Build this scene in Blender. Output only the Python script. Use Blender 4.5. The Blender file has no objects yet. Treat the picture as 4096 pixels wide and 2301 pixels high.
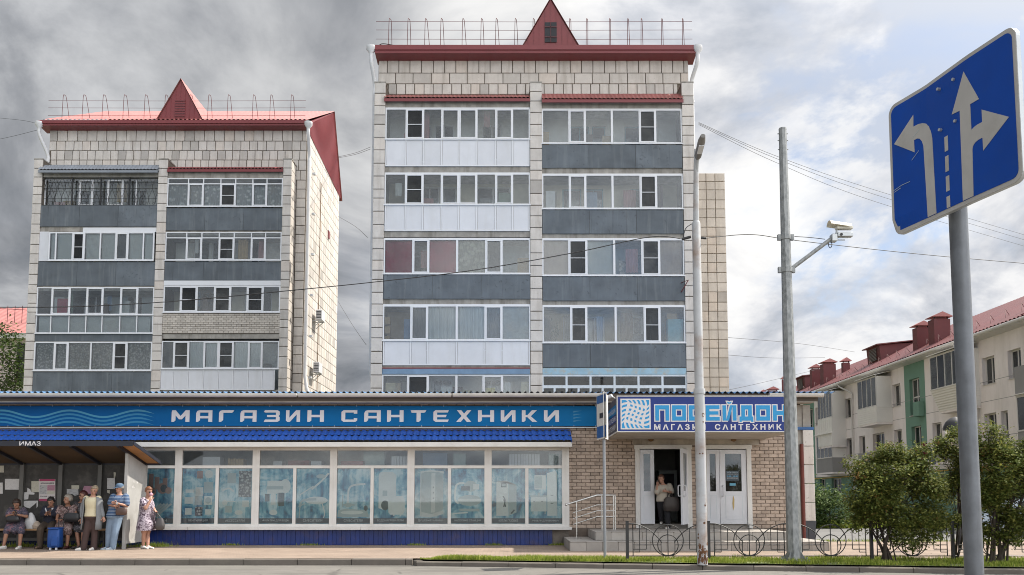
import bpy, bmesh, math, random
from mathutils import Vector, Matrix
import numpy as np

# ------------------------------------------------------------------ camera, sky, sun, exposure
SC = bpy.context.scene
COL = SC.collection
R_ = math.radians
F_PX, TILT, CAM_Z, HORIZON = 860.0, R_(4.9), 1.45, 498.0
PRIN = HORIZON - F_PX * math.tan(TILT)

cam_data = bpy.data.cameras.new('camera')
cam_data.sensor_width = 36.0
cam_data.lens = F_PX / 1024 * 36.0
cam_data.shift_y = (PRIN - 575 / 2) / 1024
cam_data.clip_start, cam_data.clip_end = 0.1, 3000
cam = bpy.data.objects.new('camera', cam_data)
cam.location = (0, 0, CAM_Z)
cam.rotation_euler = (math.pi / 2 + TILT, 0, 0)
COL.objects.link(cam)
SC.camera = cam

SUN_EL, SUN_AZ = R_(54), R_(20)          # azimuth counted from +X (right) towards +Y (away)
sun_dir = Vector((math.cos(SUN_EL) * math.cos(SUN_AZ), math.cos(SUN_EL) * math.sin(SUN_AZ), math.sin(SUN_EL)))
sd = bpy.data.lights.new('sun', 'SUN')
sd.energy, sd.angle, sd.color = 3.6, R_(0.7), (1.0, 0.93, 0.82)
sun = bpy.data.objects.new('sun', sd)
sun.rotation_euler = sun_dir.to_track_quat('Z', 'Y').to_euler()
COL.objects.link(sun)

world = bpy.data.worlds.new('World')
SC.world = world
world.use_nodes = True
def build_world():
    nt = world.node_tree; N = nt.nodes; L = nt.links
    N.clear()
    out = N.new('ShaderNodeOutputWorld'); bg = N.new('ShaderNodeBackground')
    L.new(bg.outputs[0], out.inputs[0])
    sky = N.new('ShaderNodeTexSky'); sky.sky_type = 'NISHITA'; sky.sun_disc = False
    sky.sun_elevation = SUN_EL; sky.sun_rotation = R_(90) - SUN_AZ
    sky.altitude = 150; sky.air_density = 1.0; sky.dust_density = 1.2; sky.ozone_density = 1.6
    def math_(op, a, b=None, c=None):
        n = N.new('ShaderNodeMath'); n.operation = op
        for i, v in enumerate((a, b, c)):
            if v is None: continue
            if isinstance(v, (int, float)): n.inputs[i].default_value = v
            else: L.new(v, n.inputs[i])
        return n.outputs[0]
    tc = N.new('ShaderNodeTexCoord'); sep = N.new('ShaderNodeSeparateXYZ')
    L.new(tc.outputs['Generated'], sep.inputs[0])
    x, y, z = sep.outputs
    zz = math_('ADD', math_('MAXIMUM', z, 0.0), 0.45)
    comb = N.new('ShaderNodeCombineXYZ')
    L.new(math_('DIVIDE', x, zz), comb.inputs[0]); L.new(math_('DIVIDE', y, zz), comb.inputs[1])
    def noise(scale, detail, rough, off, dist=0.0):
        mp = N.new('ShaderNodeMapping'); mp.inputs['Location'].default_value = off
        L.new(comb.outputs[0], mp.inputs['Vector'])
        n = N.new('ShaderNodeTexNoise'); n.inputs['Scale'].default_value = scale
        n.inputs['Detail'].default_value = detail; n.inputs['Roughness'].default_value = rough
        n.inputs['Distortion'].default_value = dist
        L.new(mp.outputs[0], n.inputs['Vector']); return n.outputs['Fac']
    def ramp(fac, stops, interp='EASE'):
        r = N.new('ShaderNodeValToRGB'); r.color_ramp.interpolation = interp
        el = r.color_ramp.elements
        while len(el) < len(stops): el.new(0.5)
        for e, (p, c) in zip(el, stops):
            e.position = p; e.color = (c, c, c, 1) if isinstance(c, (int, float)) else (*c, 1)
        L.new(fac, r.inputs[0]); return r.outputs[0]
    # layers: clear sky, thin veil, white cumulus, and a heavy grey deck that thickens towards the left
    def mixcol(f, a, b):
        n = N.new('ShaderNodeMix'); n.data_type = 'RGBA'
        for k, v in (('Factor', f), ('A', a), ('B', b)):
            if hasattr(v, 'node'): L.new(v, n.inputs[k])
            else: n.inputs[k].default_value = v if k == 'Factor' else (*v, 1)
        return n.outputs['Result']
    side = math_('MULTIPLY_ADD', x, 1.0, 0.5)
    n_big = noise(0.95, 4, 0.5, CLOUD_OFF[0], 0.3)
    n_cum = noise(2.1, 12, 0.60, CLOUD_OFF[1], 0.25)
    n_shd = noise(3.0, 9, 0.58, CLOUD_OFF[2], 0.4)
    n_veil = noise(1.4, 6, 0.55, CLOUD_OFF[3], 0.6)
    skyc = N.new('ShaderNodeMix'); skyc.data_type = 'RGBA'; skyc.blend_type = 'MULTIPLY'
    skyc.inputs['Factor'].default_value = 1.0
    L.new(sky.outputs[0], skyc.inputs['A']); skyc.inputs['B'].default_value = (0.085, 0.085, 0.085, 1)
    c0 = mixcol(ramp(n_veil, [(0.34, 0.3), (0.58, 1.0)]), skyc.outputs['Result'], (0.325, 0.345, 0.385))
    # cumulus: white tops, grey-blue undersides
    cov = ramp(math_('ADD', n_cum, math_('MULTIPLY', math_('SUBTRACT', n_big, 0.5), 0.35)), [(0.40, 0.0), (0.445, 0.75), (0.51, 1.0)], 'LINEAR')
    tone = math_('ADD', math_('MULTIPLY', math_('SUBTRACT', n_shd, 0.5), 2.9), math_('ADD', 0.66, math_('MULTIPLY', math_('SUBTRACT', n_cum, 0.5), 1.6)))
    cum = ramp(tone, [(0.15, (0.20, 0.22, 0.255)), (0.45, (0.335, 0.345, 0.37)), (0.68, (0.46, 0.46, 0.465)), (0.95, (0.53, 0.525, 0.515))], 'LINEAR')
    c1 = mixcol(cov, c0, cum)
    # heavy deck
    deckf = math_('ADD', math_('MULTIPLY', math_('SUBTRACT', 0.36, side), 1.5), math_('MULTIPLY', math_('SUBTRACT', n_big, 0.5), 1.6))
    deckf = math_('ADD', deckf, math_('MULTIPLY', math_('SUBTRACT', math_('MINIMUM', z, 0.6), 0.18), 0.9))
    deckm = ramp(math_('ADD', deckf, 0.5), [(0.42, 0.0), (0.80, 0.95)])
    dtone = math_('ADD', math_('MULTIPLY', math_('SUBTRACT', n_shd, 0.5), 2.4), math_('SUBTRACT', 0.66, math_('MULTIPLY', deckf, 0.55)))
    deck = ramp(dtone, [(0.12, (0.075, 0.082, 0.092)), (0.45, (0.150, 0.157, 0.170)), (0.75, (0.27, 0.275, 0.285)), (1.0, (0.36, 0.362, 0.365))], 'LINEAR')
    c2 = mixcol(deckm, c1, deck)
    # the cloud cover opens and brightens evenly towards the far side of the street, behind the viewer
    behind = math_('SUBTRACT', 0.62, math_('SUBTRACT', y, math_('MULTIPLY', z, 0.55)))
    gain = math_('ADD', 1.0, math_('MULTIPLY', math_('MINIMUM', math_('MAXIMUM', behind, 0.0), 1.0), SKY_BACK))
    mixc = N.new('ShaderNodeMix'); mixc.data_type = 'RGBA'; mixc.blend_type = 'MULTIPLY'; mixc.inputs['Factor'].default_value = 1.0
    cgc = N.new('ShaderNodeCombineXYZ')
    for i in range(3): L.new(gain, cgc.inputs[i])
    L.new(c2, mixc.inputs['A']); L.new(cgc.outputs[0], mixc.inputs['B'])
    L.new(mixc.outputs['Result'], bg.inputs['Color']); bg.inputs['Strength'].default_value = 1.0
SKY_BACK = 1.6
CLOUD_OFF = ((6.3, 3.4, 0.0), (2.1, 9.7, 0.0), (7.4, 2.2, 0.0), (3.2, 8.3, 0.0))
build_world()

SC.render.engine = 'CYCLES'
SC.cycles.use_denoising = True
SC.cycles.filter_width = 1.0
SC.cycles.denoising_input_passes = 'RGB_ALBEDO_NORMAL'
SC.cycles.denoising_prefilter = 'ACCURATE'
SC.cycles.max_bounces = 8
SC.cycles.transparent_max_bounces = 16
SC.cycles.caustics_reflective = False
SC.cycles.caustics_refractive = False
SC.cycles.sample_clamp_indirect = 4.0
SC.view_settings.view_transform = 'Standard'
SC.view_settings.look = 'None'
SC.view_settings.gamma = 1.0
SC.view_settings.use_curve_mapping = False
SC.view_settings.exposure = 1.0

random.seed(7)
rnd = random.uniform

# ------------------------------------------------------------------ measuring: photograph pixel + real depth -> place
def at(sx, sy, Y):
    c, s = math.cos(TILT), math.sin(TILT)
    a, b = (sx / 4 - 512) / F_PX, (PRIN - sy / 4) / F_PX
    t = Y / (c - b * s)
    return Vector((a * t, Y, CAM_Z + t * (s + b * c)))
def ax(sx, sy, Y): return at(sx, sy, Y).x
def az(sx, sy, Y): return at(sx, sy, Y).z

# ------------------------------------------------------------------ objects
def tag(o, label=None, cat=None, group=None, kind=None):
    if label: o['label'] = label
    if cat: o['category'] = cat
    if group: o['group'] = group
    if kind: o['kind'] = kind
    return o
def link(name, data, parent=None, loc=None):
    o = bpy.data.objects.new(name, data)
    COL.objects.link(o)
    if parent is not None: o.parent = parent
    if loc is not None: o.location = loc
    return o
def thing(name, label, cat, group=None, loc=(0, 0, 0)):
    o = link(name, None, None, loc)
    o.empty_display_size = 0.2
    return tag(o, label, cat, group)
def part_empty(name, parent, label=None):
    o = link(name, None, parent); o.empty_display_size = 0.1
    if label: o['label'] = label
    return o
def copy_tree(o, parent=None, offset=None):
    c = o.copy(); COL.objects.link(c); c.parent = parent
    if offset is not None: c.location = c.location + Vector(offset)
    for ch in list(o.children): copy_tree(ch, c)
    return c

class MB:
    """collects faces; build() links them as one mesh object"""
    def __init__(s): s.v = []; s.f = []; s.m = []; s.sm = []
    def add(s, verts, faces, mi=0, smooth=False):
        b = len(s.v); s.v.extend([tuple(p) for p in verts])
        for f in faces: s.f.append([b + i for i in f]); s.m.append(mi); s.sm.append(smooth)
        return s
    def box(s, x0, x1, y0, y1, z0, z1, mi=0):
        return s.add([(x0, y0, z0), (x1, y0, z0), (x1, y1, z0), (x0, y1, z0), (x0, y0, z1), (x1, y0, z1), (x1, y1, z1), (x0, y1, z1)],
                     [(0, 3, 2, 1), (4, 5, 6, 7), (0, 1, 5, 4), (1, 2, 6, 5), (2, 3, 7, 6), (3, 0, 4, 7)], mi)
    def cbox(s, c, dx, dy, dz, mi=0):
        return s.box(c[0] - dx / 2, c[0] + dx / 2, c[1] - dy / 2, c[1] + dy / 2, c[2] - dz / 2, c[2] + dz / 2, mi)
    def quad(s, a, b, c, d, mi=0): return s.add([a, b, c, d], [(0, 1, 2, 3)], mi)
    def prism(s, poly, d0, d1, axis='y', mi=0):
        """polygon in the two other axes, extruded along axis from d0 to d1"""
        def P(p, d):
            return {'y': (p[0], d, p[1]), 'x': (d, p[0], p[1]), 'z': (p[0], p[1], d)}[axis]
        area = sum(poly[i][0] * poly[(i + 1) % len(poly)][1] - poly[(i + 1) % len(poly)][0] * poly[i][1] for i in range(len(poly)))
        if area < 0: poly = poly[::-1]
        if axis == 'y': pass
        n = len(poly)
        V = [P(p, d0) for p in poly] + [P(p, d1) for p in poly]
        a, b = list(range(n)), [n + i for i in range(n)]
        sides = [(i, n + i, n + (i + 1) % n, (i + 1) % n) for i in range(n)]
        if axis == 'y': Fs = [a, b[::-1]] + sides
        else: Fs = [a[::-1], b] + [f[::-1] for f in sides]
        return s.add(V, Fs, mi)
    def loft(s, rings, mi=0, smooth=True, cap=True, closed=False):
        n = len(rings[0]); V = [p for r in rings for p in r]; Fs = []
        m = len(rings)
        for k in range(m if closed else m - 1):
            for i in range(n):
                j = (i + 1) % n; k2 = (k + 1) % m
                Fs.append((k * n + i, k * n + j, k2 * n + j, k2 * n + i))
        s.add(V, Fs, mi, smooth)
        if cap and not closed:
            s.add(rings[0], [list(range(n))[::-1]], mi); s.add(rings[-1], [list(range(n))], mi)
        return s
    def tube(s, pts, r, n=8, mi=0, closed=False, cap=True, up=None):
        pts = [Vector(p) for p in pts]; m = len(pts)
        rs = r if isinstance(r, (list, tuple)) else [r] * m
        rings = []; prev = None
        for i, p in enumerate(pts):
            if closed: t = pts[(i + 1) % m] - pts[i - 1]
            else: t = pts[min(i + 1, m - 1)] - pts[max(i - 1, 0)]
            t.normalize()
            if prev is None:
                ref = Vector((0, 0, 1)) if abs(t.z) < 0.9 else Vector((1, 0, 0))
                u = t.cross(ref).normalized()
            else:
                u = (prev - t * prev.dot(t)).normalized()
            prev = u; w = t.cross(u)
            rings.append([p + (u * math.cos(2 * math.pi * k / n) + w * math.sin(2 * math.pi * k / n)) * rs[i] for k in range(n)])
        return s.loft(rings, mi, True, cap, closed)
    def ball(s, c, rx, ry=None, rz=None, n=12, m=8, mi=0, mat=None):
        ry = rx if ry is None else ry; rz = rx if rz is None else rz
        rings = []
        for k in range(m + 1):
            a = math.pi * (k + (0.02 if k == 0 else -0.02 if k == m else 0)) / m
            ring = [Vector((rx * math.sin(a) * math.cos(2 * math.pi * i / n), ry * math.sin(a) * math.sin(2 * math.pi * i / n), -rz * math.cos(a))) for i in range(n)]
            if mat is not None: ring = [mat @ p for p in ring]
            rings.append([Vector(c) + p for p in ring])
        return s.loft(rings, mi)
    def mesh(s, name, mats):
        me = bpy.data.meshes.new(name)
        me.from_pydata(s.v, [], s.f)
        mats = mats if isinstance(mats, (list, tuple)) else [mats]
        for m in mats: me.materials.append(m)
        if len(mats) > 1: me.polygons.foreach_set('material_index', s.m)
        me.polygons.foreach_set('use_smooth', s.sm)
        me.update()
        return me
    def build(s, name, mats, parent=None, loc=None, bevel=0.0, seg=1):
        o = link(name, s.mesh(name, mats), parent, loc)
        if bevel:
            bm = bmesh.new(); bm.from_mesh(o.data)
            bmesh.ops.bevel(bm, geom=[e for e in bm.edges if len(e.link_faces) == 2 and e.calc_face_angle(0) > 0.6], offset=bevel, segments=seg, affect='EDGES', clamp_overlap=True)
            bm.to_mesh(o.data); bm.free()
        return o
def fix_normals(o):
    bm = bmesh.new(); bm.from_mesh(o.data); bmesh.ops.recalc_face_normals(bm, faces=bm.faces); bm.to_mesh(o.data); bm.free()
    return o
def dens(pts, n=8, curve=True):
    """Catmull-Rom through points"""
    P = [Vector(p) for p in pts]; out = []
    for i in range(len(P) - 1):
        p0, p1, p2, p3 = P[max(i - 1, 0)], P[i], P[i + 1], P[min(i + 2, len(P) - 1)]
        for k in range(n):
            t = k / n
            out.append(0.5 * ((2 * p1) + (p2 - p0) * t + (2 * p0 - 5 * p1 + 4 * p2 - p3) * t * t + (3 * p1 - p0 - 3 * p2 + p3) * t ** 3))
    out.append(P[-1]); return out

# shared unit piece (bevelled box) for tiles, bricks, boards
_unit = {}
def unit_piece(mat, bev=0.06):
    key = (mat.name, bev)
    if key not in _unit:
        b = bev
        # front face chamfered, faces -Y; unit cube centred
        V = [(-.5, .5, -.5), (.5, .5, -.5), (.5, .5, .5), (-.5, .5, .5), (-.5, -.5 + 2 * b, -.5), (.5, -.5 + 2 * b, -.5), (.5, -.5 + 2 * b, .5), (-.5, -.5 + 2 * b, .5),
             (-.5 + b, -.5, -.5 + b), (.5 - b, -.5, -.5 + b), (.5 - b, -.5, .5 - b), (-.5 + b, -.5, .5 - b)]
        Fs = [(0, 3, 2, 1), (0, 1, 5, 4), (1, 2, 6, 5), (2, 3, 7, 6), (3, 0, 4, 7), (4, 5, 9, 8), (5, 6, 10, 9), (6, 7, 11, 10), (7, 4, 8, 11), (8, 9, 10, 11)]
        me = bpy.data.meshes.new('piece'); me.from_pydata(V, [], Fs); me.materials.append(mat); me.update()
        _unit[key] = me
    return _unit[key]
def pieces(parent, name, boxes, mat, limit=300, bev=0.06, rot=0.0):
    """boxes: (cx,cy,cz,dx,dy,dz[,rotz]); the first `limit` as objects, the rest as one part"""
    me = unit_piece(mat, bev)
    for b in boxes[:limit]:
        o = link(name, me, parent, b[:3]); o.scale = b[3:6]
        if len(b) > 6: o.rotation_euler = (0, 0, b[6])
    rest = boxes[limit:]
    if rest:
        src = [Vector(v.co) for v in me.vertices]; fs = [list(p.vertices) for p in me.polygons]
        mb = MB()
        for b in rest:
            M = Matrix.Translation(b[:3]) @ Matrix.Rotation(b[6] if len(b) > 6 else 0, 4, 'Z') @ Matrix.Diagonal((*b[3:6], 1))
            mb.add([M @ p for p in src], fs)
        o = mb.build(name + '_field', mat, parent); o['kind'] = 'stuff'

def holed(mb, u0, u1, w0, w1, holes, P, depth, mi=0, mi_rev=None):
    """flat wall with rectangular openings and reveals; P(u,w,d) -> point, d = depth behind the face"""
    us = sorted({u0, u1, *[h[0] for h in holes], *[h[1] for h in holes]})
    ws = sorted({w0, w1, *[h[2] for h in holes], *[h[3] for h in holes]})
    for i in range(len(us) - 1):
        for j in range(len(ws) - 1):
            cu, cw = (us[i] + us[i + 1]) / 2, (ws[j] + ws[j + 1]) / 2
            if any(h[0] < cu < h[1] and h[2] < cw < h[3] for h in holes): continue
            mb.quad(P(us[i], ws[j], 0), P(us[i + 1], ws[j], 0), P(us[i + 1], ws[j + 1], 0), P(us[i], ws[j + 1], 0), mi)
    mr = mi if mi_rev is None else mi_rev
    for a, b, c, d in holes:
        mb.quad(P(a, c, 0), P(a, d, 0), P(a, d, depth), P(a, c, depth), mr)
        mb.quad(P(b, d, 0), P(b, c, 0), P(b, c, depth), P(b, d, depth), mr)
        mb.quad(P(b, c, 0), P(a, c, 0), P(a, c, depth), P(b, c, depth), mr)
        mb.quad(P(a, d, 0), P(b, d, 0), P(b, d, depth), P(a, d, depth), mr)

# ------------------------------------------------------------------ materials
_mats = {}
class NT:
    def __init__(s, name):
        s.m = bpy.data.materials.new(name); s.m.use_nodes = True
        s.nt = s.m.node_tree; s.N = s.nt.nodes; s.L = s.nt.links
        s.b = s.N['Principled BSDF']; s.out = s.N['Material Output']
    def node(s, t, **kw):
        n = s.N.new(t)
        for k, v in kw.items(): setattr(n, k, v)
        return n
    def set(s, n, **kw):
        for k, v in kw.items():
            i = n.inputs[k.replace('_', ' ')]
            if hasattr(v, 'node'): s.L.new(v, i)
            else: i.default_value = v
        return n
    def coord(s, kind='Object', scale=None):
        if kind == 'Position': o = s.node('ShaderNodeNewGeometry').outputs['Position']
        else: o = s.node('ShaderNodeTexCoord').outputs[kind]
        if scale is not None:
            mp = s.node('ShaderNodeMapping'); mp.inputs['Scale'].default_value = scale
            s.L.new(o, mp.inputs[0]); o = mp.outputs[0]
        return o
    def noise(s, vec, scale, detail=4, rough=0.55, dist=0.0):
        n = s.node('ShaderNodeTexNoise'); s.L.new(vec, n.inputs['Vector'])
        n.inputs['Scale'].default_value = scale; n.inputs['Detail'].default_value = detail
        n.inputs['Roughness'].default_value = rough; n.inputs['Distortion'].default_value = dist
        return n.outputs['Fac']
    def ramp(s, fac, stops, interp='LINEAR'):
        r = s.node('ShaderNodeValToRGB'); r.color_ramp.interpolation = interp
        el = r.color_ramp.elements
        while len(el) < len(stops): el.new(0.5)
        for e, (p, c) in zip(el, stops):
            e.position = p; e.color = (c, c, c, 1) if isinstance(c, (int, float)) else (*c[:3], 1)
        s.L.new(fac, r.inputs[0]); return r.outputs[0]
    def mix(s, fac, a, b, mode='MIX'):
        n = s.node('ShaderNodeMix'); n.data_type = 'RGBA'; n.blend_type = mode
        for k, v in (('Factor', fac), ('A', a), ('B', b)):
            i = n.inputs[k]
            if hasattr(v, 'node'): s.L.new(v, i)
            else: i.default_value = v if k == 'Factor' else (*v[:3], 1)
        return n.outputs['Result']
    def math(s, op, a, b=0.0, c=0.0):
        n = s.node('ShaderNodeMath'); n.operation = op
        for i, v in enumerate((a, b, c)):
            if hasattr(v, 'node'): s.L.new(v, n.inputs[i])
            else: n.inputs[i].default_value = v
        return n.outputs[0]
    def bump(s, h, strength=0.3, dist=0.01):
        n = s.node('ShaderNodeBump'); n.inputs['Strength'].default_value = strength; n.inputs['Distance'].default_value = dist
        s.L.new(h, n.inputs['Height']); s.L.new(n.outputs[0], s.b.inputs['Normal'])
    def col(s, c):
        i = s.b.inputs['Base Color']
        if hasattr(c, 'node'): s.L.new(c, i)
        else: i.default_value = (*c[:3], 1)
    def rough(s, r):
        i = s.b.inputs['Roughness']
        if hasattr(r, 'node'): s.L.new(r, i)
        else: i.default_value = r
def sc_(c, k): return tuple(min(1, v * k) for v in c[:3])
def mat(name, c, rough=0.6, var=0.15, scale=3.0, metal=0.0, bump=0.0, bscale=40.0, spec=0.5, per=0.0, kind='Position', dirt=None, dirt_amt=0.5, dirt_scale=1.2, streak=False, coat=0.0):
    """plain material with colour variation, optional relief, per-object variation and dirt"""
    if name in _mats: return _mats[name]
    t = NT(name); v = t.coord(kind)
    n1 = t.noise(v, scale, 5, 0.6)
    colr = t.ramp(n1, [(0.3, sc_(c, 1 - var)), (0.7, sc_(c, 1 + var))])
    if per:
        oi = t.node('ShaderNodeObjectInfo').outputs['Random']; isl = t.node('ShaderNodeNewGeometry').outputs['Random Per Island']
        rr = t.math('FRACT', t.math('ADD', oi, isl))
        colr = t.mix(1.0, colr, t.ramp(rr, [(0.0, 1 - per), (0.5, 1.0), (0.8, 1 + per * 0.25), (1.0, 1 + per * 0.5)]), 'MULTIPLY')
    if dirt is not None:
        vv = t.coord(kind, (1.0, 1.0, 0.18)) if streak else v
        d = t.noise(vv, dirt_scale, 7, 0.65)
        d = t.ramp(d, [(0.50, 0.0), (0.72, dirt_amt)])
        colr = t.mix(d, colr, dirt)
    t.col(colr); t.b.inputs['Metallic'].default_value = metal
    t.b.inputs['Specular IOR Level'].default_value = spec
    t.rough(t.ramp(n1, [(0.2, max(0, rough - 0.06)), (0.8, min(1, rough + 0.08))]))
    if coat: t.b.inputs['Coat Weight'].default_value = coat
    if bump: t.bump(t.noise(v, bscale, 6, 0.65), bump, 0.01)
    _mats[name] = t.m
    return t.m
def glass_mat(name, tint=(0.75, 0.79, 0.80), refl=1.0, rough=0.02, dark=0.0):
    """window pane: clear, mirror-like by angle, slightly dusty"""
    if name in _mats: return _mats[name]
    t = NT(name); t.N.remove(t.b)
    tr = t.node('ShaderNodeBsdfTransparent'); tr.inputs[0].default_value = (*tint, 1)
    gl = t.node('ShaderNodeBsdfGlossy'); gl.inputs['Roughness'].default_value = rough; gl.inputs[0].default_value = (0.9, 0.93, 0.96, 1)
    df = t.node('ShaderNodeBsdfDiffuse'); df.inputs[0].default_value = (0.5, 0.5, 0.48, 1)
    fr = t.node('ShaderNodeFresnel'); fr.inputs[0].default_value = 1.52
    nz = t.node('ShaderNodeBump'); nz.inputs['Strength'].default_value = 0.02; nz.inputs['Distance'].default_value = 0.02
    t.L.new(t.noise(t.coord('Position'), 1.3, 2), nz.inputs['Height'])
    for n in (gl, fr): t.L.new(nz.outputs[0], n.inputs['Normal'])
    k = t.math('MINIMUM', t.math('MULTIPLY_ADD', fr.outputs[0], 1.25 * refl, 0.0), 1.0)
    m1 = t.node('ShaderNodeMixShader'); t.L.new(k, m1.inputs[0]); t.L.new(tr.outputs[0], m1.inputs[1]); t.L.new(gl.outputs[0], m1.inputs[2])
    m2 = t.node('ShaderNodeMixShader')
    oi = t.node('ShaderNodeObjectInfo').outputs['Random']
    t.L.new(t.math('MULTIPLY', t.ramp(t.noise(t.coord('Position'), 2.5, 5), [(0.35, 0.03 + dark), (0.8, 0.11 + dark)]), t.math('MULTIPLY_ADD', t.math('POWER', oi, 2.0), 1.8, 0.3)), m2.inputs[0])
    t.L.new(m1.outputs[0], m2.inputs[1]); t.L.new(df.outputs[0], m2.inputs[2])
    t.L.new(m2.outputs[0], t.out.inputs[0])
    _mats[name] = t.m
    return t.m

# ------------------------------------------------------------------ materials of the place
def asphalt(name, c, scale=1.0):
    t = NT(name); v = t.coord('Position')
    big = t.noise(t.coord('Position', (0.25, 1.6, 1)), 0.8, 6, 0.6); fine = t.noise(v, 60, 3, 0.7); mid = t.noise(v, 4, 6, 0.6)
    a = t.ramp(big, [(0.3, sc_(c, 0.84)), (0.7, sc_(c, 1.15))])
    a = t.mix(1.0, a, t.ramp(mid, [(0.3, 0.9), (0.7, 1.08)]), 'MULTIPLY')
    a = t.mix(1.0, a, t.ramp(fine, [(0.3, 0.8), (0.7, 1.2)]), 'MULTIPLY')
    crk = t.node('ShaderNodeTexVoronoi'); crk.feature = 'DISTANCE_TO_EDGE'; t.L.new(t.coord('Position', (0.55, 0.9, 1)), crk.inputs['Vector']); crk.inputs['Scale'].default_value = 0.9
    wob = t.math('ADD', crk.outputs['Distance'], t.math('MULTIPLY', t.math('SUBTRACT', mid, 0.5), 0.08))
    a = t.mix(t.math('MULTIPLY', t.ramp(wob, [(0.004, 1.0), (0.02, 0.0)]), t.ramp(big, [(0.45, 0.0), (0.6, 0.8)])), a, sc_(c, 0.4))
    pat = t.noise(t.coord('Position', (0.3, 1.1, 1)), 1.1, 2, 0.4)
    a = t.mix(t.ramp(pat, [(0.60, 0.0), (0.615, 0.55)]), a, sc_(c, 0.62))
    t.col(a); t.rough(0.88); t.bump(fine, 0.35, 0.006); return t.m
M_ROAD = asphalt('road_asphalt', (0.145, 0.136, 0.122))
M_YARD = asphalt('yard_asphalt', (0.15, 0.148, 0.145))
def paver_mat():
    t = NT('pavers'); v = t.coord('Position')
    br = t.node('ShaderNodeTexBrick'); t.L.new(v, br.inputs['Vector'])
    t.set(br, Scale=1.0, Mortar_Size=0.006, Brick_Width=0.2, Row_Height=0.1, Color1=(0.25, 0.187, 0.142, 1), Color2=(0.29, 0.22, 0.17, 1), Mortar=(0.16, 0.135, 0.115, 1), Bias=0.0)
    n = t.noise(v, 1.1, 6, 0.6); f = t.noise(v, 45, 3, 0.6)
    c = t.mix(1.0, br.outputs['Color'], t.ramp(n, [(0.3, 0.8), (0.7, 1.12)]), 'MULTIPLY')
    c = t.mix(1.0, c, t.ramp(f, [(0.3, 0.88), (0.7, 1.1)]), 'MULTIPLY')
    t.col(c); t.rough(0.85); t.bump(t.math('MULTIPLY_ADD', br.outputs['Fac'], -1.0, f), 0.3, 0.006); return t.m
M_PAVE = paver_mat()
M_KERB = mat('kerb_concrete', (0.135, 0.118, 0.10), 0.85, 0.2, 2.5, bump=0.4, bscale=50, per=0.12, dirt=(0.12, 0.105, 0.09), dirt_amt=0.6, dirt_scale=1.5)
M_SOIL = mat('soil_turf', (0.14, 0.16, 0.055), 0.95, 0.35, 3, bump=0.5)
M_LAWN = mat('far_lawn', (0.115, 0.12, 0.06), 0.95, 0.45, 1.2, bump=0.6, bscale=30)
def leafy(name, c, c2, per=True):
    t = NT(name); isl = t.node('ShaderNodeNewGeometry').outputs['Random Per Island']
    n = t.noise(t.coord('Position'), 1.6, 3)
    a = t.ramp(isl, [(0.0, sc_(c, 0.6)), (0.55, c), (0.93, c2), (1.0, sc_(c2, 1.25))])
    a = t.mix(1.0, a, t.ramp(n, [(0.3, 0.75), (0.7, 1.2)]), 'MULTIPLY')
    t.col(a); t.rough(0.6); t.b.inputs['Specular IOR Level'].default_value = 0.18
    tr = t.node('ShaderNodeBsdfTranslucent'); t.L.new(a, tr.inputs[0])
    mx = t.node('ShaderNodeMixShader'); mx.inputs[0].default_value = 0.3
    t.L.new(t.b.outputs[0], mx.inputs[1]); t.L.new(tr.outputs[0], mx.inputs[2]); t.L.new(mx.outputs[0], t.out.inputs[0])
    return t.m
M_GRASS = leafy('grass_blades', (0.25, 0.33, 0.045), (0.40, 0.41, 0.10))

# ------------------------------------------------------------------ ground
tag(MB().quad((-600, -300, -0.03), (600, -300, -0.03), (600, 1200, -0.03), (-600, 1200, -0.03)).build('ground', M_LAWN), kind='structure')
KX0, KY0, KX1, KY1 = -2.05, 18.62, 14.0, 15.75       # kerb line along the grass verge
def kerb_y(x): return KY0 + (KY1 - KY0) * (x - KX0) / (KX1 - KX0)
tag(MB().quad((-70, -25, 0), (70, -25, 0), (70, 18.9, 0), (-70, 18.9, 0)).build('road', M_ROAD), kind='structure')
pv = MB()
pv.add([(-70, 18.93, 0.14), (60, 18.93, 0.14), (60, 26.2, 0.14), (-70, 26.2, 0.14)], [(0, 1, 2, 3)])
pave = tag(pv.build('pavement', M_PAVE), kind='structure')
tag(MB().quad((8.4, 26.2, 0.136), (60, 26.2, 0.136), (60, 37.5, 0.136), (8.4, 37.5, 0.136)).build('yard_drive', M_YARD), kind='structure')
tag(MB().quad((-70, 26.2, 0.1), (70, 26.2, 0.1), (70, 110, 0.1), (-70, 110, 0.1)).build('yard_lawn', M_LAWN), kind='structure')
tag(MB().quad((9, 46, 0.137), (23.6, 46, 0.137), (23.6, 100, 0.137), (9, 100, 0.137)).build('yard_drive', M_YARD), kind='structure')
# verge
vb = MB(); vb.add([(KX0 + 0.2, 18.925, 0.13), (KX0 + 0.2, kerb_y(KX0 + .2) + 0.15, 0.13), (14, kerb_y(14) + 0.15, 0.13), (14, 18.925, 0.13)], [(0, 1, 2, 3)])
tag(vb.build('verge_soil', M_SOIL), kind='structure')
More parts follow.
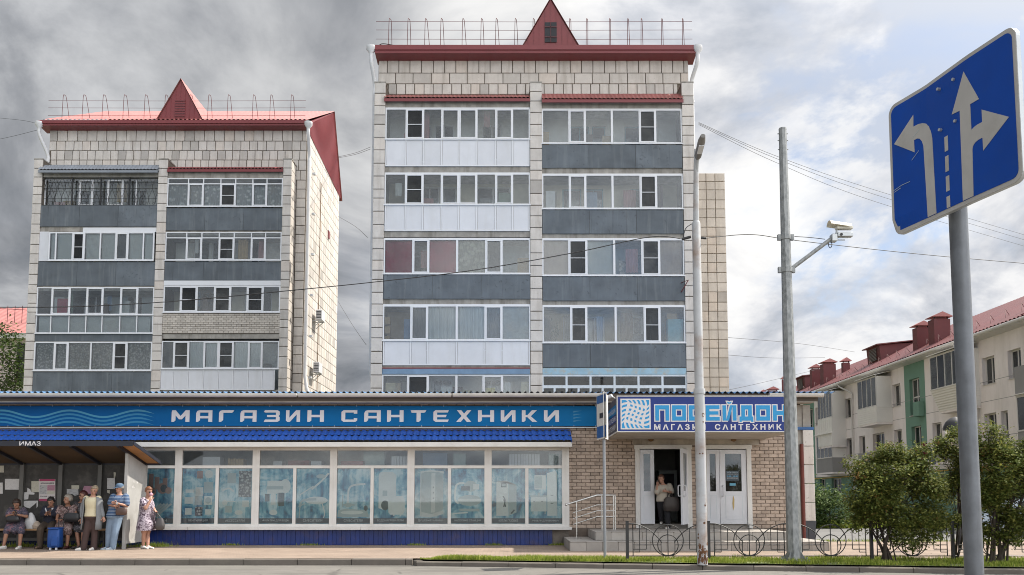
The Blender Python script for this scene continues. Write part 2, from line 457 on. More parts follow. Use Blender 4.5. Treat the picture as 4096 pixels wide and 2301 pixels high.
# kerb stones: one object each
kerb = tag(link('kerb', None), kind='structure')
def stone(x0, y0, x1, y1, top=0.14, w=0.15):
    L = math.hypot(x1 - x0, y1 - y0); a = math.atan2(y1 - y0, x1 - x0)
    mb = MB(); mb.prism([(0, -0.12), (w, -0.12), (w, top), (0.02, top), (0.0, top - 0.02)], 0.004, L - 0.008, 'x')
    o = mb.build('kerb_stone', M_KERB, kerb, (x0, y0, rnd(-0.006, 0.004))); o.rotation_euler = (rnd(-.01, .01), 0, a + rnd(-.004, .004))
x = -14.0
while x < -2.15:
    stone(x, 18.78, min(x + 1.17, -2.15), 18.78); x += 1.17
x = KX0
while x < 13:
    d = 1.0 * (KX1 - KX0) / math.hypot(KX1 - KX0, KY1 - KY0)
    stone(x, kerb_y(x), x + d, kerb_y(x + d), 0.10); x += d
# joint stone closing the jog between the two kerb runs
stone(-2.14, 18.80, -2.06, 18.62, 0.12)

def blades(name, poly_fn, n, hmin, hmax, w, mat_, clump=None):
    V = []; Fs = []
    for i in range(n):
        p = poly_fn()
        if p is None: continue
        x, y, z, k = p
        h = rnd(hmin, hmax) * k; a = rnd(0, 6.28); lean = rnd(0.1, 0.55) * h; la = rnd(0, 6.28)
        dx, dy = math.cos(a) * w / 2, math.sin(a) * w / 2
        lx, ly = math.cos(la) * lean, math.sin(la) * lean
        b = len(V)
        V += [(x - dx, y - dy, z), (x + dx, y + dy, z), (x + dx * .7 + lx * .45, y + dy * .7 + ly * .45, z + h * .6), (x - dx * .7 + lx * .45, y - dy * .7 + ly * .45, z + h * .6), (x + lx, y + ly, z + h)]
        Fs += [(b, b + 1, b + 2, b + 3), (b + 3, b + 2, b + 4)]
    me = bpy.data.meshes.new(name); me.from_pydata(V, [], Fs); me.materials.append(mat_); me.update()
    return link(name, me)
from mathutils import noise as mnoise
def verge_pt():
    x = rnd(-2.0, 12.5); y0 = kerb_y(x) + 0.16
    if y0 > 18.9: return None
    y = rnd(y0, 18.95); d = mnoise.noise(Vector((x * 1.3, y * 1.7, 0)))
    k = 0.75 + 0.6 * d
    if d < -0.28 and rnd(0, 1) < 0.8: return None
    return (x, y, 0.13, max(0.35, k))
g = blades('verge_grass', verge_pt, 30000, 0.05, 0.13, 0.012, M_GRASS)
tag(g, 'short uneven green grass growing along the kerb', 'grass', kind='stuff')
def gap_pt():     # weeds in the gap under the shelter wall and against the plinth
    if rnd(0, 1) < 0.6: x, y = random.gauss(random.choice((-13.3, -12.2, -10.9, -9.9, -9.65)), 0.22), rnd(23.3, 23.75)
    else: x, y = random.gauss(random.choice((-7.8, -5.6, -2.7, -0.5, 1.3, 1.4)), 0.14), rnd(24.05, 24.2)
    return (x, y, 0.14, rnd(0.5, 1.3) if y < 24 else rnd(.3, .75))
g = blades('weeds', gap_pt, 2600, 0.05, 0.14, 0.012, M_GRASS)
tag(g, 'weeds growing along the shelter wall and the blue plinth', 'weeds', kind='stuff')
def yard_pt():
    x = rnd(8, 26); y = rnd(37.6, 44)
    return (x, y, 0.1, 0.7 + 0.7 * abs(mnoise.noise(Vector((x * .6, y * .6, 3)))))
g = blades('yard_grass', yard_pt, 16000, 0.12, 0.45, 0.03, M_GRASS)
tag(g, 'taller grass and weeds beyond the grey yard drive', 'grass', kind='stuff')
def edge_pt():
    x = rnd(8, 24); return (x, rnd(26.1, 26.35), 0.13, rnd(0.5, 1.3))
g = blades('drive_edge_grass', edge_pt, 3000, 0.05, 0.12, 0.015, M_GRASS)
tag(g, 'thin strip of grass between pavement and yard drive', 'grass', kind='stuff')

# ------------------------------------------------------------------ apartment towers
def tile_mat(name, c, dirt):
    t = NT(name); v = t.coord('Position')
    oi = t.node('ShaderNodeObjectInfo').outputs['Random']; isl = t.node('ShaderNodeNewGeometry').outputs['Random Per Island']
    rr = t.math('FRACT', t.math('ADD', oi, isl))
    base = t.ramp(rr, [(0.0, sc_(c, 0.66)), (0.05, sc_(c, 0.84)), (0.14, sc_(c, 0.94)), (0.5, c), (0.85, sc_(c, 1.06)), (1.0, (c[0] * 1.05, c[1] * 1.0, c[2] * 0.96))])
    n1 = t.noise(v, 2.2, 6, 0.62); n2 = t.noise(t.coord('Position', (3.0, 3.0, 0.35)), 1.2, 5, 0.6); n3 = t.noise(v, 14, 4, 0.7)
    b = t.mix(1.0, base, t.ramp(n1, [(0.3, 0.87), (0.7, 1.06)]), 'MULTIPLY')
    b = t.mix(t.ramp(n2, [(0.50, 0.0), (0.72, 0.5)]), b, dirt)
    b = t.mix(t.ramp(n3, [(0.60, 0.0), (0.70, 0.55)]), b, sc_(dirt, 0.65))
    t.col(b); t.rough(0.62); t.bump(t.noise(v, 25, 5, 0.6), 0.25, 0.008); return t.m
M_TILE = tile_mat('facing_tile', (0.60, 0.56, 0.52), (0.34, 0.30, 0.255))
M_TILE2 = tile_mat('facing_tile_cream', (0.64, 0.57, 0.485), (0.40, 0.34, 0.27))
M_GROUT = mat('tile_joint', (0.15, 0.125, 0.10), 0.9, 0.25, 4, dirt=(0.08, 0.068, 0.055), dirt_amt=0.7, dirt_scale=2)
M_SLAB = mat('slab_concrete', (0.33, 0.31, 0.28), 0.9, 0.25, 3, bump=0.4, bscale=30, dirt=(0.13, 0.115, 0.095), dirt_amt=0.85, dirt_scale=2.4, streak=True)
def slate_mat():
    t = NT('slate_sheet'); v = t.coord('Position'); oi = t.node('ShaderNodeObjectInfo').outputs['Random']
    c = (0.112, 0.130, 0.148)
    b = t.ramp(t.noise(v, 1.2, 6, 0.6), [(0.3, sc_(c, 0.78)), (0.7, sc_(c, 1.2))])
    b = t.mix(1.0, b, t.ramp(oi, [(0.0, 0.86), (1.0, 1.12)]), 'MULTIPLY')
    st = t.noise(t.coord('Position', (2.2, 2.2, 0.16)), 2.6, 6, 0.62)
    b = t.mix(t.ramp(st, [(0.52, 0.0), (0.72, 0.32)]), b, (0.25, 0.27, 0.28))
    st2 = t.noise(t.coord('Position', (3.2, 3.2, 0.12)), 3.1, 5, 0.6)
    b = t.mix(t.ramp(st2, [(0.62, 0.0), (0.74, 0.4)]), b, (0.03, 0.03, 0.032))
    bl = t.math('ADD', t.noise(v, 5.5, 6, 0.68, 0.6), t.math('MULTIPLY', oi, 0.10))
    b = t.mix(t.ramp(bl, [(0.67, 0.0), (0.74, 0.6)]), b, (0.045, 0.048, 0.052))
    t.col(b); t.rough(0.75); t.bump(t.noise(v, 14, 6, 0.6), 0.25, 0.01); return t.m
M_SLATE = slate_mat()
M_PVC = mat('white_upvc', (0.64, 0.65, 0.685), 0.4, 0.05, 1.5, per=0.05, dirt=(0.52, 0.52, 0.52), dirt_amt=0.5, dirt_scale=1.5, streak=True)
M_PVCW = mat('white_upvc_frame', (0.70, 0.71, 0.735), 0.35, 0.03, 2)
M_RED = mat('red_roof_sheet', (0.205, 0.038, 0.042), 0.42, 0.12, 1.2, dirt=(0.13, 0.03, 0.03), dirt_amt=0.5)
M_REDP = mat('red_roof_slope', (0.42, 0.165, 0.15), 0.38, 0.10, 1.2)
M_VISOR = mat('faded_red_visor', (0.27, 0.085, 0.075), 0.45, 0.18, 1.5, dirt=(0.14, 0.05, 0.045), dirt_amt=0.6)
M_REDROD = mat('red_rod', (0.10, 0.022, 0.026), 0.5, 0.2, 3)
M_GALV = mat('galvanised', (0.50, 0.52, 0.53), 0.4, 0.12, 5, metal=0.55)
M_PIPEW = mat('white_downpipe', (0.66, 0.66, 0.67), 0.4, 0.06, 2)
M_GREYSHEET = mat('grey_sheet', (0.22, 0.24, 0.27), 0.5, 0.12, 2)
M_PLASTER = mat('cream_plaster', (0.70, 0.66, 0.60), 0.85, 0.08, 1.5)
M_DARKGL = glass_mat('inner_glass', (0.25, 0.28, 0.30))
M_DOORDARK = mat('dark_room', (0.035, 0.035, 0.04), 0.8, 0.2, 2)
M_TEAL = mat('teal_paint', (0.10, 0.26, 0.32), 0.5, 0.15, 2)
M_PANE = glass_mat('pane_glass', (0.90, 0.93, 0.94), 1.0)
M_NET = mat('insect_net', (0.045, 0.05, 0.055), 0.8, 0.1, 5)
M_IRON = mat('black_iron', (0.022, 0.022, 0.024), 0.5, 0.2, 8)
M_REDC = mat('crimson_cloth', (0.33, 0.022, 0.06), 0.75, 0.18, 2)
M_PINKC = mat('pale_pink_cloth', (0.52, 0.42, 0.375), 0.85, 0.06, 2)
M_WHITEC = mat('white_net_curtain', (0.60, 0.625, 0.62), 0.9, 0.05, 2)
M_GREYC = mat('grey_curtain', (0.17, 0.165, 0.155), 0.9, 0.1, 2)
M_BLIND = mat('white_blind', (0.56, 0.58, 0.565), 0.8, 0.03, 2)
M_BROWNC = mat('brown_blind', (0.13, 0.095, 0.08), 0.85, 0.08, 2)
M_CARD = mat('cardboard', (0.42, 0.30, 0.17), 0.85, 0.12, 3)
M_BLUEFURN = mat('pale_blue_cabinet', (0.22, 0.50, 0.58), 0.5, 0.06, 2)
M_YELLOW = mat('yellow_cloth', (0.52, 0.47, 0.10), 0.8, 0.15, 3)
M_BLUEPAINT = mat('flaking_blue_paint', (0.30, 0.46, 0.56), 0.7, 0.12, 3, dirt=(0.45, 0.38, 0.28), dirt_amt=0.9, dirt_scale=3.5)
M_BLUEW = mat('pale_blue_wood', (0.62, 0.68, 0.74), 0.6, 0.06, 3, dirt=(0.40, 0.38, 0.34), dirt_amt=0.5, dirt_scale=4)
M_BRICKW = mat('white_brick', (0.52, 0.475, 0.42), 0.85, 0.08, 3, per=0.16, bump=0.2)
def lace(name, c, d, scale, thr=0.52):
    t = NT(name); v = t.coord('Position')
    vo = t.node('ShaderNodeTexVoronoi'); t.L.new(v, vo.inputs['Vector']); vo.inputs['Scale'].default_value = scale
    n = t.noise(v, scale * 1.3, 4, 0.6, 1.2)
    t.col(t.mix(t.ramp(t.math('ADD', t.math('MULTIPLY', vo.outputs['Distance'], 0.6), t.math('MULTIPLY', n, 0.5)), [(thr - 0.07, 0.0), (thr + 0.06, 1.0)]), c, d)); t.rough(0.9); return t.m
M_LACE = lace('lace_curtain', (0.44, 0.42, 0.38), (0.23, 0.22, 0.20), 9)
M_CAMO = lace('patterned_cloth', (0.42, 0.42, 0.36), (0.24, 0.24, 0.21), 5)
M_LEAFC = lace('leaf_curtain', (0.52, 0.54, 0.54), (0.25, 0.27, 0.28), 4.2, 0.45)

def curtain(parent, x0, x1, y, z0, z1, m, amp=0.03, wl=0.16, name='curtain', sag=0.0):
    n = max(8, int((x1 - x0) / wl * 6)); ph = rnd(0, 6)
    top = []; bot = []
    for i in range(n + 1):
        u = i / n; x = x0 + (x1 - x0) * u
        w = amp * (math.sin(6.283 * (x - x0) / wl + ph) + 0.5 * math.sin(3.1 * (x - x0) / wl + 2 * ph))
        top.append((x, y + 0.6 * w, z1 - sag * math.sin(math.pi * u))); bot.append((x0 + (x1 - x0) * (0.02 + 0.96 * u), y + 1.2 * w, z0))
    mb = MB()
    mb.add(bot + top, [(i, i + 1, n + 2 + i, n + 1 + i) for i in range(n)], 0, True)
    return mb.build(name, m, parent)

def glazing(bal, xs, z0, z1, yf, kinds, fr=0.05, transom=None, mframe=None, covers=None, wide=(), ends=None):
    """balcony glazing: frame, one pane object per light; xs = light boundaries"""
    mframe = mframe or M_PVCW
    if ends: xs = [ends[0] + 0.03] + list(xs[1:-1]) + [ends[1] - 0.03]
    f = MB(); X0, X1 = xs[0], xs[-1]
    f.box(X0 - 0.03, X1 + 0.03, yf, yf + 0.07, z0, z0 + fr); f.box(X0 - 0.03, X1 + 0.03, yf, yf + 0.07, z1 - fr, z1)
    top = z1 - fr
    if transom:
        f.box(X0 - 0.03, X1 + 0.03, yf + 0.001, yf + 0.069, z1 - transom - fr, z1 - transom); top = z1 - transom - fr
    for i, xx in enumerate(xs):
        w = fr * (1.7 if i in wide else 1.0) / 2
        f.box(xx - w, xx + w, yf - 0.004, yf + 0.066, z0 + fr, z1 - fr)
    f.box(X0 - 0.06, X1 + 0.06, yf - 0.06, yf - 0.001, z0 - 0.035, z0 + 0.004)      # drip sill
    f.build('window_frame', mframe, bal)
    if transom:
        for i in range(len(xs) - 1):
            MB().box(xs[i] + fr / 2, xs[i + 1] - fr / 2, yf + 0.03, yf + 0.036, z1 - transom, z1 - fr).build('pane', M_PANE, bal)
    for i, k in enumerate(kinds):
        a, b = xs[i] + fr / 2, xs[i + 1] - fr / 2
        if k in 'on':
            s = MB(); t = 0.045
            yy0, yy1 = yf - 0.014, yf + 0.05
            s.box(a, a + t, yy0, yy1, z0 + fr, top); s.box(b - t, b, yy0, yy1, z0 + fr, top)
            s.box(a + t, b - t, yy0, yy1, z0 + fr, z0 + fr + t); s.box(a + t, b - t, yy0, yy1, top - t, top)
            if k == 'n':
                zm = (z0 + top) / 2; s.box(a + t, b - t, yy0, yf + 0.0, zm - 0.014, zm + 0.014)
            s.build('sash', mframe, bal)
            a2, b2, c2, d2 = a + t, b - t, z0 + fr + t, top - t
        else: a2, b2, c2, d2 = a, b, z0 + fr, top
        if k == 'n':
            pass
        MB().box(a2, b2, yf + 0.03, yf + 0.036, c2, d2).build('pane', M_NETGLASS if k == 'n' else M_PANE, bal)
        c = covers[i] if covers else None
        if c:
            m, nm, amp = {'red': (M_REDC, 'curtain', 0.006), 'camo': (M_CAMO, 'curtain', 0.012), 'pink': (M_PINKC, 'curtain', 0.018), 'white': (M_WHITEC, 'curtain', 0.035), 'grey': (M_GREYC, 'curtain', 0.03),
                          'blind': (M_BLIND, 'blind', 0.001), 'lace': (M_LACE, 'curtain', 0.02), 'leaf': (M_LEAFC, 'curtain', 0.03), 'brown': (M_BROWNC, 'blind', 0.001), 'dark': (M_NET, 'blind', 0.001), 'vert': (M_BLIND, 'blind', 0.012)}[c]
            curtain(bal, a2 - 0.02, b2 + 0.02, yf + 0.16, c2 - 0.03, d2 + 0.02, m, amp, 0.11 if c == 'vert' else 0.45 if c in ('red', 'pink', 'camo') else 0.17, nm)
M_OLDPANE = glass_mat('old_window_glass', (0.42, 0.43, 0.42), 0.6, 0.03, -0.025)
M_NETGLASS = glass_mat('netted_glass', (0.34, 0.36, 0.37), 0.45, 0.05)

def slate_row(bal, x0, x1, yf, z0, z1, n=3, m=None, strip=False):
    es = [x0 + (x1 - x0) * k / n for k in range(n + 1)]
    for i in range(n):
        mb = MB(); d = rnd(-0.004, 0.004)
        mb.box(es[i] + 0.006, es[i + 1] - 0.006, yf + d, yf + 0.025 + d, z0, z1); mb.build('parapet_sheet', m or M_SLATE, bal)
    MB().box(x0, x1, yf + 0.035, yf + 0.07, z0 + 0.01, z1 - 0.005).build('parapet_backing', M_SLAB, bal)
def pvc_row(bal, xs, yf, z0, z1):
    f = MB(); w = 0.028
    for x in xs: f.box(x - w, x + w, yf, yf + 0.05, z0 + 0.05, z1 - 0.02)
    f.box(xs[0] - w, xs[-1] + w, yf - 0.002, yf + 0.052, z0, z0 + 0.05); f.box(xs[0] - w, xs[-1] + w, yf - 0.002, yf + 0.052, z1 - 0.022, z1)
    f.build('panel_frame', M_PVCW, bal)
    for i in range(len(xs) - 1):
        MB().box(xs[i] + w + 0.010, xs[i + 1] - w - 0.010, yf + 0.014, yf + 0.04, z0 + 0.056, z1 - 0.028).build('infill_panel', M_PVC, bal)
def brick_rows(parent, x0, x1, yf, z0, z1, m, bl=0.25, bh=0.088, j=0.012, thick=0.1, limit=300, name='brick', back=None):
    B = []; n = int(round((z1 - z0) / (bh + j))); hh = (z1 - z0) / n
    for r in range(n):
        x = x0 - (0.5 * (bl + j) if r % 2 else 0) - 0.001
        while x < x1 - 0.02:
            a, b = max(x, x0), min(x + bl, x1)
            if b - a > 0.03: B.append(((a + b) / 2, yf + thick / 2 + rnd(-.002, .003), z0 + hh * (r + .5), b - a, thick, hh - j + rnd(-.002, .001)))
            x += bl + j
    return B
def inner_wall(bal, x0, x1, y, z0, z1, m=None, door_m=None, k=0):
    """flat's outer wall at the back of the loggia with a balcony door and a window"""
    mb = MB(); W = x1 - x0
    sets = [[(0.16, 0.30, 0.0, 2.5), (0.32, 0.46, 0.85, 2.5), (0.66, 0.80, 0.85, 2.5)], [(0.22, 0.36, 0.85, 2.5), (0.38, 0.48, 0.0, 2.5), (0.62, 0.86, 0.85, 2.5)]][k % 2]
    holes = [(x0 + W * a, x0 + W * b, z0 + max(c, 0.06), min(z0 + d, z1 - 0.12)) for a, b, c, d in sets]
    holed(mb, x0, x1, z0, z1, holes, lambda u, w, d: (u, y + d, w), 0.12)
    mb.build('loggia_wall', m or M_PLASTER, bal)
    for h in holes:
        f = MB(); t = 0.06; yy = y + 0.06
        f.box(h[0], h[0] + t, yy, yy + 0.05, h[2], h[3]); f.box(h[1] - t, h[1], yy, yy + 0.05, h[2], h[3]); f.box(h[0] + t, h[1] - t, yy, yy + 0.05, h[2], h[2] + t); f.box(h[0] + t, h[1] - t, yy, yy + 0.05, h[3] - t, h[3])
        if h[3] - h[2] > 1.8: f.box(h[0] + t, h[1] - t, yy, yy + 0.05, h[2] + t, h[2] + 0.75)
        else: f.box((h[0] + h[1]) / 2 - 0.03, (h[0] + h[1]) / 2 + 0.03, yy, yy + 0.05, h[2] + t, h[3] - t)
        f.build('inner_frame', door_m or M_PVCW, bal)
        MB().box(h[0] + 0.01, h[1] - 0.01, y + 0.1, y + 0.11, h[2] + 0.01, h[3] - 0.01).build('inner_pane', M_DARKGL, bal)
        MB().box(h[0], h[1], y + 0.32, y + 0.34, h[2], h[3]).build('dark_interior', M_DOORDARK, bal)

def hoop_rail(root, x0, x1, y, zb, n, h=1.45, jit=0.12, rails=(0.05, 0.42, 0.85, 1.25)):
    xs = [x0 + (x1 - x0) * (k + 0.5) / n + rnd(-jit, jit) for k in range(n)]
    for x in xs:
        lean = rnd(-0.05, 0.10); d = 0.55
        p = dens([(x, y, zb), (x + 0.02, y + 0.0, zb + h * 0.9), (x + 0.06, y + 0.08, zb + h), (x + 0.10, y + 0.2, zb + h * 0.9), (x + 0.13 + lean, y + d, zb + 0.15)], 5)
        MB().tube(p, 0.014, 5).build('rail_hoop', M_REDROD, root)
    for r in rails:
        MB().tube([(x0 - 0.15, y - 0.02, zb + r), ((x0 + x1) / 2, y - 0.02, zb + r - 0.02), (x1 + 0.15, y - 0.02, zb + r)], 0.010, 5).build('rail_rod', M_REDROD, root)

def dormer(root, cx, hw, zb, h, yf, yb, hole=True):
    d = part_empty('dormer', root)
    m = MB()
    m.add([(cx - hw, yf, zb), (cx + hw, yf, zb), (cx, yf, zb + h)], [(0, 1, 2)])
    m.build('dormer_face', M_RED, d)
    s = MB(); e = 0.06
    s.add([(cx - hw - e, yf - 0.08, zb - 0.02), (cx, yf - 0.08, zb + h + 0.08), (cx, yb, zb + h + 0.08), (cx - hw - e, yb, zb - 0.02)], [(0, 1, 2, 3)])
    s.add([(cx + hw + e, yf - 0.08, zb - 0.02), (cx, yf - 0.08, zb + h + 0.08), (cx, yb, zb + h + 0.08), (cx + hw + e, yb, zb - 0.02)], [(3, 2, 1, 0)])
    s.build('dormer_roof', M_REDP, d)
    for k in range(9):   # ribs of the profiled sheet on the triangular face
        x = cx + hw * (-0.8 + 0.2 * k); t = h * (1 - abs(x - cx) / hw) - 0.05
        MB().box(x - 0.012, x + 0.012, yf - 0.016, yf - 0.001, zb, zb + t).build('sheet_rib', M_RED, d)
    w = MB(); ww, wz0, wz1 = 0.27, zb + 0.1 * h, zb + 0.52 * h
    w.box(cx - ww, cx + ww, yf - 0.03, yf - 0.02, wz0, wz1); w.build('louvre_hole', M_DOORDARK if hole else M_RED, d)
    for k in range(7 if not hole else 2):
        z = wz0 + (wz1 - wz0) * (k + 0.5) / (7 if not hole else 2)
        MB().box(cx - ww, cx + ww, yf - 0.05, yf - 0.032, z - 0.012, z + 0.03).build('louvre_slat', M_REDROD, d)
    if hole: MB().box(cx - 0.015, cx + 0.015, yf - 0.05, yf - 0.031, wz0, wz1).build('louvre_slat', M_REDROD, d)

def downpipe(root, pts, r=0.085, funnel=True):
    p = part_empty('downpipe', root)
    MB().tube(pts, r, 10).build('pipe', M_PIPEW, p)
    if funnel:
        t = Vector(pts[0])
        rings = [[(t.x + rr * math.cos(a * .628), t.y + rr * math.sin(a * .628), t.z + dz) for a in range(10)] for rr, dz in ((0.09, -0.05), (0.10, 0.05), (0.22, 0.2), (0.22, 0.36))]
        MB().loft(rings).build('rain_hopper', M_PIPEW, p)
    z = pts[-1][2] + 1
    top = max(q[2] for q in pts) - 2
    while z < top:
        q = Vector(pts[-1]); 
        MB().tube([(q.x, q.y, z), (q.x, q.y, z + 0.1)], r + 0.012, 10).build('pipe_collar', M_PIPEW, p); z += 2.2

def tile_rows(x0, x1, y, rows, jit=0.05, thick=0.06):
    """rows: (z0,z1,width) -> boxes"""
    B = []
    for z0, z1, w in rows:
        x = x0; first = True
        while x < x1 - 0.05:
            ww = w * rnd(1 - jit, 1 + jit) * (rnd(.75, 1) if first else 1); first = False
            b = min(x + ww, x1)
            if x1 - b < 0.12: b = x1
            B.append(((x + b) / 2, y + thick / 2 + rnd(-.006, .006), (z0 + z1) / 2, b - x - 0.036, thick, z1 - z0 - 0.036)); x = b
    return B
def pillar_tiles(x0, x1, y, z0, z1, h=0.5):
    B = []; z = z1
    while z > z0:
        hh = h * rnd(0.78, 1.22); B.append(((x0 + x1) / 2, y + 0.03 + rnd(-.008, .006), z - hh / 2, x1 - x0 - 0.012, 0.06, hh - 0.036)); z -= hh
    return B
def side_tiles(x, y0, y1, z0, z1, w, h, face=1, step=False):
    """tiles on a wall facing +x / -x"""
    B = []; r = 0; z = z1
    while z > z0:
        hh = h * rnd(0.93, 1.07); y = y0
        while y < y1 - 0.05:
            b = min(y + w * rnd(.93, 1.07), y1)
            B.append((x - face * 0.03, (y + b) / 2, z - hh / 2, b - y - 0.034, 0.06, hh - 0.034, math.pi / 2 * face)); y = b
        z -= hh
    return B

def tower(label, PL, PM, PR, wall_l, wall_r, Y0, depth, z_top, z_bal, z_low, pt):
    root = thing('apartment_block', label, 'apartment building', 'towers behind the shop')
    Y1 = Y0 + 1.0; Y2 = Y0 + 1.95; g = 0.1
    w = MB()
    w.box(wall_l, wall_r, Y1 + 0.05, Y0 + depth, z_bal, z_top)
    w.box(wall_l, wall_r, Y2, Y0 + depth, g, z_bal)
    w.box(wall_l, PL[0] + 0.02, Y1 + 0.05, Y2, g, z_bal) if PL[0] + 0.02 > wall_l else None
    w.box(PR[1] - 0.02, wall_r, Y1 + 0.05, Y2, g, z_bal) if wall_r > PR[1] else None
    w.box(PL[1] - 0.03, PM[0] + 0.03, Y0 + 0.3, Y2, g, z_low); w.box(PM[1] - 0.03, PR[0] + 0.03, Y0 + 0.3, Y2, g, z_low)
    w.build('wall', M_GROUT, root)
    for a, b in (PL, PM, PR):
        MB().box(a + 0.006, b - 0.006, Y0 + 0.055, Y0 + 1.6, g, pt - 0.01).build('pillar_core', M_GROUT, root)
        MB().box(a - 0.01, b + 0.01, Y0 - 0.01, Y1 + 0.02, pt - 0.008, pt + 0.05).build('pillar_cap', M_SLAB, root)
    return root, Y1
def balcony(root, c0, c1, Y0, z_floor, z_ceil, k, wall_m=None, door_m=None, top=False, slab_m=None, label=None):
    b = part_empty('balcony', root, label)
    # z_floor = bottom of the parapet; the slab edge shows as a strip under it
    MB().box(c0 - 0.02, c1 + 0.02, Y0 + 0.09, Y0 + 1.5, z_floor - 0.26, z_floor + 0.02).build('floor_slab', slab_m or M_SLAB, b)
    global _bal_n
    _bal_n += 1
    inner_wall(b, c0 - 0.02, c1 + 0.02, Y0 + 1.45, z_floor + 0.02, z_ceil, wall_m or LOGGIA[_bal_n % len(LOGGIA)], door_m, k)
    rs_ = random.Random(_bal_n * 7 + 1)
    for _ in range(rs_.randint(3, 6)):        # things kept on the loggia
        x = rs_.uniform(c0 + 0.3, c1 - 0.6); w = rs_.uniform(0.2, 0.6); y = Y0 + rs_.uniform(0.3, 0.8); q = rs_.random()
        if q < 0.45: MB().box(x, x + w, y, y + 0.3, z_floor + 0.02, z_floor + rs_.uniform(1.25, 2.1)).build('stored_cupboard', rs_.choice(CLUT), b)
        elif q < 0.75: curtain(b, x, x + w, y, z_floor + rs_.uniform(1.1, 1.5), z_ceil - rs_.uniform(0.25, 0.6), rs_.choice(CLUT), 0.03, 0.15, 'hung_cloth')
        else:
            MB().tube([(x, y + .1, z_ceil - 0.3), (x + w * 2.2, y + .1, z_ceil - 0.34)], 0.008, 4).build('clothes_line', M_IRON, b)
            curtain(b, x + .05, x + w * .7, y + .1, z_ceil - rs_.uniform(.9, 1.3), z_ceil - 0.32, rs_.choice(CLUT), 0.02, 0.2, 'hung_cloth')
    return b
_bal_n = 0
LOGGIA = [M_PLASTER, mat('loggia_white', (0.72, 0.71, 0.69), .8, .06), mat('loggia_cream', (0.66, 0.60, 0.48), .8, .08), mat('loggia_bluish', (0.52, 0.58, 0.60), .8, .06), mat('loggia_board', (0.42, 0.33, 0.23), .7, .15)]
CLUT = [M_CARD, M_BROWNC, M_WHITEC, M_GREYC, mat('faded_green_cloth', (0.18, 0.25, 0.20), .9), mat('faded_blue_cloth', (0.16, 0.24, 0.36), .9), mat('rose_cloth', (0.40, 0.20, 0.20), .9), mat('dark_wood_cupboard', (0.10, 0.06, 0.035), .6), mat('pale_wood_cupboard', (0.42, 0.32, 0.20), .6)]
def visor(root, x0, x1, ywall, zb, yf, zf, m, face_m=None, run=0.42):
    yb = yf + run
    p = part_empty('visor_roof', root); n = int((x1 - x0) / 0.045); mb = MB(); V = []
    for i in range(n + 1):
        x = x0 + (x1 - x0) * i / n; h = 0.022 * math.cos(i * math.pi / 2)
        V += [(x, yf, zf + h), (x, yb, zb + h)]
    mb.add(V, [(2 * i, 2 * i + 2, 2 * i + 3, 2 * i + 1) for i in range(n)], 0, True); mb.build('visor_sheet', m, p)
    f = MB(); f.box(x0, x1, yf + 0.03, yf + 0.06, zf - 0.17, zf - 0.03); f.build('visor_board', face_m or m, p)
    MB().box(x0, x1, yb - 0.02, ywall, zb - 0.03, zb).build('visor_top', m, p)
    for x in (x0 + 0.01, x1 - 0.05): MB().prism([(yf + 0.07, zf - 0.03), (yb, zf - 0.03), (yb, zb - 0.03)], x, x + 0.04, 'x').build('visor_cheek', face_m or M_RED, p)

def eaves(root, x0, x1, yf, z0, z1, yw, ribs=True):
    """fascia band and soffit of profiled red sheet, z0 = soffit at the wall"""
    p = part_empty('eaves', root)
    zs = z0 + (z1 - z0) * 0.25
    MB().prism([(yf, zs), (yf, z1), (yf + 0.05, z1 + 0.05), (yw, z1 + 0.10), (yw, z0), (yw - 0.04, z0)], x0, x1, 'x').build('fascia_box', M_RED, p)
    MB().box(x0 - 0.03, x1 + 0.03, yf - 0.05, yf - 0.012, zs + 0.42 * (z1 - zs), z1 + 0.03).build('drip_edge', M_RED, p)

# ---- right tower
YR = 36.5
def rx(cx, cy=700): return ax(1400 + cx / 1.7027, cy, YR)
PL, PM, PR = (-6.06, -5.57), (0.79, 1.31), (7.47, 8.0)
rt, Y1 = tower('taller-looking pale tiled block straight behind the entrance sign, red roof with triangular dormer', PL, PM, PR, -6.06, 8.0, YR, 9.5, az(2000, 240, YR + 1), 18.95, 5.05, 19.7)
zr = [az(2000, y, Y1) for y in (240, 292, 335, 378, 420)]
T = tile_rows(-6.06, 8.0, Y1, [(zr[1], zr[0], 0.52)], 0.03) + tile_rows(-6.06, 8.0, Y1, [(zr[2], zr[1], 0.81)], 0.03) + tile_rows(-5.6, 7.5, Y1, [(zr[3], zr[2], 0.42), (zr[4], zr[3], 0.42)])
for a, b in (PL, PM, PR): T += pillar_tiles(a, b, YR, 5.0, 19.7, 0.5)
T += [(x, y, z, w, t, h, r) for x, y, z, w, t, h, r in side_tiles(-6.06, YR + 0.1, Y1 - 0.05, 13.5, 19.6, 0.9, 0.5, -1)][:0]
pieces(rt, 'facing_tile', T, M_TILE, 300, 0.05)
zf, zt = az(2000, 240, Y1 - 0.1), az(2000, 184, YR + 0.45)
eaves(rt, ax(1500, 190, YR + 0.45), ax(2786, 190, YR + 0.45), YR + 0.45, zf - 0.02, zt, Y1 + 0.3)
MB().prism([(YR + 0.5, zt), (YR + 9.9, zt), (YR + 5.2, zt + 1.0)], -6.2, 8.2, 'x').build('roof', M_REDP, rt)
hoop_rail(rt, -6.0, 8.0, YR + 0.75, zt + 0.06, 17, 1.42)
dcx = ax(2203, 180, YR + 0.7); dormer(rt, dcx, 1.27, zt + 0.08, az(2203, 0, YR + .7) - zt - 0.06, YR + 0.72, YR + 5.0)
hb = MB().tube(dens([(-6.02, YR + .6, zt + .05), (-5.8, YR + .62, zt + .2), (-5.0, YR + .7, zt + .1)], 6), 0.02, 5).build('loose_cable', M_IRON, rt)
yp = Y1 - 0.12
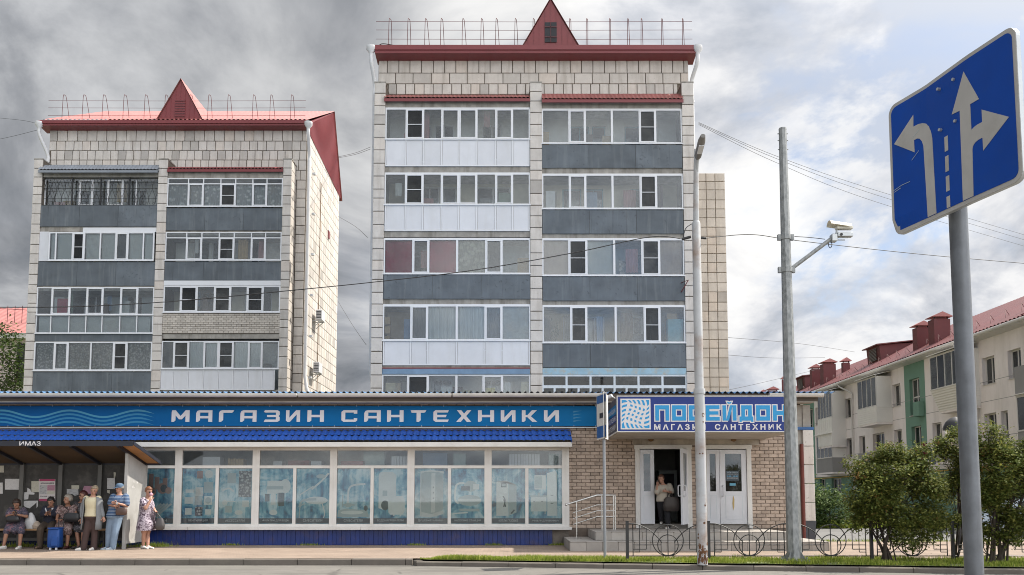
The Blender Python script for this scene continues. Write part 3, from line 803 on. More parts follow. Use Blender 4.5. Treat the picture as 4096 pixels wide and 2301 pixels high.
downpipe(rt, dens([(-6.32, YR + 0.5, zt - 0.35), (-6.3, YR + .55, zt - 0.75), (-6.2, yp, zt - 1.5), (-6.2, yp, zt - 2.0)], 5) + [(-6.2, yp, 9), (-6.2, yp, 7.1), (-6.1, yp, 6.4), (-6.08, yp, 0.6)], 0.09)
downpipe(rt, dens([(8.32, YR + 0.5, zt - 0.35), (8.3, YR + .55, zt - 0.75), (8.12, yp, zt - 1.4), (8.12, yp, zt - 2.0)], 5) + [(8.12, yp, 9), (8.12, yp, 0.6)], 0.09)

def std(bal, ends, xs, kinds, covers, zt_, zb_, yf, wide=(), transom=None):
    glazing(bal, xs, zb_, zt_, yf, kinds, 0.055, transom, None, covers, wide, ends)
def mapx(lst, f): return [f(c) for c in lst]
xsA = mapx([268, 378, 497, 622, 741, 863, 992, 1107, 1219], rx)
c0, c1 = PL[1], PM[0]
zc = [18.93, 15.64, 12.76, 9.74, 6.86]       # ceilings
specL = [  # top, bottom, panel bottom, xs, kinds, covers, parapet
    (18.55, 17.14, 15.92, xsA, 'fnfoofof', None, 'pvc'),
    (15.60, 14.19, 13.02, xsA, 'fnfoofof', None, 'pvc'),
    (12.67, 11.12, 10.02, mapx([250, 432, 540, 732, 926, 1036, 1214], rx), 'fofFof'.lower(), ['red', None, 'red', 'camo', 'dark', None], 'slate'),
    (9.74, 8.20, 7.12, mapx([246, 424, 536, 732, 922, 1036, 1212], rx), 'fofFof'.lower(), [None, 'grey', 'white', 'white', 'grey', 'blind'], 'pvc'),
    (6.72, 5.20, 5.0, mapx([246, 406, 544, 732, 910, 1040, 1212], rx), 'fnffof', [None, None, None, None, None, None], 'none')]
for k, (t_, b_, p_, xs, kinds, cov, par) in enumerate(specL):
    fl = p_ if k < 4 else 4.2
    bl = balcony(rt, c0, c1, YR, fl, zc[k], k)
    std(bl, (c0, c1), xs, kinds, cov, t_, b_, YR + 0.05, wide=(len(xs) // 2,))
    MB().box(c0, c1, YR + 0.07, YR + 0.13, t_ - 0.02, t_ + 0.05).build('head_strip', M_PVCW if k != 4 else M_BLUEPAINT, bl)
    if par == 'pvc': pvc_row(bl, [c0 + 0.05] + xs[1:-1] + [c1 - 0.05], YR + 0.03, p_, b_ - 0.03)
    elif par == 'slate': slate_row(bl, c0 + 0.01, c1 - 0.01, YR + 0.02, p_, b_ - 0.06)
    if k == 0: MB().box(c0, c1, YR + 0.1, YR + 1.1, 18.6, 18.95).build('lintel_beam', M_SLAB, bl)
    if k == 2:
        MB().box(c1 - 0.55, c1 - 0.05, YR + 0.35, YR + 0.7, p_, p_ + 1.9).build('wardrobe', M_CARD, bl)
        MB().box(c1 - 0.2, c1 - 0.1, YR + 0.4, YR + 0.5, p_ + 1.9, p_ + 2.1).build('jar', M_PVC, bl)
    if k == 3:
        for q in range(4): MB().box(c0 + 0.05, c0 + 0.28, YR + 0.3, YR + 0.55, p_ + 0.6 + 0.42 * q, p_ + 0.9 + 0.42 * q).build('stored_box', M_CARD, bl)
    if k == 4:
        MB().box(c0 + 0.02, c1 - 0.02, YR + 0.0, YR + 0.06, 6.97, 7.02).build('red_edge_strip', M_RED, bl)
        MB().box(c0 + 0.02, c1 - 0.02, YR + 0.01, YR + 0.06, 6.74, 6.968).build('painted_board', mat('dull_blue_board', (0.17, 0.27, 0.40), .6), bl)
        MB().box(c0 + 0.12, c0 + 0.55, YR + 0.3, YR + 0.6, 4.6, 6.4).build('cupboard', mat('cream_cupboard', (0.55, 0.48, 0.32), 0.6), bl)
        MB().box(c1 - 0.4, c1 - 0.06, YR + 0.3, YR + 0.6, 4.6, 6.45).build('cupboard', mat('cream_cupboard', (0.55, 0.48, 0.32), 0.6), bl)
        curtain(bl, rx(625), rx(700), YR + 0.4, 5.0, 6.25, M_WHITEC, 0.03, 0.2, 'hung_cloth')
        curtain(bl, rx(925), rx(990), YR + 0.4, 5.0, 6.2, M_YELLOW, 0.03, 0.2, 'hung_cloth')
        curtain(bl, rx(760), rx(830), YR + 0.5, 5.0, 6.1, mat('olive_cloth', (0.30, 0.28, 0.14), 0.9), 0.03, 0.2, 'hung_cloth')
c0, c1 = PM[1], PR[0]
xsB = mapx([1326, 1494, 1606, 1788, 1976, 2088, 2254], rx)
specR = [(18.50, 16.95, 15.84, xsB, 'foffnf', None, 'slate'), (15.55, 14.01, 12.90, xsB, 'foffnf', None, 'slate'),
         (12.66, 11.04, 9.94, mapx([1318, 1488, 1610, 1795, 1982, 2102, 2268], rx), 'fnffnf', ['pink', None, 'blind', None, None, 'pink'], 'slate'),
         (9.71, 8.10, 7.03, mapx([1318, 1498, 1606, 1800, 1992, 2098, 2270], rx), 'fnffnf', None, 'slate')]
for k, (t_, b_, p_, xs, kinds, cov, par) in enumerate(specR):
    bl = balcony(rt, c0, c1, YR, p_, zc[k], k + 1, None, M_TEAL if k < 2 else None)
    std(bl, (c0, c1), xs, kinds, cov, t_, b_, YR + 0.05, wide=(3,))
    MB().box(c0, c1, YR + 0.07, YR + 0.13, t_ - 0.02, t_ + 0.05).build('head_strip', M_PVCW, bl)
    slate_row(bl, c0 + 0.01, c1 - 0.01, YR + 0.02, p_, b_ - 0.07)
    if k == 0: MB().box(c0, c1, YR + 0.1, YR + 1.1, 18.55, 18.95).build('lintel_beam', M_SLAB, bl); MB().box(c0 + .03, c0 + .32, YR + .3, YR + .6, p_, p_ + 1.75).build('stored_box', M_CARD, bl)
    if k == 1: MB().box(c0 + .18, c0 + .58, YR + .3, YR + .6, p_, p_ + 2.0).build('white_fridge', M_PVC, bl)
    if k == 2: curtain(bl, rx(1835), rx(1925), YR + 0.5, b_, b_ + 0.85, M_LACE, 0.03, 0.2, 'hung_cloth', 0.1)
    if k == 3:
        MB().box(c1 - .72, c1 - .06, YR + .3, YR + .65, p_, p_ + 2.15).build('blue_cabinet', M_BLUEFURN, bl)
        MB().box(c1 - .75, c1 - .3, YR + .3, YR + .6, p_ + 2.16, p_ + 2.4).build('stored_box', M_CARD, bl)
        MB().box(c0 + .02, c0 + .36, YR + .3, YR + .6, p_, p_ + 2.3).build('wardrobe', M_BROWNC, bl)
        pl = MB()
        for q in range(60):
            a = Vector((c0 + .5 + rnd(-.2, .2), YR + .4 + rnd(-.1, .1), p_ + 1.2 + rnd(0, 1.0))); pl.add([a, a + Vector((rnd(-.1, .1), 0, .05)), a + Vector((rnd(-.05, .1), .03, -.08))], [(0, 1, 2)])
        pl.build('house_plant', mat('house_plant', (0.03, 0.05, 0.02), 0.6), bl)
# lowest visible right loggia: old painted wooden frames
bl = balcony(rt, c0, c1, YR, 4.2, zc[4], 1, mat('dark_loggia_boards', (0.10, 0.085, 0.07), .8), None, slab_m=M_SLAB)
MB().box(c0, c1, YR + 0.02, YR + 0.08, 6.72, 7.0).build('painted_board', M_BLUEPAINT, bl)
MB().box(c0 + .02, c1 - .02, YR + .12, YR + 1.44, 6.70, 6.715).build('ceiling_board', M_DOORDARK, bl)  # added dark sheet, paints shade over the loggia ceiling behind the panes
f = MB(); W = c1 - c0
for i in range(7): x = c0 + W * i / 6; f.box(x - 0.045, x + 0.045, YR + 0.03, YR + 0.1, 4.6, 6.72)
f.box(c0, c1, YR + 0.032, YR + 0.098, 6.64, 6.715); f.box(c0, c1, YR + 0.032, YR + 0.098, 6.13, 6.26)
for i in range(6): x = c0 + W * (i + .5) / 6; f.box(x - 0.045, x + 0.045, YR + 0.034, YR + 0.096, 4.6, 6.13)
f.build('window_frame', M_BLUEW, bl)
for i in range(6):
    a, b = c0 + W * i / 6 + .045, c0 + W * (i + 1) / 6 - .045
    MB().box(a, b, YR + 0.06, YR + 0.066, 6.26, 6.64).build('pane', M_OLDPANE, bl)
    MB().box(a, (a + b) / 2 - .045, YR + 0.06, YR + 0.066, 4.6, 6.13).build('pane', M_OLDPANE, bl); MB().box((a + b) / 2 + .045, b, YR + 0.06, YR + 0.066, 4.6, 6.13).build('pane', M_OLDPANE, bl)
for x, z, m in ((c0 + 1.6, 6.3, M_CARD), (c0 + 2.6, 6.3, M_CARD), (c1 - .4, 5.2, M_CARD), (c1 - .5, 6.28, M_CARD)):
    MB().box(x - .3, x + .3, YR + .3, YR + .6, z - .02, z + .28).build('stored_box', m, bl)
visor(rt, PL[1] - 0.05, PM[0], Y1, 19.28, YR - 0.12, 18.98, M_VISOR, M_RED)
visor(rt, PM[1], PR[0] + 0.05, Y1, 19.3, YR - 0.18, 18.90, M_VISOR, M_RED)
# dish-arm bracket on the right pillar
MB().tube([(7.3, YR - 0.02, 10.7), (7.55, YR - 0.35, 10.75), (7.3, YR - 0.02, 10.3)], 0.025, 5).build('bracket', M_REDROD, rt)
# rear wing seen past the right corner
wx0, wx1 = 8.0, ax(2908, 1100, 40.0)
wz = az(2850, 692, 40.0)
MB().box(wx0, wx1, 40.06, 46, 0.1, wz).build('rear_wing', mat('wing_joint', (0.26, 0.21, 0.155), .9, .25, 4), rt)
B = []; z = wz
while z > 4.5:
    hh = rnd(0.40, 0.50); x = wx1 - 1.85
    for w in (0.52, 0.42, 0.43, 0.48):
        B.append((x + w / 2, 40.03, z - hh / 2, w - 0.030, 0.06, hh - 0.030)); x += w
    z -= hh
pieces(rt, 'wing_tile', B, M_TILE2, 300, 0.05)

# ---- left tower
YL = 44.0
def lx(cx, cy=1000): return ax(cx / 1.8086, cy, YL)
PL, PM, PR = (-25.2, -24.74), (-18.63, -18.14), (-12.06, -11.61)
YB = 53.6
lt, Y1 = tower('pale tiled block on the left with sunlit side wall and pink-red pitched roof', PL, PM, PR, -25.0, -11.08, YL, YB - YL, az(660, 522, YL + 1), 18.6, 6.8, 19.25)
zr = [az(660, 300 + y / 1.8086, Y1) for y in (398, 478, 547, 615, 690, 760)]
T = tile_rows(-25.0, -11.1, Y1, [(zr[1], zr[0], 0.53)], 0.04) + tile_rows(-25.0, -11.1, Y1, [(zr[2], zr[1], 0.45)], 0.06) + tile_rows(-24.9, -11.1, Y1, [(zr[3], zr[2], 0.41), (zr[4], zr[3], 0.41), (zr[5], zr[4], 0.41)], 0.06)
for a, b in (PL, PM, PR): T += pillar_tiles(a, b, YL, 6.2, 19.25, 0.5)
T += tile_rows(-11.6, -11.1, Y1, [(6.5 + 0.5 * k, 7.0 + 0.5 * k, 0.5) for k in range(24)], 0.0)
S = side_tiles(-11.61, YL + 0.06, Y1, 6.3, 19.2, 0.94, 0.5, 1)
S2 = side_tiles(-11.05, Y1 + 0.06, YB, 5.6, az(660, 520, Y1), 0.62, 0.56, 1)
pieces(lt, 'facing_tile', T + S + S2, M_TILE, 300, 0.05)
MB().box(-11.062, -11.02, 48.3, 48.36, 5.5, 19.6).build('joint_strip', mat('rust_joint', (0.20, 0.12, 0.06), 0.8), lt)
zf, zt = az(660, 520, Y1 - 0.1), az(660, 484, YL + 0.45)
eaves(lt, ax(155, 500, YL + .45), -11.0, YL + 0.45, zf - 0.02, zt, Y1 + 0.3)
zrd = az(800, 446, 51.3)
rx0, rx1 = -25.1, -10.95
def ribbed(p0, p1, p2, p3, n, m, name, parent, hgt=0.03):
    """profiled sheet between edges p0-p1 (eave) and p3-p2 (ridge)"""
    mb = MB(); V = []; p0, p1, p2, p3 = map(Vector, (p0, p1, p2, p3))
    nrm = (p1 - p0).cross(p3 - p0).normalized()
    for i in range(n + 1):
        u = i / n; h = nrm * (hgt if i % 4 in (1, 2) else 0.0)
        V += [p0.lerp(p1, u) + h, p3.lerp(p2, u) + h]
    mb.add(V, [(2 * i, 2 * i + 2, 2 * i + 3, 2 * i + 1) for i in range(n)]); return mb.build(name, m, parent)
ribbed((rx0, YL + 0.42, zt + 0.06), (rx1, YL + 0.42, zt + 0.06), (rx1, 51.3, zrd), (rx0, 51.3, zrd), 240, M_REDP, 'roof', lt)
ribbed((rx1, YB + 0.5, zt - 1.0), (rx0, YB + 0.5, zt - 1.0), (rx0, 51.3, zrd), (rx1, 51.3, zrd), 60, M_REDP, 'roof_back', lt)
gy = [(Y1 + 0.05, zf), (YB + 0.3, zf - 0.6), (YB + 0.3, zt - 0.4), (51.3, zrd - 0.06), (YL + 0.7, zt + 0.02)]
MB().prism(gy, -11.14, -11.03, 'x').build('gable_sheet', M_RED, lt)
for k in range(34):
    y = YL + 1.3 + k * 0.26
    zb = zf - 0.6 * (y - Y1) / (YB - Y1); ztp = zt + (zrd - zt) * (y - YL - .7) / (51.3 - YL - .7) if y < 51.3 else zrd + (zt - .4 - zrd) * (y - 51.3) / (YB + .3 - 51.3)
    if ztp - 0.1 > zb: MB().box(-11.03, -11.005, y, y + 0.05, zb, ztp - 0.1).build('sheet_rib', M_RED, lt)
hoop_rail(lt, -24.9, -11.3, YL + 0.85, zt + 0.06, 12, 1.6)
dormer(lt, ax(720, 460, YL + .7), 1.27, zt + 0.05, az(720, 322, YL + .7) - zt - 0.03, YL + 0.7, 49.5, False)
yp = Y1 - 0.02
downpipe(lt, dens([(-25.3, YL + 0.5, zt - 0.4), (-25.28, YL + .55, zt - 0.75), (-24.98, yp - .1, zt - 1.7), (-24.98, yp - .1, zt - 2.1)], 5) + [(-24.98, yp - .1, 19.2)], 0.09)
downpipe(lt, dens([(-10.9, YL + 0.5, zt - 0.4), (-10.9, YL + .55, zt - 0.75), (-10.93, yp, zt - 1.6), (-10.93, yp, zt - 2.0)], 5) + [(-10.93, yp, 9), (-10.93, yp, 7.9), (-10.8, yp - .1, 7.2), (-10.6, yp - .2, 6.7)], 0.09)
for y, z in ((47.0, 11.3), (46.6, 8.3)):   # air conditioners on the side wall
    zz = z
    u = part_empty('air_conditioner', lt)
    MB().box(-10.88, -10.55, y, y + 0.8, zz, zz + 0.58).build('casing', M_PVC, u, bevel=0.02)
    for q in range(5): MB().box(-10.88 + .03, -10.58, y - 0.012, y, zz + .1 + q * .085, zz + .14 + q * .085).build('vent_slat', M_NET, u)
    br = MB()
    for yy in (y + .1, y + .66): br.box(-11.04, -10.55, yy, yy + .04, zz - .04, zz - .002); br.prism([(-11.04, zz - .4), (-11.0, zz - .4), (-10.6, zz - .04), (-10.66, zz - .04)], yy, yy + .04, 'y')
    br.build('wall_bracket', M_GALV, u)
MB().box(-11.04, -10.99, 50.4, 50.75, 17.0, 17.45).build('vent_hatch', M_RED, lt)
c0, c1 = PL[1], PM[0]
zc = [18.55, 15.45, 12.45, 9.62]
bl = balcony(lt, c0, c1, YL, 15.63, zc[0], 0)
glazing(bl, mapx([330, 535, 632, 742, 853, 950, 1132], lx), 16.80, 18.28, YL + 0.3, 'fofofF'.lower(), 0.06, ends=(c0, c1))
slate_row(bl, c0, c1, YL + 0.02, 15.63, 16.76)
gr = MB(); gx0, gx1 = c0 + 0.05, c1 - 0.05        # wrought iron grille
for z in (16.8, 17.15, 17.7, 18.2): gr.tube([(gx0, YL + 0.1, z), (gx1, YL + 0.1, z)], 0.014, 4)
n = 34
for i in range(n + 1):
    x = gx0 + (gx1 - gx0) * i / n; d = 0.10 if i % 2 else -0.10
    gr.tube(dens([(x, YL + 0.1, 16.8), (x + d, YL + 0.09, 17.15), (x - d * .9, YL + 0.1, 17.75), (x + d * .4, YL + .1, 18.22)], 4), 0.011, 4)
    if i % 2: gr.tube([(x + 0.05 * math.cos(q), YL + 0.09, 16.9 + 0.05 * math.sin(q)) for q in np.linspace(0, 5.6, 8)], 0.009, 4)
gr.build('iron_grille', M_IRON, bl)
for q in range(1, 4): x = gx0 + (gx1 - gx0) * q / 4; MB().box(x - .03, x + .03, YL + .1, YL + .16, 16.78, 18.3).build('grille_post', M_IRON, bl)
visor(lt, c0 - 0.1, c1 + 0.05, Y1, 19.0, YL - 0.25, 18.62, M_GREYSHEET, M_GREYSHEET)
MB().box(c0, c1, YL + 0.1, YL + 1.1, 18.32, 18.6).build('lintel_beam', M_SLAB, bl)
bl = balcony(lt, c0, c1, YL, 12.47, zc[1], 1)
glazing(bl, mapx([352, 400, 522, 606, 722, 834, 922, 1034, 1108], lx), 13.80, 15.33, YL + 0.02, 'ffnffoff', 0.07, covers=['blind', 'blind', None, 'blind', 'blind', 'dark', 'blind', 'blind'])
slate_row(bl, c0, c1, YL + 0.03, 12.47, 13.74)
MB().box(c0, lx(345), YL + 0.04, YL + 0.09, 13.78, 15.36).build('corner_panel', M_PVC, bl)
MB().box(lx(590), c1, YL + 0.05, YL + 0.1, 15.34, 15.58).build('head_strip', M_PVCW, bl)
MB().box(c0, c1, YL + 0.4, YL + 1.1, 15.36, 15.4).build('lintel_beam', M_SLAB, bl)
bl = balcony(lt, c0, c1, YL, 9.75, zc[2], 0)
xs = mapx([292, 388, 518, 640, 756, 884, 1006, 1094], lx)
glazing(bl, xs, 10.93, 12.40, YL + 0.04, 'fofofof', 0.06, ends=(c0, c1))
glazing(bl, xs, 9.96, 10.93, YL + 0.041, 'fffffff', 0.05, ends=(c0, c1))
for i in range(7): MB().box(xs[i], xs[i + 1], YL + 0.2, YL + 0.22, 9.9, 10.9).build('frosted_board', M_BLIND, bl)
MB().box(xs[1] + .05, xs[2] - .25, YL + .5, YL + .55, 10.9, 11.9).build('hung_cloth', M_REDC, bl)
MB().box(c0, c1, YL + 0.06, YL + 0.12, 9.55, 9.93).build('parapet_sheet', M_SLATE, bl)
bl = balcony(lt, c0, c1, YL, 6.93, zc[3], 1)
glazing(bl, mapx([268, 424, 522, 686, 848, 944, 1082], lx), 8.00, 9.52, YL + 0.03, 'fofFnf'.lower(), 0.07, ends=(c0, c1), covers=['lace', 'lace', 'lace', 'lace', None, 'lace'])
slate_row(bl, c0, c1, YL + 0.03, 6.93, 7.94)
c0, c1 = PM[1], PR[0]
xs7 = mapx([1228, 1346, 1456, 1582, 1690, 1815, 1918, 2028], lx)
bl = balcony(lt, c0, c1, YL, 15.43, 18.5, 1)
glazing(bl, xs7, 16.70, 18.24, YL + 0.03, 'fofnfof', 0.055, 0.28, ends=(c0, c1), covers=['leaf', 'leaf', 'leaf', 'brown', 'leaf', 'leaf', 'leaf'])
slate_row(bl, c0, c1, YL + 0.03, 15.43, 16.62)
MB().box(c0, c1, YL + 0.1, YL + 1.1, 18.26, 18.6).build('lintel_beam', M_SLAB, bl)
visor(lt, c0, c1 + 0.02, Y1, 18.95, YL - 0.1, 18.72, M_RED, M_RED)
bl = balcony(lt, c0, c1, YL, 12.75, 15.45, 0)
glazing(bl, xs7, 13.82, 15.33, YL + 0.03, 'fofnfof', 0.055, 0.28, ends=(c0, c1))
slate_row(bl, c0, c1, YL + 0.03, 12.75, 13.75)
bl = balcony(lt, c0, c1, YL, 9.95, 12.75, 1)
glazing(bl, mapx([1205, 1316, 1434, 1560, 1676, 1796, 1910, 2014], lx), 11.06, 12.47, YL + 0.03, 'fnfnfnf', 0.07, ends=(c0, c1))
MB().box(c0, c1, YL + 0.02, YL + 0.08, 12.48, 12.74).build('head_strip', M_PVCW, bl)
B = brick_rows(bl, c0, c1, YL + 0.03, 9.97, 11.0, M_BRICKW, 0.25, 0.105, 0.015)
pieces(bl, 'brick', B, M_BRICKW, 300, 0.04)
MB().box(c0, c1, YL + 0.05, YL + 0.15, 9.95, 11.02).build('mortar', M_GROUT, bl)
bl = balcony(lt, c0, c1, YL, 7.0, 9.65, 0)
xs8 = mapx([1190, 1280, 1387, 1496, 1602, 1707, 1815, 1914, 2004], lx)
glazing(bl, xs8, 8.10, 9.56, YL + 0.03, 'fnfonfof', 0.055, ends=(c0, c1), covers=['dark', None, 'vert', 'vert', None, 'vert', 'vert', None])
pvc_row(bl, xs8, YL + 0.03, 7.0, 8.06)

# ------------------------------------------------------------------ lettering
def text_mesh(body, bold=0.0):
    cu = bpy.data.curves.new('lettering', 'FONT'); cu.body = body; cu.size = 1.0; cu.offset = bold; cu.fill_mode = 'FRONT'; cu.resolution_u = 3
    o = bpy.data.objects.new('lettering', cu); COL.objects.link(o)
    dg = bpy.context.evaluated_depsgraph_get()
    me = bpy.data.meshes.new_from_object(o.evaluated_get(dg))
    V = [(v.co.x, v.co.y) for v in me.vertices]; Fs = [list(p.vertices) for p in me.polygons]
    bpy.data.objects.remove(o); bpy.data.curves.remove(cu); bpy.data.meshes.remove(me)
    return V, Fs
def text(parent, name, body, x0, x1, z0, z1, y, m, bold=0.02, spacing=None, plane=None):
    """flat lettering fitted to a box on a wall facing -Y (or mapped through plane(u,w))"""
    V, Fs = text_mesh(body, bold)
    xs = [v[0] for v in V]; ys = [v[1] for v in V]
    a, b, c, d = min(xs), max(xs), min(ys), max(ys)
    P = plane or (lambda u, w: (u, y, w))
    V2 = [P(x0 + (v[0] - a) / (b - a) * (x1 - x0), z0 + (v[1] - c) / (d - c) * (z1 - z0)) for v in V]
    mb = MB(); mb.add(V2, Fs); return mb.build(name, m, parent)

# block letters of the long shop sign, unit box, each a list of outlines
def letter(ch):
    t, h = 0.235, 0.24
    r = 0.16
    A = {
        'М': [[(0, 0), (0, .82), (.03, 1), (.22, 1), (.5, .50), (.78, 1), (1, 1), (1, 0), (.78, 0), (.78, .56), (.58, .22), (.42, .22), (.22, .56), (.22, .12), (.12, 0)]],
        'А': [[(0, 0), (0, .75), (.06, .93), (.2, 1), (1, 1), (1, 0), (.76, 0), (.76, .8), (.24, .8), (.24, .14), (.12, 0)], [(.24, .30), (.76, .30), (.76, .50), (.24, .50)]],
        'Г': [[(0, 0), (0, .75), (.06, .93), (.2, 1), (1, 1), (.94, .86), (.86, .78), (.28, .78), (.28, .16), (.14, 0)]],
        'З': [[(0, .86), (.06, 1), (.86, 1), (1, .88), (1, .60), (.92, .5), (1, .40), (1, .12), (.86, 0), (.0, 0), (.08, .2), (.76, .2), (.76, .41), (.2, .41), (.2, .59), (.76, .59), (.76, .8), (0.06, .8)]],
        'И': [[(0, .12), (0, 1), (.24, 1), (.24, .36), (.72, 1), (1, 1), (1, 0), (.76, 0), (.76, .64), (.28, 0), (.1, 0)]],
        'Н': [[(0, 0), (0, 1), (.24, 1), (.24, .6), (.76, .6), (.76, 1), (1, 1), (1, 0), (.76, 0), (.76, .4), (.24, .4), (.24, .12), (.14, 0)]],
        'С': [[(.14, 1), (1, 1), (1, .70), (.78, .70), (.78, .8), (.24, .8), (.24, .2), (.78, .2), (.78, .32), (1, .32), (1, .12), (.88, 0), (.14, 0), (0, .14), (0, .86)]],
        'Т': [[(0, 1), (1, 1), (.93, .84), (.84, .78), (.64, .78), (.64, .14), (.52, 0), (.38, 0), (.38, .78), (.06, .78)]],
        'Е': [[(0, 0.14), (0, .86), (.14, 1), (1, 1), (.94, .8), (.24, .8), (.24, .6), (.86, .6), (.8, .4), (.24, .4), (.24, .2), (1, .2), (.93, 0), (.14, 0)]],
        'Х': [[(0, 0), (.36, .5), (.04, 1), (.34, 1), (.52, .7), (.72, 1), (1, 1), (.66, .5), (1, 0), (.7, 0), (.5, .3), (.3, 0)]],
        'К': [[(0, 0), (0, 1), (.24, 1), (.24, .58), (.36, .58), (.66, 1), (.98, 1), (.58, .48), (1, 0), (.68, 0), (.36, .4), (.24, .4), (.24, .12), (.14, 0)]],
    }
    return A[ch]
def block_word(parent, name, word_boxes, y, m, table=letter, thick=0.012):
    for ch, x0, x1, z0, z1 in word_boxes:
        mb = MB()
        for k, poly in enumerate(table(ch)):
            mb.prism([(x0 + u * (x1 - x0), z0 + w * (z1 - z0)) for u, w in poly], y - thick - 0.0004 * k, y, 'y')
        mb.build(name, m, parent)

# ------------------------------------------------------------------ the shop
YW, YBAY, YC = 24.5, 24.1, 21.9
M_WHITE = mat('white_trim', (0.66, 0.645, 0.615), 0.5, 0.06, 2, dirt=(0.42, 0.39, 0.34), dirt_amt=0.4, dirt_scale=1.6)
M_GUTTER = mat('gutter_white', (0.55, 0.53, 0.50), 0.45, 0.1, 2)
M_SOFFIT = mat('soffit_boards', (0.38, 0.345, 0.30), 0.8, 0.15, 2)
M_BRICK = mat('silicate_brick', (0.46, 0.365, 0.295), 0.88, 0.13, 6, bump=0.35, bscale=45, per=0.24, dirt=(0.24, 0.185, 0.15), dirt_amt=0.5, dirt_scale=2.2)
M_MORTAR = mat('mortar', (0.17, 0.135, 0.11), 0.95, 0.2, 6)
M_BLUEROOF = mat('blue_metal_tile', (0.022, 0.092, 0.40), 0.42, 0.10, 1.5, dirt=(0.06, 0.09, 0.30), dirt_amt=0.4)
M_BLUEPL = mat('blue_plinth_paint', (0.006, 0.026, 0.155), 0.45, 0.15, 3, per=0.12, dirt=(0.10, 0.06, 0.05), dirt_amt=0.35, dirt_scale=4)
M_CYANROOF = mat('blue_roof_edge', (0.07, 0.17, 0.33), 0.4, 0.1, 3)
M_CONC = mat('plain_concrete', (0.36, 0.335, 0.30), 0.9, 0.18, 3, bump=0.3, dirt=(0.18, 0.15, 0.12), dirt_amt=0.6)
M_PLINTHBLK = mat('plinth_block', (0.16, 0.14, 0.12), 0.9, 0.35, 4, bump=0.5)
M_SHOPGLASS = glass_mat('shop_glass', (0.92, 0.95, 0.95), 0.8)
M_LETTER = mat('white_letter', (0.70, 0.68, 0.69), 0.45, 0.02, 2)
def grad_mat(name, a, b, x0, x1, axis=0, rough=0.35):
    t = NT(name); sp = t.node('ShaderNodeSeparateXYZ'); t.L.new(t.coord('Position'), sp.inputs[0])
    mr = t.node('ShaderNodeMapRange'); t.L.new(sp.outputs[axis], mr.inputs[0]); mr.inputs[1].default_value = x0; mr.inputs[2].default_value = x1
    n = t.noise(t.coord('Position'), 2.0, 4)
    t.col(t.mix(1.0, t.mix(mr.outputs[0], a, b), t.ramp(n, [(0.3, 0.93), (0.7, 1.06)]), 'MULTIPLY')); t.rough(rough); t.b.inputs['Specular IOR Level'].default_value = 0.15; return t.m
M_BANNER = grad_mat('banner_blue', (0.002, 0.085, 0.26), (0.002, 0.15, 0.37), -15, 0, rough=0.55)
M_WAVE = [mat('banner_wave_a', (0.045, 0.27, 0.42), 0.35, 0.02), mat('banner_wave_b', (0.012, 0.20, 0.38), 0.35, 0.02), mat('banner_wave_c', (0.010, 0.19, 0.37), 0.35, 0.02), mat('banner_wave_d', (0.012, 0.20, 0.38), 0.35, 0.02)]

shop = thing('shop_building', 'long single-storey plumbing shop with blue banner, display windows and brick entrance', 'shop')
# carcass: walls around a hollow interior
ww = MB()
ww.box(-32, 8.26, 33, 33.2, 0.1, 4.2); ww.box(-32, -31.8, YW + .2, 33, 0.1, 4.2); ww.box(8.06, 8.26, YW + .21, 33, 0.1, 4.2)
ww.build('rear_wall', M_CONC, shop)
MB().box(-32, 8.2, YW + 0.1, 33, 0.3, 0.52).build('floor', mat('shop_floor', (0.32, 0.30, 0.27), 0.5), shop)
MB().box(-31.9, 8.05, YW + 0.2, 33, 3.3, 3.36).build('ceiling', mat('shop_ceiling', (0.62, 0.62, 0.6), 0.8), shop)
MB().box(-31.7, 1.6, 27.2, 27.3, 0.52, 3.3).build('back_partition', mat('shop_back', (0.40, 0.42, 0.41), 0.8), shop)
# wall above the bay, behind banner
MB().box(-32, 8.26, YW, YW + 0.2, 3.3, 4.2).build('upper_wall', M_MORTAR, shop)
eb = brick_rows(shop, -16, 2.4, YW - 0.03, 4.09, 4.2, M_BRICK, thick=0.05)
pieces(shop, 'brick', eb, M_BRICK, 75)
# roof sheet with wavy front edge, gutter, soffit
n = int(48 / 0.0215); V = []
for i in range(n + 1):
    x = -33 + i * 0.0215 * 42.1 / 48 * 1.0; h = 0.032 * math.sin(2 * math.pi * x / 0.17)
    V += [(x, 23.98, 4.405 + h), (x, 33.5, 5.2 + h)]
mb = MB(); mb.add(V, [(2 * i, 2 * i + 2, 2 * i + 3, 2 * i + 1) for i in range(n)], 0, True); mb.build('roof_sheet', M_CYANROOF, shop)
MB().box(-33, 8.6, 24.02, 24.06, 4.16, 4.375).build('fascia_board', mat('dark_void_board', (0.10, 0.08, 0.065), 0.9), shop)
ring = [(23.92 + 0.075 * math.cos(a), 4.345 + 0.085 * math.sin(a)) for a in np.linspace(math.pi, 2 * math.pi, 9)]
for a, b in ((-33, -6.02), (-5.98, -1.7), (-1.66, 2.55)):
    MB().prism(ring + [(23.995, 4.37), (23.845, 4.37)], a, b, 'x').build('gutter', M_GUTTER, shop)
MB().prism(ring + [(23.995, 4.37), (23.845, 4.37)], 7.2, 8.72, 'x').build('gutter', M_GUTTER, shop)
x = -15
while x < 2.5:
    MB().box(x, x + 0.02, 23.835, 24.0, 4.365, 4.38).build('gutter_clip', M_GALV, shop); x += 0.77
MB().box(-33, 8.5, 24.03, YW, 4.13, 4.155).build('soffit', M_SOFFIT, shop)
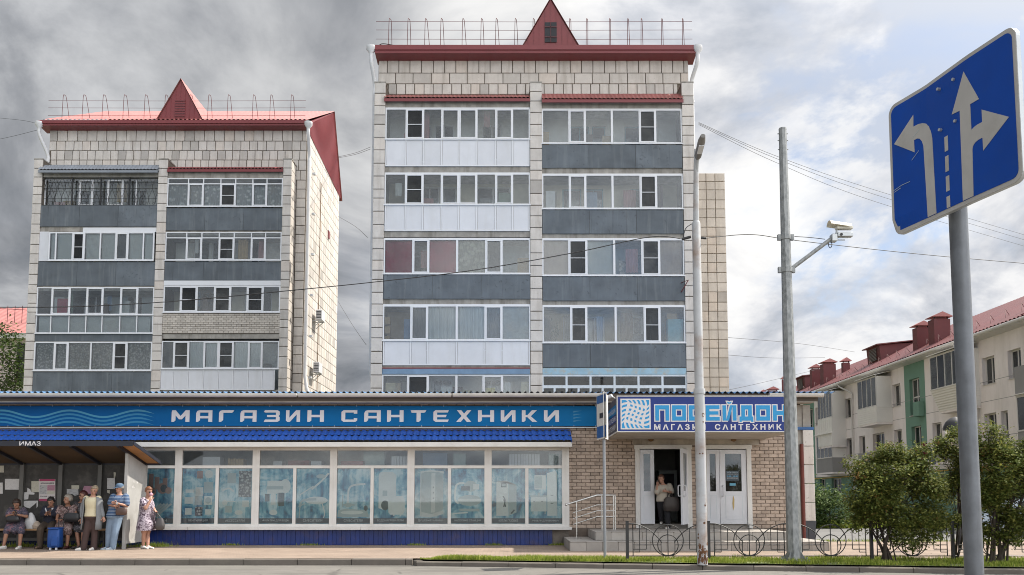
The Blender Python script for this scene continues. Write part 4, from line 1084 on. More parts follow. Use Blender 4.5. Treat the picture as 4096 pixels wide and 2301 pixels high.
# banner
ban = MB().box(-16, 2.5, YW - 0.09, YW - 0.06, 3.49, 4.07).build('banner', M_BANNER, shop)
for z in (3.455, ): MB().box(-16, 2.5, YW - 0.1, YW - 0.05, z - 0.012, z + 0.012).build('banner_rail', M_GALV, shop)
x = -15.6
while x < 2.4:
    MB().box(x, x + .008, YW - 0.094, YW - 0.091, 3.46, 3.52).build('banner_tie', M_GALV, shop); MB().box(x, x + .008, YW - 0.094, YW - 0.091, 4.05, 4.11).build('banner_tie', M_GALV, shop); x += 0.62
def wave(x0, x1, ph, zc, th, m, amp=0.095, wl=3.9, taper=None, zmin=3.49, dy=0.0):
    V = []; n = 60
    for i in range(n + 1):
        x = x0 + (x1 - x0) * i / n
        z = zc + amp * math.cos(2 * math.pi * (x - ph) / wl); t2 = th
        if taper: u = max(0, (taper[0] - x) / (taper[0] - taper[1])) if taper[0] < taper[1] else max(0, (x - taper[1]) / (taper[0] - taper[1])); t2 = th * (1 - min(1, u)) 
        V += [(x, YW - 0.0925 - dy, max(zmin, z - t2)), (x, YW - 0.0925 - dy, max(zmin + 0.0005, z + t2 * 0.9))]
    mb = MB(); mb.add(V, [(2 * i, 2 * i + 2, 2 * i + 3, 2 * i + 1) for i in range(n)]); mb.build('banner_wave', m, ban)
# crests measured from the print: x(3.617 px/src) 1030, 2010
cr = ax(1030 / 3.617, 1640, YW)
for k in range(4):
    wave(-16, ax(2260 / 3.617, 1640, YW), cr, 3.845 - 0.108 * k, 0.028, M_WAVE[k], wl=ax(2010 / 3.617, 1640, YW) - cr, taper=(ax(2260 / 3.617, 1640, YW), ax(2100 / 3.617, 1640, YW)), dy=0.0003 * k)
    wave(1.75, 2.5, 2.05, 3.86 - 0.09 * k, 0.022, M_WAVE[1], amp=0.07, wl=1.9, taper=(1.75, 2.0), dy=0.0003 * k)
LX = {'МАГАЗИН': [(-9.70, -9.19), (-9.0, -8.54), (-8.35, -7.92), (-7.74, -7.28), (-7.07, -6.62), (-6.44, -6.04), (-5.83, -5.36)],
      'САНТЕХНИКИ': [(-4.86, -4.41), (-4.21, -3.74), (-3.56, -3.09), (-2.89, -2.44), (-2.24, -1.80), (-1.59, -1.16), (-.97, -.51), (-.32, .10), (.28, .72), (.91, 1.34)]}
for wd, bx in LX.items():
    block_word(ban, 'sign_letter', [(ch, a, b, 3.61, 3.945) for ch, (a, b) in zip(wd, bx)], YW - 0.093, M_LETTER)
# strip under the banner
MB().box(-16, 1.66, YW - 0.02, YW + .02, 3.30, 3.44).build('wall_strip', M_CONC, shop)
# metal-tile awning roof over the display windows
aw = part_empty('awning_roof', shop)
XA0, XA1 = -16.0, 1.66
def awning_z(t): return 3.375 - 0.375 * t
rows_ = [(0.0, 0.12), (0.12, 0.56), (0.56, 1.0)]
n = int((XA1 - XA0) / 0.0225)
for r, (t0, t1) in enumerate(rows_):
    V = []; Fs = []; m_ = 4
    for j in range(m_ + 1):
        t = t0 + (t1 - t0) * j / m_
        for i in range(n + 1):
            x = XA0 + (XA1 - XA0) * i / n
            w = 0.0 if r == 0 else 0.018 * math.sin(2 * math.pi * x / 0.185) + 0.007 * math.sin(4 * math.pi * x / 0.185 + 1)
            lift = 0.024 * (1 - j / m_) * 0.0 + (0.02 * (j / m_))
            V.append((x, YW - 0.03 - 0.78 * t, awning_z(t) + lift + w + 0.03 - (0.012 * math.sin(2 * math.pi * x / 0.185) if j == m_ and r else 0)))
    for j in range(m_):
        for i in range(n): a = j * (n + 1) + i; Fs.append((a + n + 1, a + n + 2, a + 1, a))
    mb = MB(); mb.add(V, Fs, 0, True); mb.build('metal_tile_row' if r else 'ridge_strip', M_BLUEROOF, aw)
MB().box(XA0, XA1 - 0.01, YW - 0.30, YW - 0.04, 3.06, 3.18).build('awning_batten', M_CONC, aw)
MB().prism([(YW - 0.05, 3.40), (YW - 0.84, 3.0), (YW - 0.84, 2.96), (YW - 0.05, 3.0)], XA1 - 0.012, XA1 - 0.002, 'x').build('awning_cheek', M_BLUEROOF, aw)
MB().box(XA0, XA1, YW - 0.80, YBAY + 0.06, 2.862, 2.99).build('bay_header', M_WHITE, shop)
# display window bays
posts = [-13.68, -11.51, -9.34, -7.17, -5.0, -2.83, -0.67, 1.50]
capt = {1: ['', 'ФИТИНГИ'], 2: ['ВЕНТИЛЯЦИЯ', 'АКСЕССУАРЫ'], 3: ['ФИЛЬТРЫ ДЛЯ ВОДЫ', 'СМЕСИТЕЛИ'], 4: ['СМЕСИТЕЛИ', 'ВОДОНАГРЕВАТЕЛИ'], 5: ['ДУШЕВЫЕ КАБИНЫ', 'НАСОСНЫЕ СТАНЦИИ'], 6: ['КОТЛЫ ГАЗОВЫЕ', 'МЕБЕЛЬ ДЛЯ ВАННОЙ'], 0: ['', '']}
def poster_mat(k):
    t = NT('poster_water'); mp = t.node('ShaderNodeMapping'); t.L.new(t.coord('Position'), mp.inputs[0]); mp.inputs['Location'].default_value = (k * 3.3, 0, k * 1.7)
    v = mp.outputs[0]; n1 = t.noise(v, 2.0, 5, 0.6, 0.8)
    mp2 = t.node('ShaderNodeMapping'); t.L.new(v, mp2.inputs[0]); mp2.inputs['Scale'].default_value = (6, 1, 0.7)
    n2 = t.noise(mp2.outputs[0], 1.5, 4, 0.6)
    f = t.math('ADD', t.math('MULTIPLY', n1, 0.75), t.math('MULTIPLY', n2, 0.35))
    c = t.ramp(f, [(0.40, (0.010, 0.07, 0.16)), (0.47, (0.04, 0.25, 0.43)), (0.54, (0.20, 0.50, 0.64)), (0.63, (0.64, 0.82, 0.88))])
    t.col(c); t.rough(0.4); return t.m
M_PWHITE = mat('print_white', (0.80, 0.84, 0.83), 0.4, 0.06, 5); M_PGREY = mat('print_grey', (0.46, 0.56, 0.58), 0.4, 0.06, 5); M_PDARK = mat('print_dark', (0.05, 0.085, 0.11), 0.4, 0.1, 5)
M_PPINK = mat('print_pink', (0.36, 0.22, 0.20), 0.4, 0.08, 5); M_PCAP = mat('print_caption', (0.045, 0.065, 0.085), 0.4, 0.05, 3); M_PTXT = mat('print_text', (0.62, 0.66, 0.68), 0.4, 0.02, 3)
M_PPAT = lace('print_pattern', (0.52, 0.55, 0.55), (0.08, 0.10, 0.12), 14, 0.5)
PM_ = [M_PWHITE, M_PGREY, M_PDARK, M_PPINK, M_PPAT]
class Print:
    def __init__(s, x0, x1, z0, z1, y): s.b = (x0, x1, z0, z1); s.y = y; s.k = 0; s.mb = MB()
    def P(s, u, w): return (s.b[0] + u * (s.b[1] - s.b[0]), s.b[2] + w * (s.b[3] - s.b[2]))
    def poly(s, pts, mi=0):
        s.k += 1; d = s.y - 0.0006 * s.k
        q = [s.P(*p) for p in pts]
        s.mb.prism(q, d, d + 0.0004, 'y', mi); return s
    def rect(s, a, b, c, d, mi=0): return s.poly([(a, c), (b, c), (b, d), (a, d)], mi)
    def ell(s, cx, cy, r1, r2, mi=0, n=20): return s.poly([(cx + r1 * math.cos(2 * math.pi * i / n), cy + r2 * math.sin(2 * math.pi * i / n)) for i in range(n)], mi)
    def line(s, pts, w, mi=0):
        p = [Vector(q) for q in dens([(a, 0, b) for a, b in pts], 5)]; L = []; Rr = []
        for i, q in enumerate(p):
            t = p[min(i + 1, len(p) - 1)] - p[max(i - 1, 0)]; nx, nz = -t.z * 1.65, t.x / 1.65; l = math.hypot(nx, nz) or 1
            L.append((q.x + nx / l * w / 2, q.z + nz / l * w / 2 * .6)); Rr.append((q.x - nx / l * w / 2, q.z - nz / l * w / 2 * .6))
        return s.poly(L + Rr[::-1], mi)
def draw(p, kind):
    if kind == 'ФИТИНГИ':
        for u in (.2, .38, .62): p.rect(u, u + .14, .62, .86 + .05 * math.sin(u * 9), 3)
        p.ell(.32, .58, .12, .07, 3).ell(.32, .58, .07, .04, 2).ell(.62, .64, .16, .1, 3).ell(.66, .64, .1, .07, 2).ell(.8, .6, .1, .06, 3)
        for k in range(4): p.line([(.15 + .1 * k, .12), (.6 + .1 * k, .36)], .06, 1)
    elif kind == 'ВЕНТИЛЯЦИЯ':
        p.ell(.78, .9, .12, .075).rect(.42, .6, .82, .96, 3).rect(.1, .36, .56, .62).rect(.4, .62, .5, .66).rect(.64, .92, .56, .76, 1).rect(.08, .34, .36, .48).rect(.38, .6, .34, .5, 1).rect(.66, .9, .34, .5)
        p.ell(.78, .42, .09, .06, 1).rect(.1, .3, .16, .28).rect(.4, .62, .14, .3, 4).rect(.7, .88, .16, .26)
    elif kind == 'АКСЕССУАРЫ':
        p.rect(.58, .96, .48, .96, 4).rect(.24, .5, .74, .92, 1).line([(.1, .6), (.3, .64), (.44, .58)], .05).rect(.7, .9, .3, .42).line([(.12, .4), (.5, .4)], .02).ell(.6, .2, .12, .045).rect(.2, .4, .2, .32, 1).ell(.18, .38, .08, .05)
    elif kind == 'ФИЛЬТРЫ ДЛЯ ВОДЫ':
        p.rect(.22, .68, .54, .78).ell(.76, .68, .16, .13).rect(.2, .7, .62, .68, 1).rect(.34, .48, .34, .56).rect(.52, .64, .36, .56, 1).rect(.56, .74, .32, .56, 2).rect(.16, .3, .4, .54, 2).ell(.42, .2, .12, .05)
    elif kind == 'СМЕСИТЕЛИ':
        p.line([(.45, .62), (.75, .78), (.95, .92)], .06, 0).ell(.72, .86, .14, .04, 1).line([(.1, .52), (.5, .68)], .035, 0).ell(.6, .42, .34, .07, 0).line([(.1, .3), (.2, .42), (.6, .44)], .07, 1).line([(.75, .4), (.85, .2), (.82, .1)], .03, 0).line([(.1, .1), (.12, .3), (.25, .36)], .03, 1)
    elif kind == 'СМЕСИТЕЛИ2':
        p.line([(.33, .3), (.33, .52), (.36, .64), (.5, .70), (.84, .72)], .06, 0).rect(.26, .42, .3, .37, 1).rect(.15, .19, .3, .52, 1).ell(.36, .34, .18, .025, 1).poly([(.02, .12), (.96, .12), (.9, .24), (.3, .27), (.04, .24)], 1).ell(.45, .2, .34, .035, 0).ell(.86, .28, .06, .05, 2)
    elif kind == 'ВОДОНАГРЕВАТЕЛИ':
        p.poly([(.14, .28), (.14, .9), (.2, .94), (.56, .94), (.66, .88), (.66, .34), (.5, .27), (.28, .25)], 0).ell(.34, .33, .12, .09, 2)
        p.poly([(.44, .2), (.42, .42), (.48, .5), (.86, .5), (.93, .42), (.92, .22), (.86, .16), (.5, .16)], 0).rect(.58, .62, .135, .16, 0).rect(.78, .82, .135, .16, 0).rect(.26, .4, .5, .6, 1)
    elif kind == 'ДУШЕВЫЕ КАБИНЫ':
        p.poly([(.16, .18), (.18, .9), (.3, .94), (.7, .94), (.86, .92), (.86, .26), (.5, .12), (.25, .13)], 1).poly([(.16, .13), (.16, .22), (.5, .17), (.86, .24), (.86, .17), (.5, .11)], 0).rect(.5, .62, .2, .92, 0).rect(.17, .2, .2, .9, 0).poly([(.17, .9), (.3, .94), (.7, .94), (.87, .91), (.87, .95), (.5, .975), (.17, .95)], 0)
        for k in range(3): p.rect(.55, .58, .45 + .1 * k, .47 + .1 * k, 2)
    elif kind == 'НАСОСНЫЕ СТАНЦИИ':
        p.ell(.55, .42, .36, .1, 1).rect(.2, .9, .4, .45, 0).ell(.58, .68, .2, .1, 1).rect(.66, .84, .62, .72, 0).rect(.3, .56, .6, .68, 2).line([(.4, .74), (.16, .7), (.12, .45), (.22, .36)], .06, 0).rect(.25, .85, .22, .27, 1).line([(.06, .18), (.5, .2)], .04, 0)
    elif kind == 'КОТЛЫ ГАЗОВЫЕ':
        p.poly([(.14, .14), (.14, .76), (.5, .76), (.5, .14)], 0).poly([(.505, .14), (.505, .76), (.74, .70), (.74, .2)], 1).poly([(.14, .765), (.5, .765), (.74, .705), (.4, .78)], 0).rect(.28, .44, .66, .74, 2).rect(.3, .42, .675, .725, 1).line([(.36, .3), (.4, .42), (.34, .5)], .04, 2).line([(.42, .3), (.36, .44)], .03, 2).line([(.58, .18), (.68, .25)], .05, 2)
    elif kind == 'МЕБЕЛЬ ДЛЯ ВАННОЙ':
        p.poly([(.56, .14), (.56, .92), (.8, .96), (.86, .92), (.86, .14)], 0).rect(.18, .52, .62, .88, 0).rect(.2, .4, .64, .86, 1).rect(.08, .54, .22, .48, 0).rect(.06, .56, .48, .51, 1).rect(.28, .34, .51, .56, 1).rect(.14, .2, .4, .41, 2).rect(.38, .44, .4, .41, 2).rect(.66, .74, .5, .51, 2).rect(.66, .74, .36, .37, 2).rect(.12, .15, .17, .22, 1).rect(.48, .51, .17, .22, 1)
    else:
        p.rect(.2, .6, .2, .7, 1)
for k in range(len(posts) - 1):
    a, b = posts[k] + 0.1, posts[k + 1] - 0.1
    bay = part_empty('display_window', shop)
    f = MB(); y0, y1 = YBAY, YBAY + 0.09; fw = 0.05; mid = (a + b) / 2
    f.box(a - .005, b + .005, y0 + .012, y1, 2.28, 2.36); f.box(mid - .045, mid + .045, y0 + .015, y1 - .005, 0.73, 2.28)
    f.box(a - .005, b + .005, y0 + .012, y1, 0.65, 0.73); f.box(a - .005, b + .005, y0 + .012, y1, 2.78, 2.865)
    f.build('window_frame', M_WHITE, bay)
    MB().box(posts[k + 1] - 0.1, posts[k + 1] + 0.1, YBAY, YBAY + 0.14, 0.65, 2.862).build('bay_post', M_WHITE, bay)
    MB().box(posts[k + 1] - 0.006, posts[k + 1] + 0.006, YBAY - 0.006, YBAY - .001, 0.65, 2.862).build('cover_strip', M_WHITE, bay)
    MB().box(a, b, y0 + 0.05, y0 + 0.056, 2.36, 2.78).build('pane', M_SHOPGLASS, bay)
    for s, (pa, pb) in enumerate(((a, mid - .045), (mid + .045, b))):
        MB().box(pa, pb, y0 + 0.04, y0 + 0.046, 0.73, 2.28).build('pane', M_SHOPGLASS, bay)
        po = MB().box(pa + .004, pb - .004, y0 + 0.075, y0 + 0.08, 0.735, 2.275).build('poster', poster_mat(2 * k + s), bay)
        c = capt[k][s]
        pr = Print(pa, pb, 0.74, 2.27, y0 + 0.0745); draw(pr, c + '2' if (k == 4 and s == 0) else c)
        pr.rect(0.006, 0.994, 0.004, 0.095, 5)
        pr.mb.build('poster_print', PM_ + [M_PCAP], po)
        if c: text(po, 'caption', c, pa + .1 if len(c) > 13 else pa + .2, pb - .1 if len(c) > 13 else pb - .2, 0.79, 0.855, y0 + 0.058, M_PTXT, 0.01)
# goods seen above the posters
st = [(-8.6, .5, 2.05, 2.62, 'w'), (-7.9, .45, 2.0, 2.58, 'c'), (-6.7, .25, 2.2, 2.5, 'w'), (-6.1, .6, 2.1, 2.52, 'r'), (-5.6, .3, 2.2, 2.5, 'w'), (-4.55, .7, 2.0, 2.5, 'r'), (-3.95, .6, 2.0, 2.76, 'g'), (-3.1, .7, 2.1, 2.64, 'w'), (-2.2, .7, 2.0, 2.74, 'b'), (-1.5, .35, 2.0, 2.72, 'g'), (0.4, .95, 2.0, 2.70, 'w'), (1.2, .3, 2.0, 2.72, 'g')]
SM = {'w': M_PVC, 'c': M_CARD, 'r': mat('red_carton', (0.22, 0.03, 0.035), 0.6), 'g': mat('grey_green_carton', (0.30, 0.38, 0.37), 0.6), 'b': mat('blue_grey_carton', (0.13, 0.20, 0.30), 0.6)}
MB().box(-13, 1.4, YBAY + 0.45, YBAY + 0.95, 1.98, 2.0).build('shelf', M_CONC, shop)
for x, w, z0, z1, m in st:
    if m == 'w' and w > .5:
        rad = part_empty('radiator', shop)
        for q in range(int(w / 0.08)): MB().box(x - w / 2 + .08 * q, x - w / 2 + .08 * q + .066, YBAY + .5, YBAY + .6, 2.0, z1).build('radiator_fin', M_PVC, rad)
    elif m == 'c':
        for q in range(6): MB().box(x - w / 2 + q * w / 6, x - w / 2 + (q + .9) * w / 6, YBAY + .5, YBAY + .8, 2.0, z1 - .02 * (q % 2)).build('carton', M_CARD, shop)
    else: MB().box(x - w / 2, x + w / 2, YBAY + .5, YBAY + .85, 2.0, z1).build('carton', SM[m], shop)
# sill and plinth
for a, b in ((-16, -9.0), (-8.99, -4.2), (-4.19, 1.66)): MB().box(a, b, YBAY - 0.09, YBAY + 0.1, 0.57, 0.648).build('window_sill', M_WHITE, shop)
bx = []; x = -15.0
while x < 1.1:
    w = 0.128; bx.append((x + w / 2, YBAY + 0.08 + rnd(-.004, .004), 0.36 + rnd(-.008, .008), w - 0.006, 0.03, 0.44)); x += w
bx.sort(key=lambda b: -b[0])
pieces(shop, 'plinth_board', bx, M_BLUEPL, 300, 0.04)
MB().box(-16, 1.60, YBAY + 0.1, YBAY + 0.5, 0.12, 0.568).build('plinth', M_PLINTHBLK, shop)
MB().box(-32, 1.5, YBAY + 0.12, YBAY + .4, 0.569, 0.64).build('bay_floor', M_CONC, shop)
MB().box(1.52, 1.60, YBAY + 0.14, YW + .1, 0.5, 2.9).build('bay_end', M_WHITE, shop)

# ---- entrance wall of silicate brick
holes = [(3.55, 5.08, 0.59, 2.93), (5.44, 6.76, 0.59, 2.93)]
mw = MB(); holed(mw, 1.5, 8.06, 0.12, 4.1, holes, lambda u, w, d: (u, YW + d, w), 0.30); mw.build('entrance_wall', M_MORTAR, shop)
B = []
for a, b in ((1.58, 3.50), (6.80, 8.0), (5.09, 5.43)):
    B += brick_rows(shop, a, b, YW - 0.022, 0.60, 3.46 if a < 5 else 3.3, M_BRICK, thick=0.06)
B = [(b[0], b[1], b[2], b[3] * rnd(.96, 1.0), b[4], b[5]) for b in B if not (5.0 < b[0] < 5.5 and b[2] > 2.9)]
B.sort(key=lambda b: 1 if (5.0 < b[0] < 5.5) else 0)
pieces(shop, 'brick', B, M_BRICK, 225)
MB().box(3.44, 7.04, YW - 0.05, YW - 0.001, 2.95, 3.30).build('lintel', mat('lintel_plaster', (0.40, 0.355, 0.30), 0.9, 0.25, 3, dirt=(0.16, 0.13, 0.10), dirt_amt=0.7, dirt_scale=3, streak=True), shop)
for x in (3.95, 6.3): MB().ball((x, YW - 0.10, 3.12), 0.085, 0.05, 0.075).build('wall_lamp_base', mat('rusty_fitting', (0.16, 0.09, 0.04), 0.9), shop)
MB().tube([(5.3, YW - 0.07, 3.14), (6.7, YW - 0.07, 3.14)], 0.012, 5).build('conduit', M_WHITE, shop)
# right end: block-faced corner, dark socle, rusty downpipe, blue strip
MB().box(8.07, 8.30, YW - 0.03, YW + 0.2, 0.12, 4.1).build('corner_wall', M_CONC, shop)
z = 0.8
k = 0
while z < 3.36:
    MB().box(8.27, 8.56, YW - 0.12, YW + 0.5, z + .006, min(z + 0.52, 3.38)).build('corner_block', M_TILE, shop, bevel=0.008); z += 0.53
MB().prism([(8.26, 0.13), (8.50, 0.13), (8.57, 0.8), (8.26, 0.8)], YW - 0.14, YW + 0.5, 'y').build('corner_socle', mat('dark_socle', (0.06, 0.065, 0.075), 0.8, 0.2, 3), shop)
MB().box(8.05, 8.58, YW - 0.13, YW + 0.5, 3.385, 3.46).build('blue_cap_strip', mat('blue_cap', (0.02, 0.10, 0.28), 0.4), shop)
MB().box(8.30, 8.52, YW - 0.06, YW + 6, 3.47, 4.1).build('end_wall', M_CONC, shop)
MB().tube([(8.22, YW - 0.12, 0.3), (8.22, YW - 0.12, 2.98)], 0.055, 8).build('rust_pipe', mat('rust_red_pipe', (0.14, 0.035, 0.025), 0.7, 0.2, 4), shop)
# inside of the entrance
MB().box(3.3, 6.9, 27.4, 27.5, 0.5, 3.3).build('lobby_wall', mat('lobby_wall', (0.20, 0.20, 0.19), 0.8), shop)
MB().box(3.3, 3.36, YW + .3, 27.4, 0.5, 3.3).build('lobby_side', mat('lobby_side', (0.12, 0.12, 0.115), 0.8), shop)
MB().box(5.2, 5.26, YW + .3, 27.4, 0.5, 3.3).build('lobby_side', mat('lobby_side', (0.12, 0.12, 0.115), 0.8), shop)
MB().box(4.55, 5.1, 26.6, 27.2, 0.52, 2.3).build('vending_cabinet', mat('pale_cabinet', (0.30, 0.34, 0.33), 0.5), shop)
MB().box(4.6, 5.0, 26.58, 26.6, 1.4, 2.2).build('cabinet_window', M_DOORDARK, shop)
MB().box(4.0, 4.25, 26.9, 27.3, 0.52, 2.5).build('dark_shelf', M_DOORDARK, shop)
MB().box(3.36, 5.2, YW + .06, 27.4, 0.5, 0.72).build('threshold', M_CONC, shop); MB().box(5.4, 6.8, YW + .04, YW + .3, 0.5, 0.72).build('threshold', M_CONC, shop)
# door surrounds
fr = MB()
for a, b in ((3.50, 5.10), (5.40, 6.80)):
    fr.box(a, a + 0.13, YW - 0.07, YW + 0.1, 0.60, 2.84); fr.box(b - 0.13, b, YW - 0.07, YW + 0.1, 0.60, 2.84); fr.box(a - .02, b + .02, YW - 0.08, YW + 0.1, 2.84, 2.955)
fr.build('door_surround', M_WHITE, shop)
M_DOORG = glass_mat('door_glass', (0.35, 0.38, 0.38), 1.2)
def leaf(name, w, gx0, gx1, gz0, origin, rot, handle=None, panel=True):
    """door leaf, hinge at x=0, width w, from z 0 to 2.10"""
    p = part_empty(name, shop); p.location = origin; p.rotation_euler = (0, 0, rot)
    d = MB(); H = 2.10; t = 0.03
    holed(d, 0, w, 0, H, [(gx0, gx1, gz0, 1.98)], lambda u, v, q: (u, -t + q, v), 2 * t)
    holed(d, 0, w, 0, H, [(gx0, gx1, gz0, 1.98)], lambda u, v, q: (u, t - 0 * q, v), 0.0)
    d.quad((0, -t, 0), (0, t, 0), (0, t, H), (0, -t, H)); d.quad((w, -t, 0), (w, t, 0), (w, t, H), (w, -t, H)); d.quad((0, -t, 0), (w, -t, 0), (w, t, 0), (0, t, 0))
    d.build('leaf_frame', M_PVC, p)
    MB().box(gx0, gx1, -0.006, 0.0, gz0, 1.98).build('pane', M_DOORG, p)
    if panel:
        q = MB(); q.box(gx0, gx1, -t - 0.004, -t - .0005, 0.14, gz0 - 0.12); q.build('lower_panel', M_PVC, p)
        g_ = MB()
        for zz in (0.135, gz0 - .116): g_.box(gx0 - .006, gx1 + .006, -t - .003, -t - .0004, zz - .004, zz)
        for xx in (gx0 - .008, gx1 + .003): g_.box(xx, xx + .005, -t - .003, -t - .0004, .135, gz0 - .12)
        g_.build('panel_bead', M_PGREY, p)
    if handle is not None:
        for s in (-1, 1):
            hz = 0.93
            MB().tube(dens([(handle, s * t, hz - .14), (handle, s * (t + .07), hz - .14), (handle, s * (t + .08), hz), (handle, s * (t + .07), hz + .14), (handle, s * t, hz + .14)], 4), 0.018, 6).build('pull_handle', M_PVC, p)
    return p
dz = 0.72
leaf('door_leaf', 0.40, 0.10, 0.29, 0.92, (3.64, YW - 0.01, dz), 0)
op = leaf('door_leaf', 0.74, 0.13, 0.61, 0.92, (4.97, YW - 0.03, dz), R_(-113), handle=0.68)
leaf('door_leaf', 0.37, 0.10, 0.27, 0.92, (5.52, YW - 0.01, dz), 0)
dr = leaf('door_leaf', 0.76, 0.16, 0.62, 0.92, (5.90, YW - 0.01, dz), 0, handle=0.08)
# notices on the door glass
nt_ = MB().box(.18, .55, -0.016, -0.012, 1.22, 1.50).build('hours_notice', M_PCAP, dr)
for i, (t_, m_) in enumerate((('ЧАСЫ РАБОТЫ', (.45, .55, .62)), ('ПОНЕДЕЛЬНИК - СУББОТА', (.42, .42, .42)), ('9.00 - 18.00', (.16, .45, .7)), ('ВОСКРЕСЕНЬЕ', (.42, .42, .42)))):
    text(nt_, 'notice_line', t_, .21, .52, 1.44 - .055 * i, 1.475 - .055 * i, -0.018, mat('notice_ink_%s' % 'abcd'[i], m_, 0.5, 0.02), 0.01)
MB().box(.28, .45, -0.016, -0.012, 1.08, 1.15).build('small_notice', mat('notice_blue', (.12, .35, .5), 0.5), dr)
MB().box(.24, .40, .012, .016, 1.58, 1.86).build('paper_sheet', M_PGREY, dr)
MB().prism([(6.24, 1.30), (6.26, 1.10), (6.29, 1.2), (6.30, 1.42), (6.27, 1.52)], YW - 0.052, YW - 0.05, 'y').build('glue_stain', mat('ochre_stain', (0.46, 0.34, 0.13), 0.8, 0.1), shop)
rb = MB(); rb.prism([(3.74, 2.25), (3.84, 2.33), (3.92, 2.18), (3.92, 2.06), (3.82, 1.98), (3.75, 2.02), (3.85, 2.13)], YW + 0.0, YW + 0.003, 'y'); rb.build('red_arrow_sticker', mat('red_sticker', (0.5, 0.02, 0.03), 0.5), shop)
MB().prism([(6.02, 2.42), (6.22, 2.46), (6.45, 2.40), (6.47, 2.58), (6.02, 2.60)], YW + 0.012, YW + 0.015, 'y').build('red_sticker', mat('red_sticker2', (0.35, 0.03, 0.03), 0.5), shop)

# ---- steps faced with tiles
M_STEP = mat('step_tile', (0.36, 0.335, 0.305), 0.75, 0.14, 4, per=0.16, bump=0.2, dirt=(0.17, 0.145, 0.12), dirt_amt=0.5, dirt_scale=2)
steps = thing('entrance_steps', 'grey tiled landing with two wide steps at the shop entrance', 'steps')
MB().box(2.16, 7.05, 22.14, YW - 0.001, 0.12, 0.575).build('landing_core', M_MORTAR, steps)
MB().box(1.47, 7.85, 21.54, 22.2, 0.12, 0.355).build('step_core', M_MORTAR, steps); MB().box(1.47, 2.2, 22.2, YW - .001, 0.12, 0.355).build('step_core', M_MORTAR, steps); MB().box(7.0, 7.85, 22.2, YW - .001, 0.12, 0.355).build('step_core', M_MORTAR, steps)
B = []
def tread(x0, x1, y0, y1, z, w=0.40, d=0.40):
    x = x0
    while x < x1 - .02:
        xx = min(x + w, x1); y = y0
        while y < y1 - .02:
            yy = min(y + d, y1); B.append(((x + xx) / 2, (y + yy) / 2, z - 0.0125 + rnd(-.002, .002), xx - x - .008, yy - y - .008, 0.025)); y = yy
        x = xx
def riser(x0, x1, y, z0, z1, w=0.40):
    x = x0
    while x < x1 - .02:
        xx = min(x + w, x1); B.append(((x + xx) / 2, y + .015 + rnd(-.002, .002), (z0 + z1) / 2, xx - x - .008, 0.03, z1 - z0 - .006)); x = xx
def riser_side(x, y0, y1, z0, z1, face):
    y = y0
    while y < y1 - .02:
        yy = min(y + .4, y1); B.append((x - face * .015, (y + yy) / 2, (z0 + z1) / 2, yy - y - .008, 0.03, z1 - z0 - .006, math.pi / 2 * face)); y = yy
tread(2.13, 7.08, 22.11, YW - .1, 0.59); tread(1.44, 7.88, 21.51, 22.11, 0.37); tread(1.44, 2.13, 22.12, YW - .2, 0.37); tread(7.08, 7.88, 22.12, YW - .2, 0.37)
riser(2.13, 7.08, 22.11, 0.372, 0.563); riser(1.44, 7.88, 21.51, 0.135, 0.343); riser_side(1.44, 21.55, YW - .3, 0.135, 0.343, -1); riser_side(2.13, 22.15, YW - .1, 0.372, 0.563, -1); riser_side(7.88, 21.55, YW - .1, 0.135, 0.343, 1); riser_side(7.08, 22.15, YW - .1, 0.372, .563, 1)
pieces(steps, 'step_tile', B, M_STEP, 300, 0.03)

# ---- stainless handrail
rail = thing('handrail', 'stainless steel stair handrail with four sloping bars left of the entrance', 'handrail')
YH = 23.1
M_STEEL = mat('stainless', (0.60, 0.59, 0.57), 0.25, 0.06, 4, metal=0.9)
def hp(cx, cy): return at(2200 + cx / 1.9264, 1550 + cy / 1.9264, YH)
for i, (o0, r) in enumerate(((0, 0.024), (75, 0.012), (120, 0.012), (165, 0.012))):
    a = hp(125, 903) if i == 0 else hp(180, 890 + o0); b, c = hp(362, 830 + o0), hp(506, 830 + o0)
    MB().tube([a, b, c], r, 8).build('top_rail' if i == 0 else 'lower_bar', M_STEEL, rail)
MB().ball(hp(125, 903), 0.035).build('rail_knob', M_STEEL, rail)
for cx, zb, zt_ in ((205, .37, hp(205, 880).z), (400, .59, hp(400, 832).z), (490, .59, hp(490, 832).z), (503, .59, hp(503, 832).z)):
    p = hp(cx, 1000); MB().tube([(p.x, YH, zb), (p.x, YH, zt_)], 0.018, 8).build('rail_post', M_STEEL, rail)

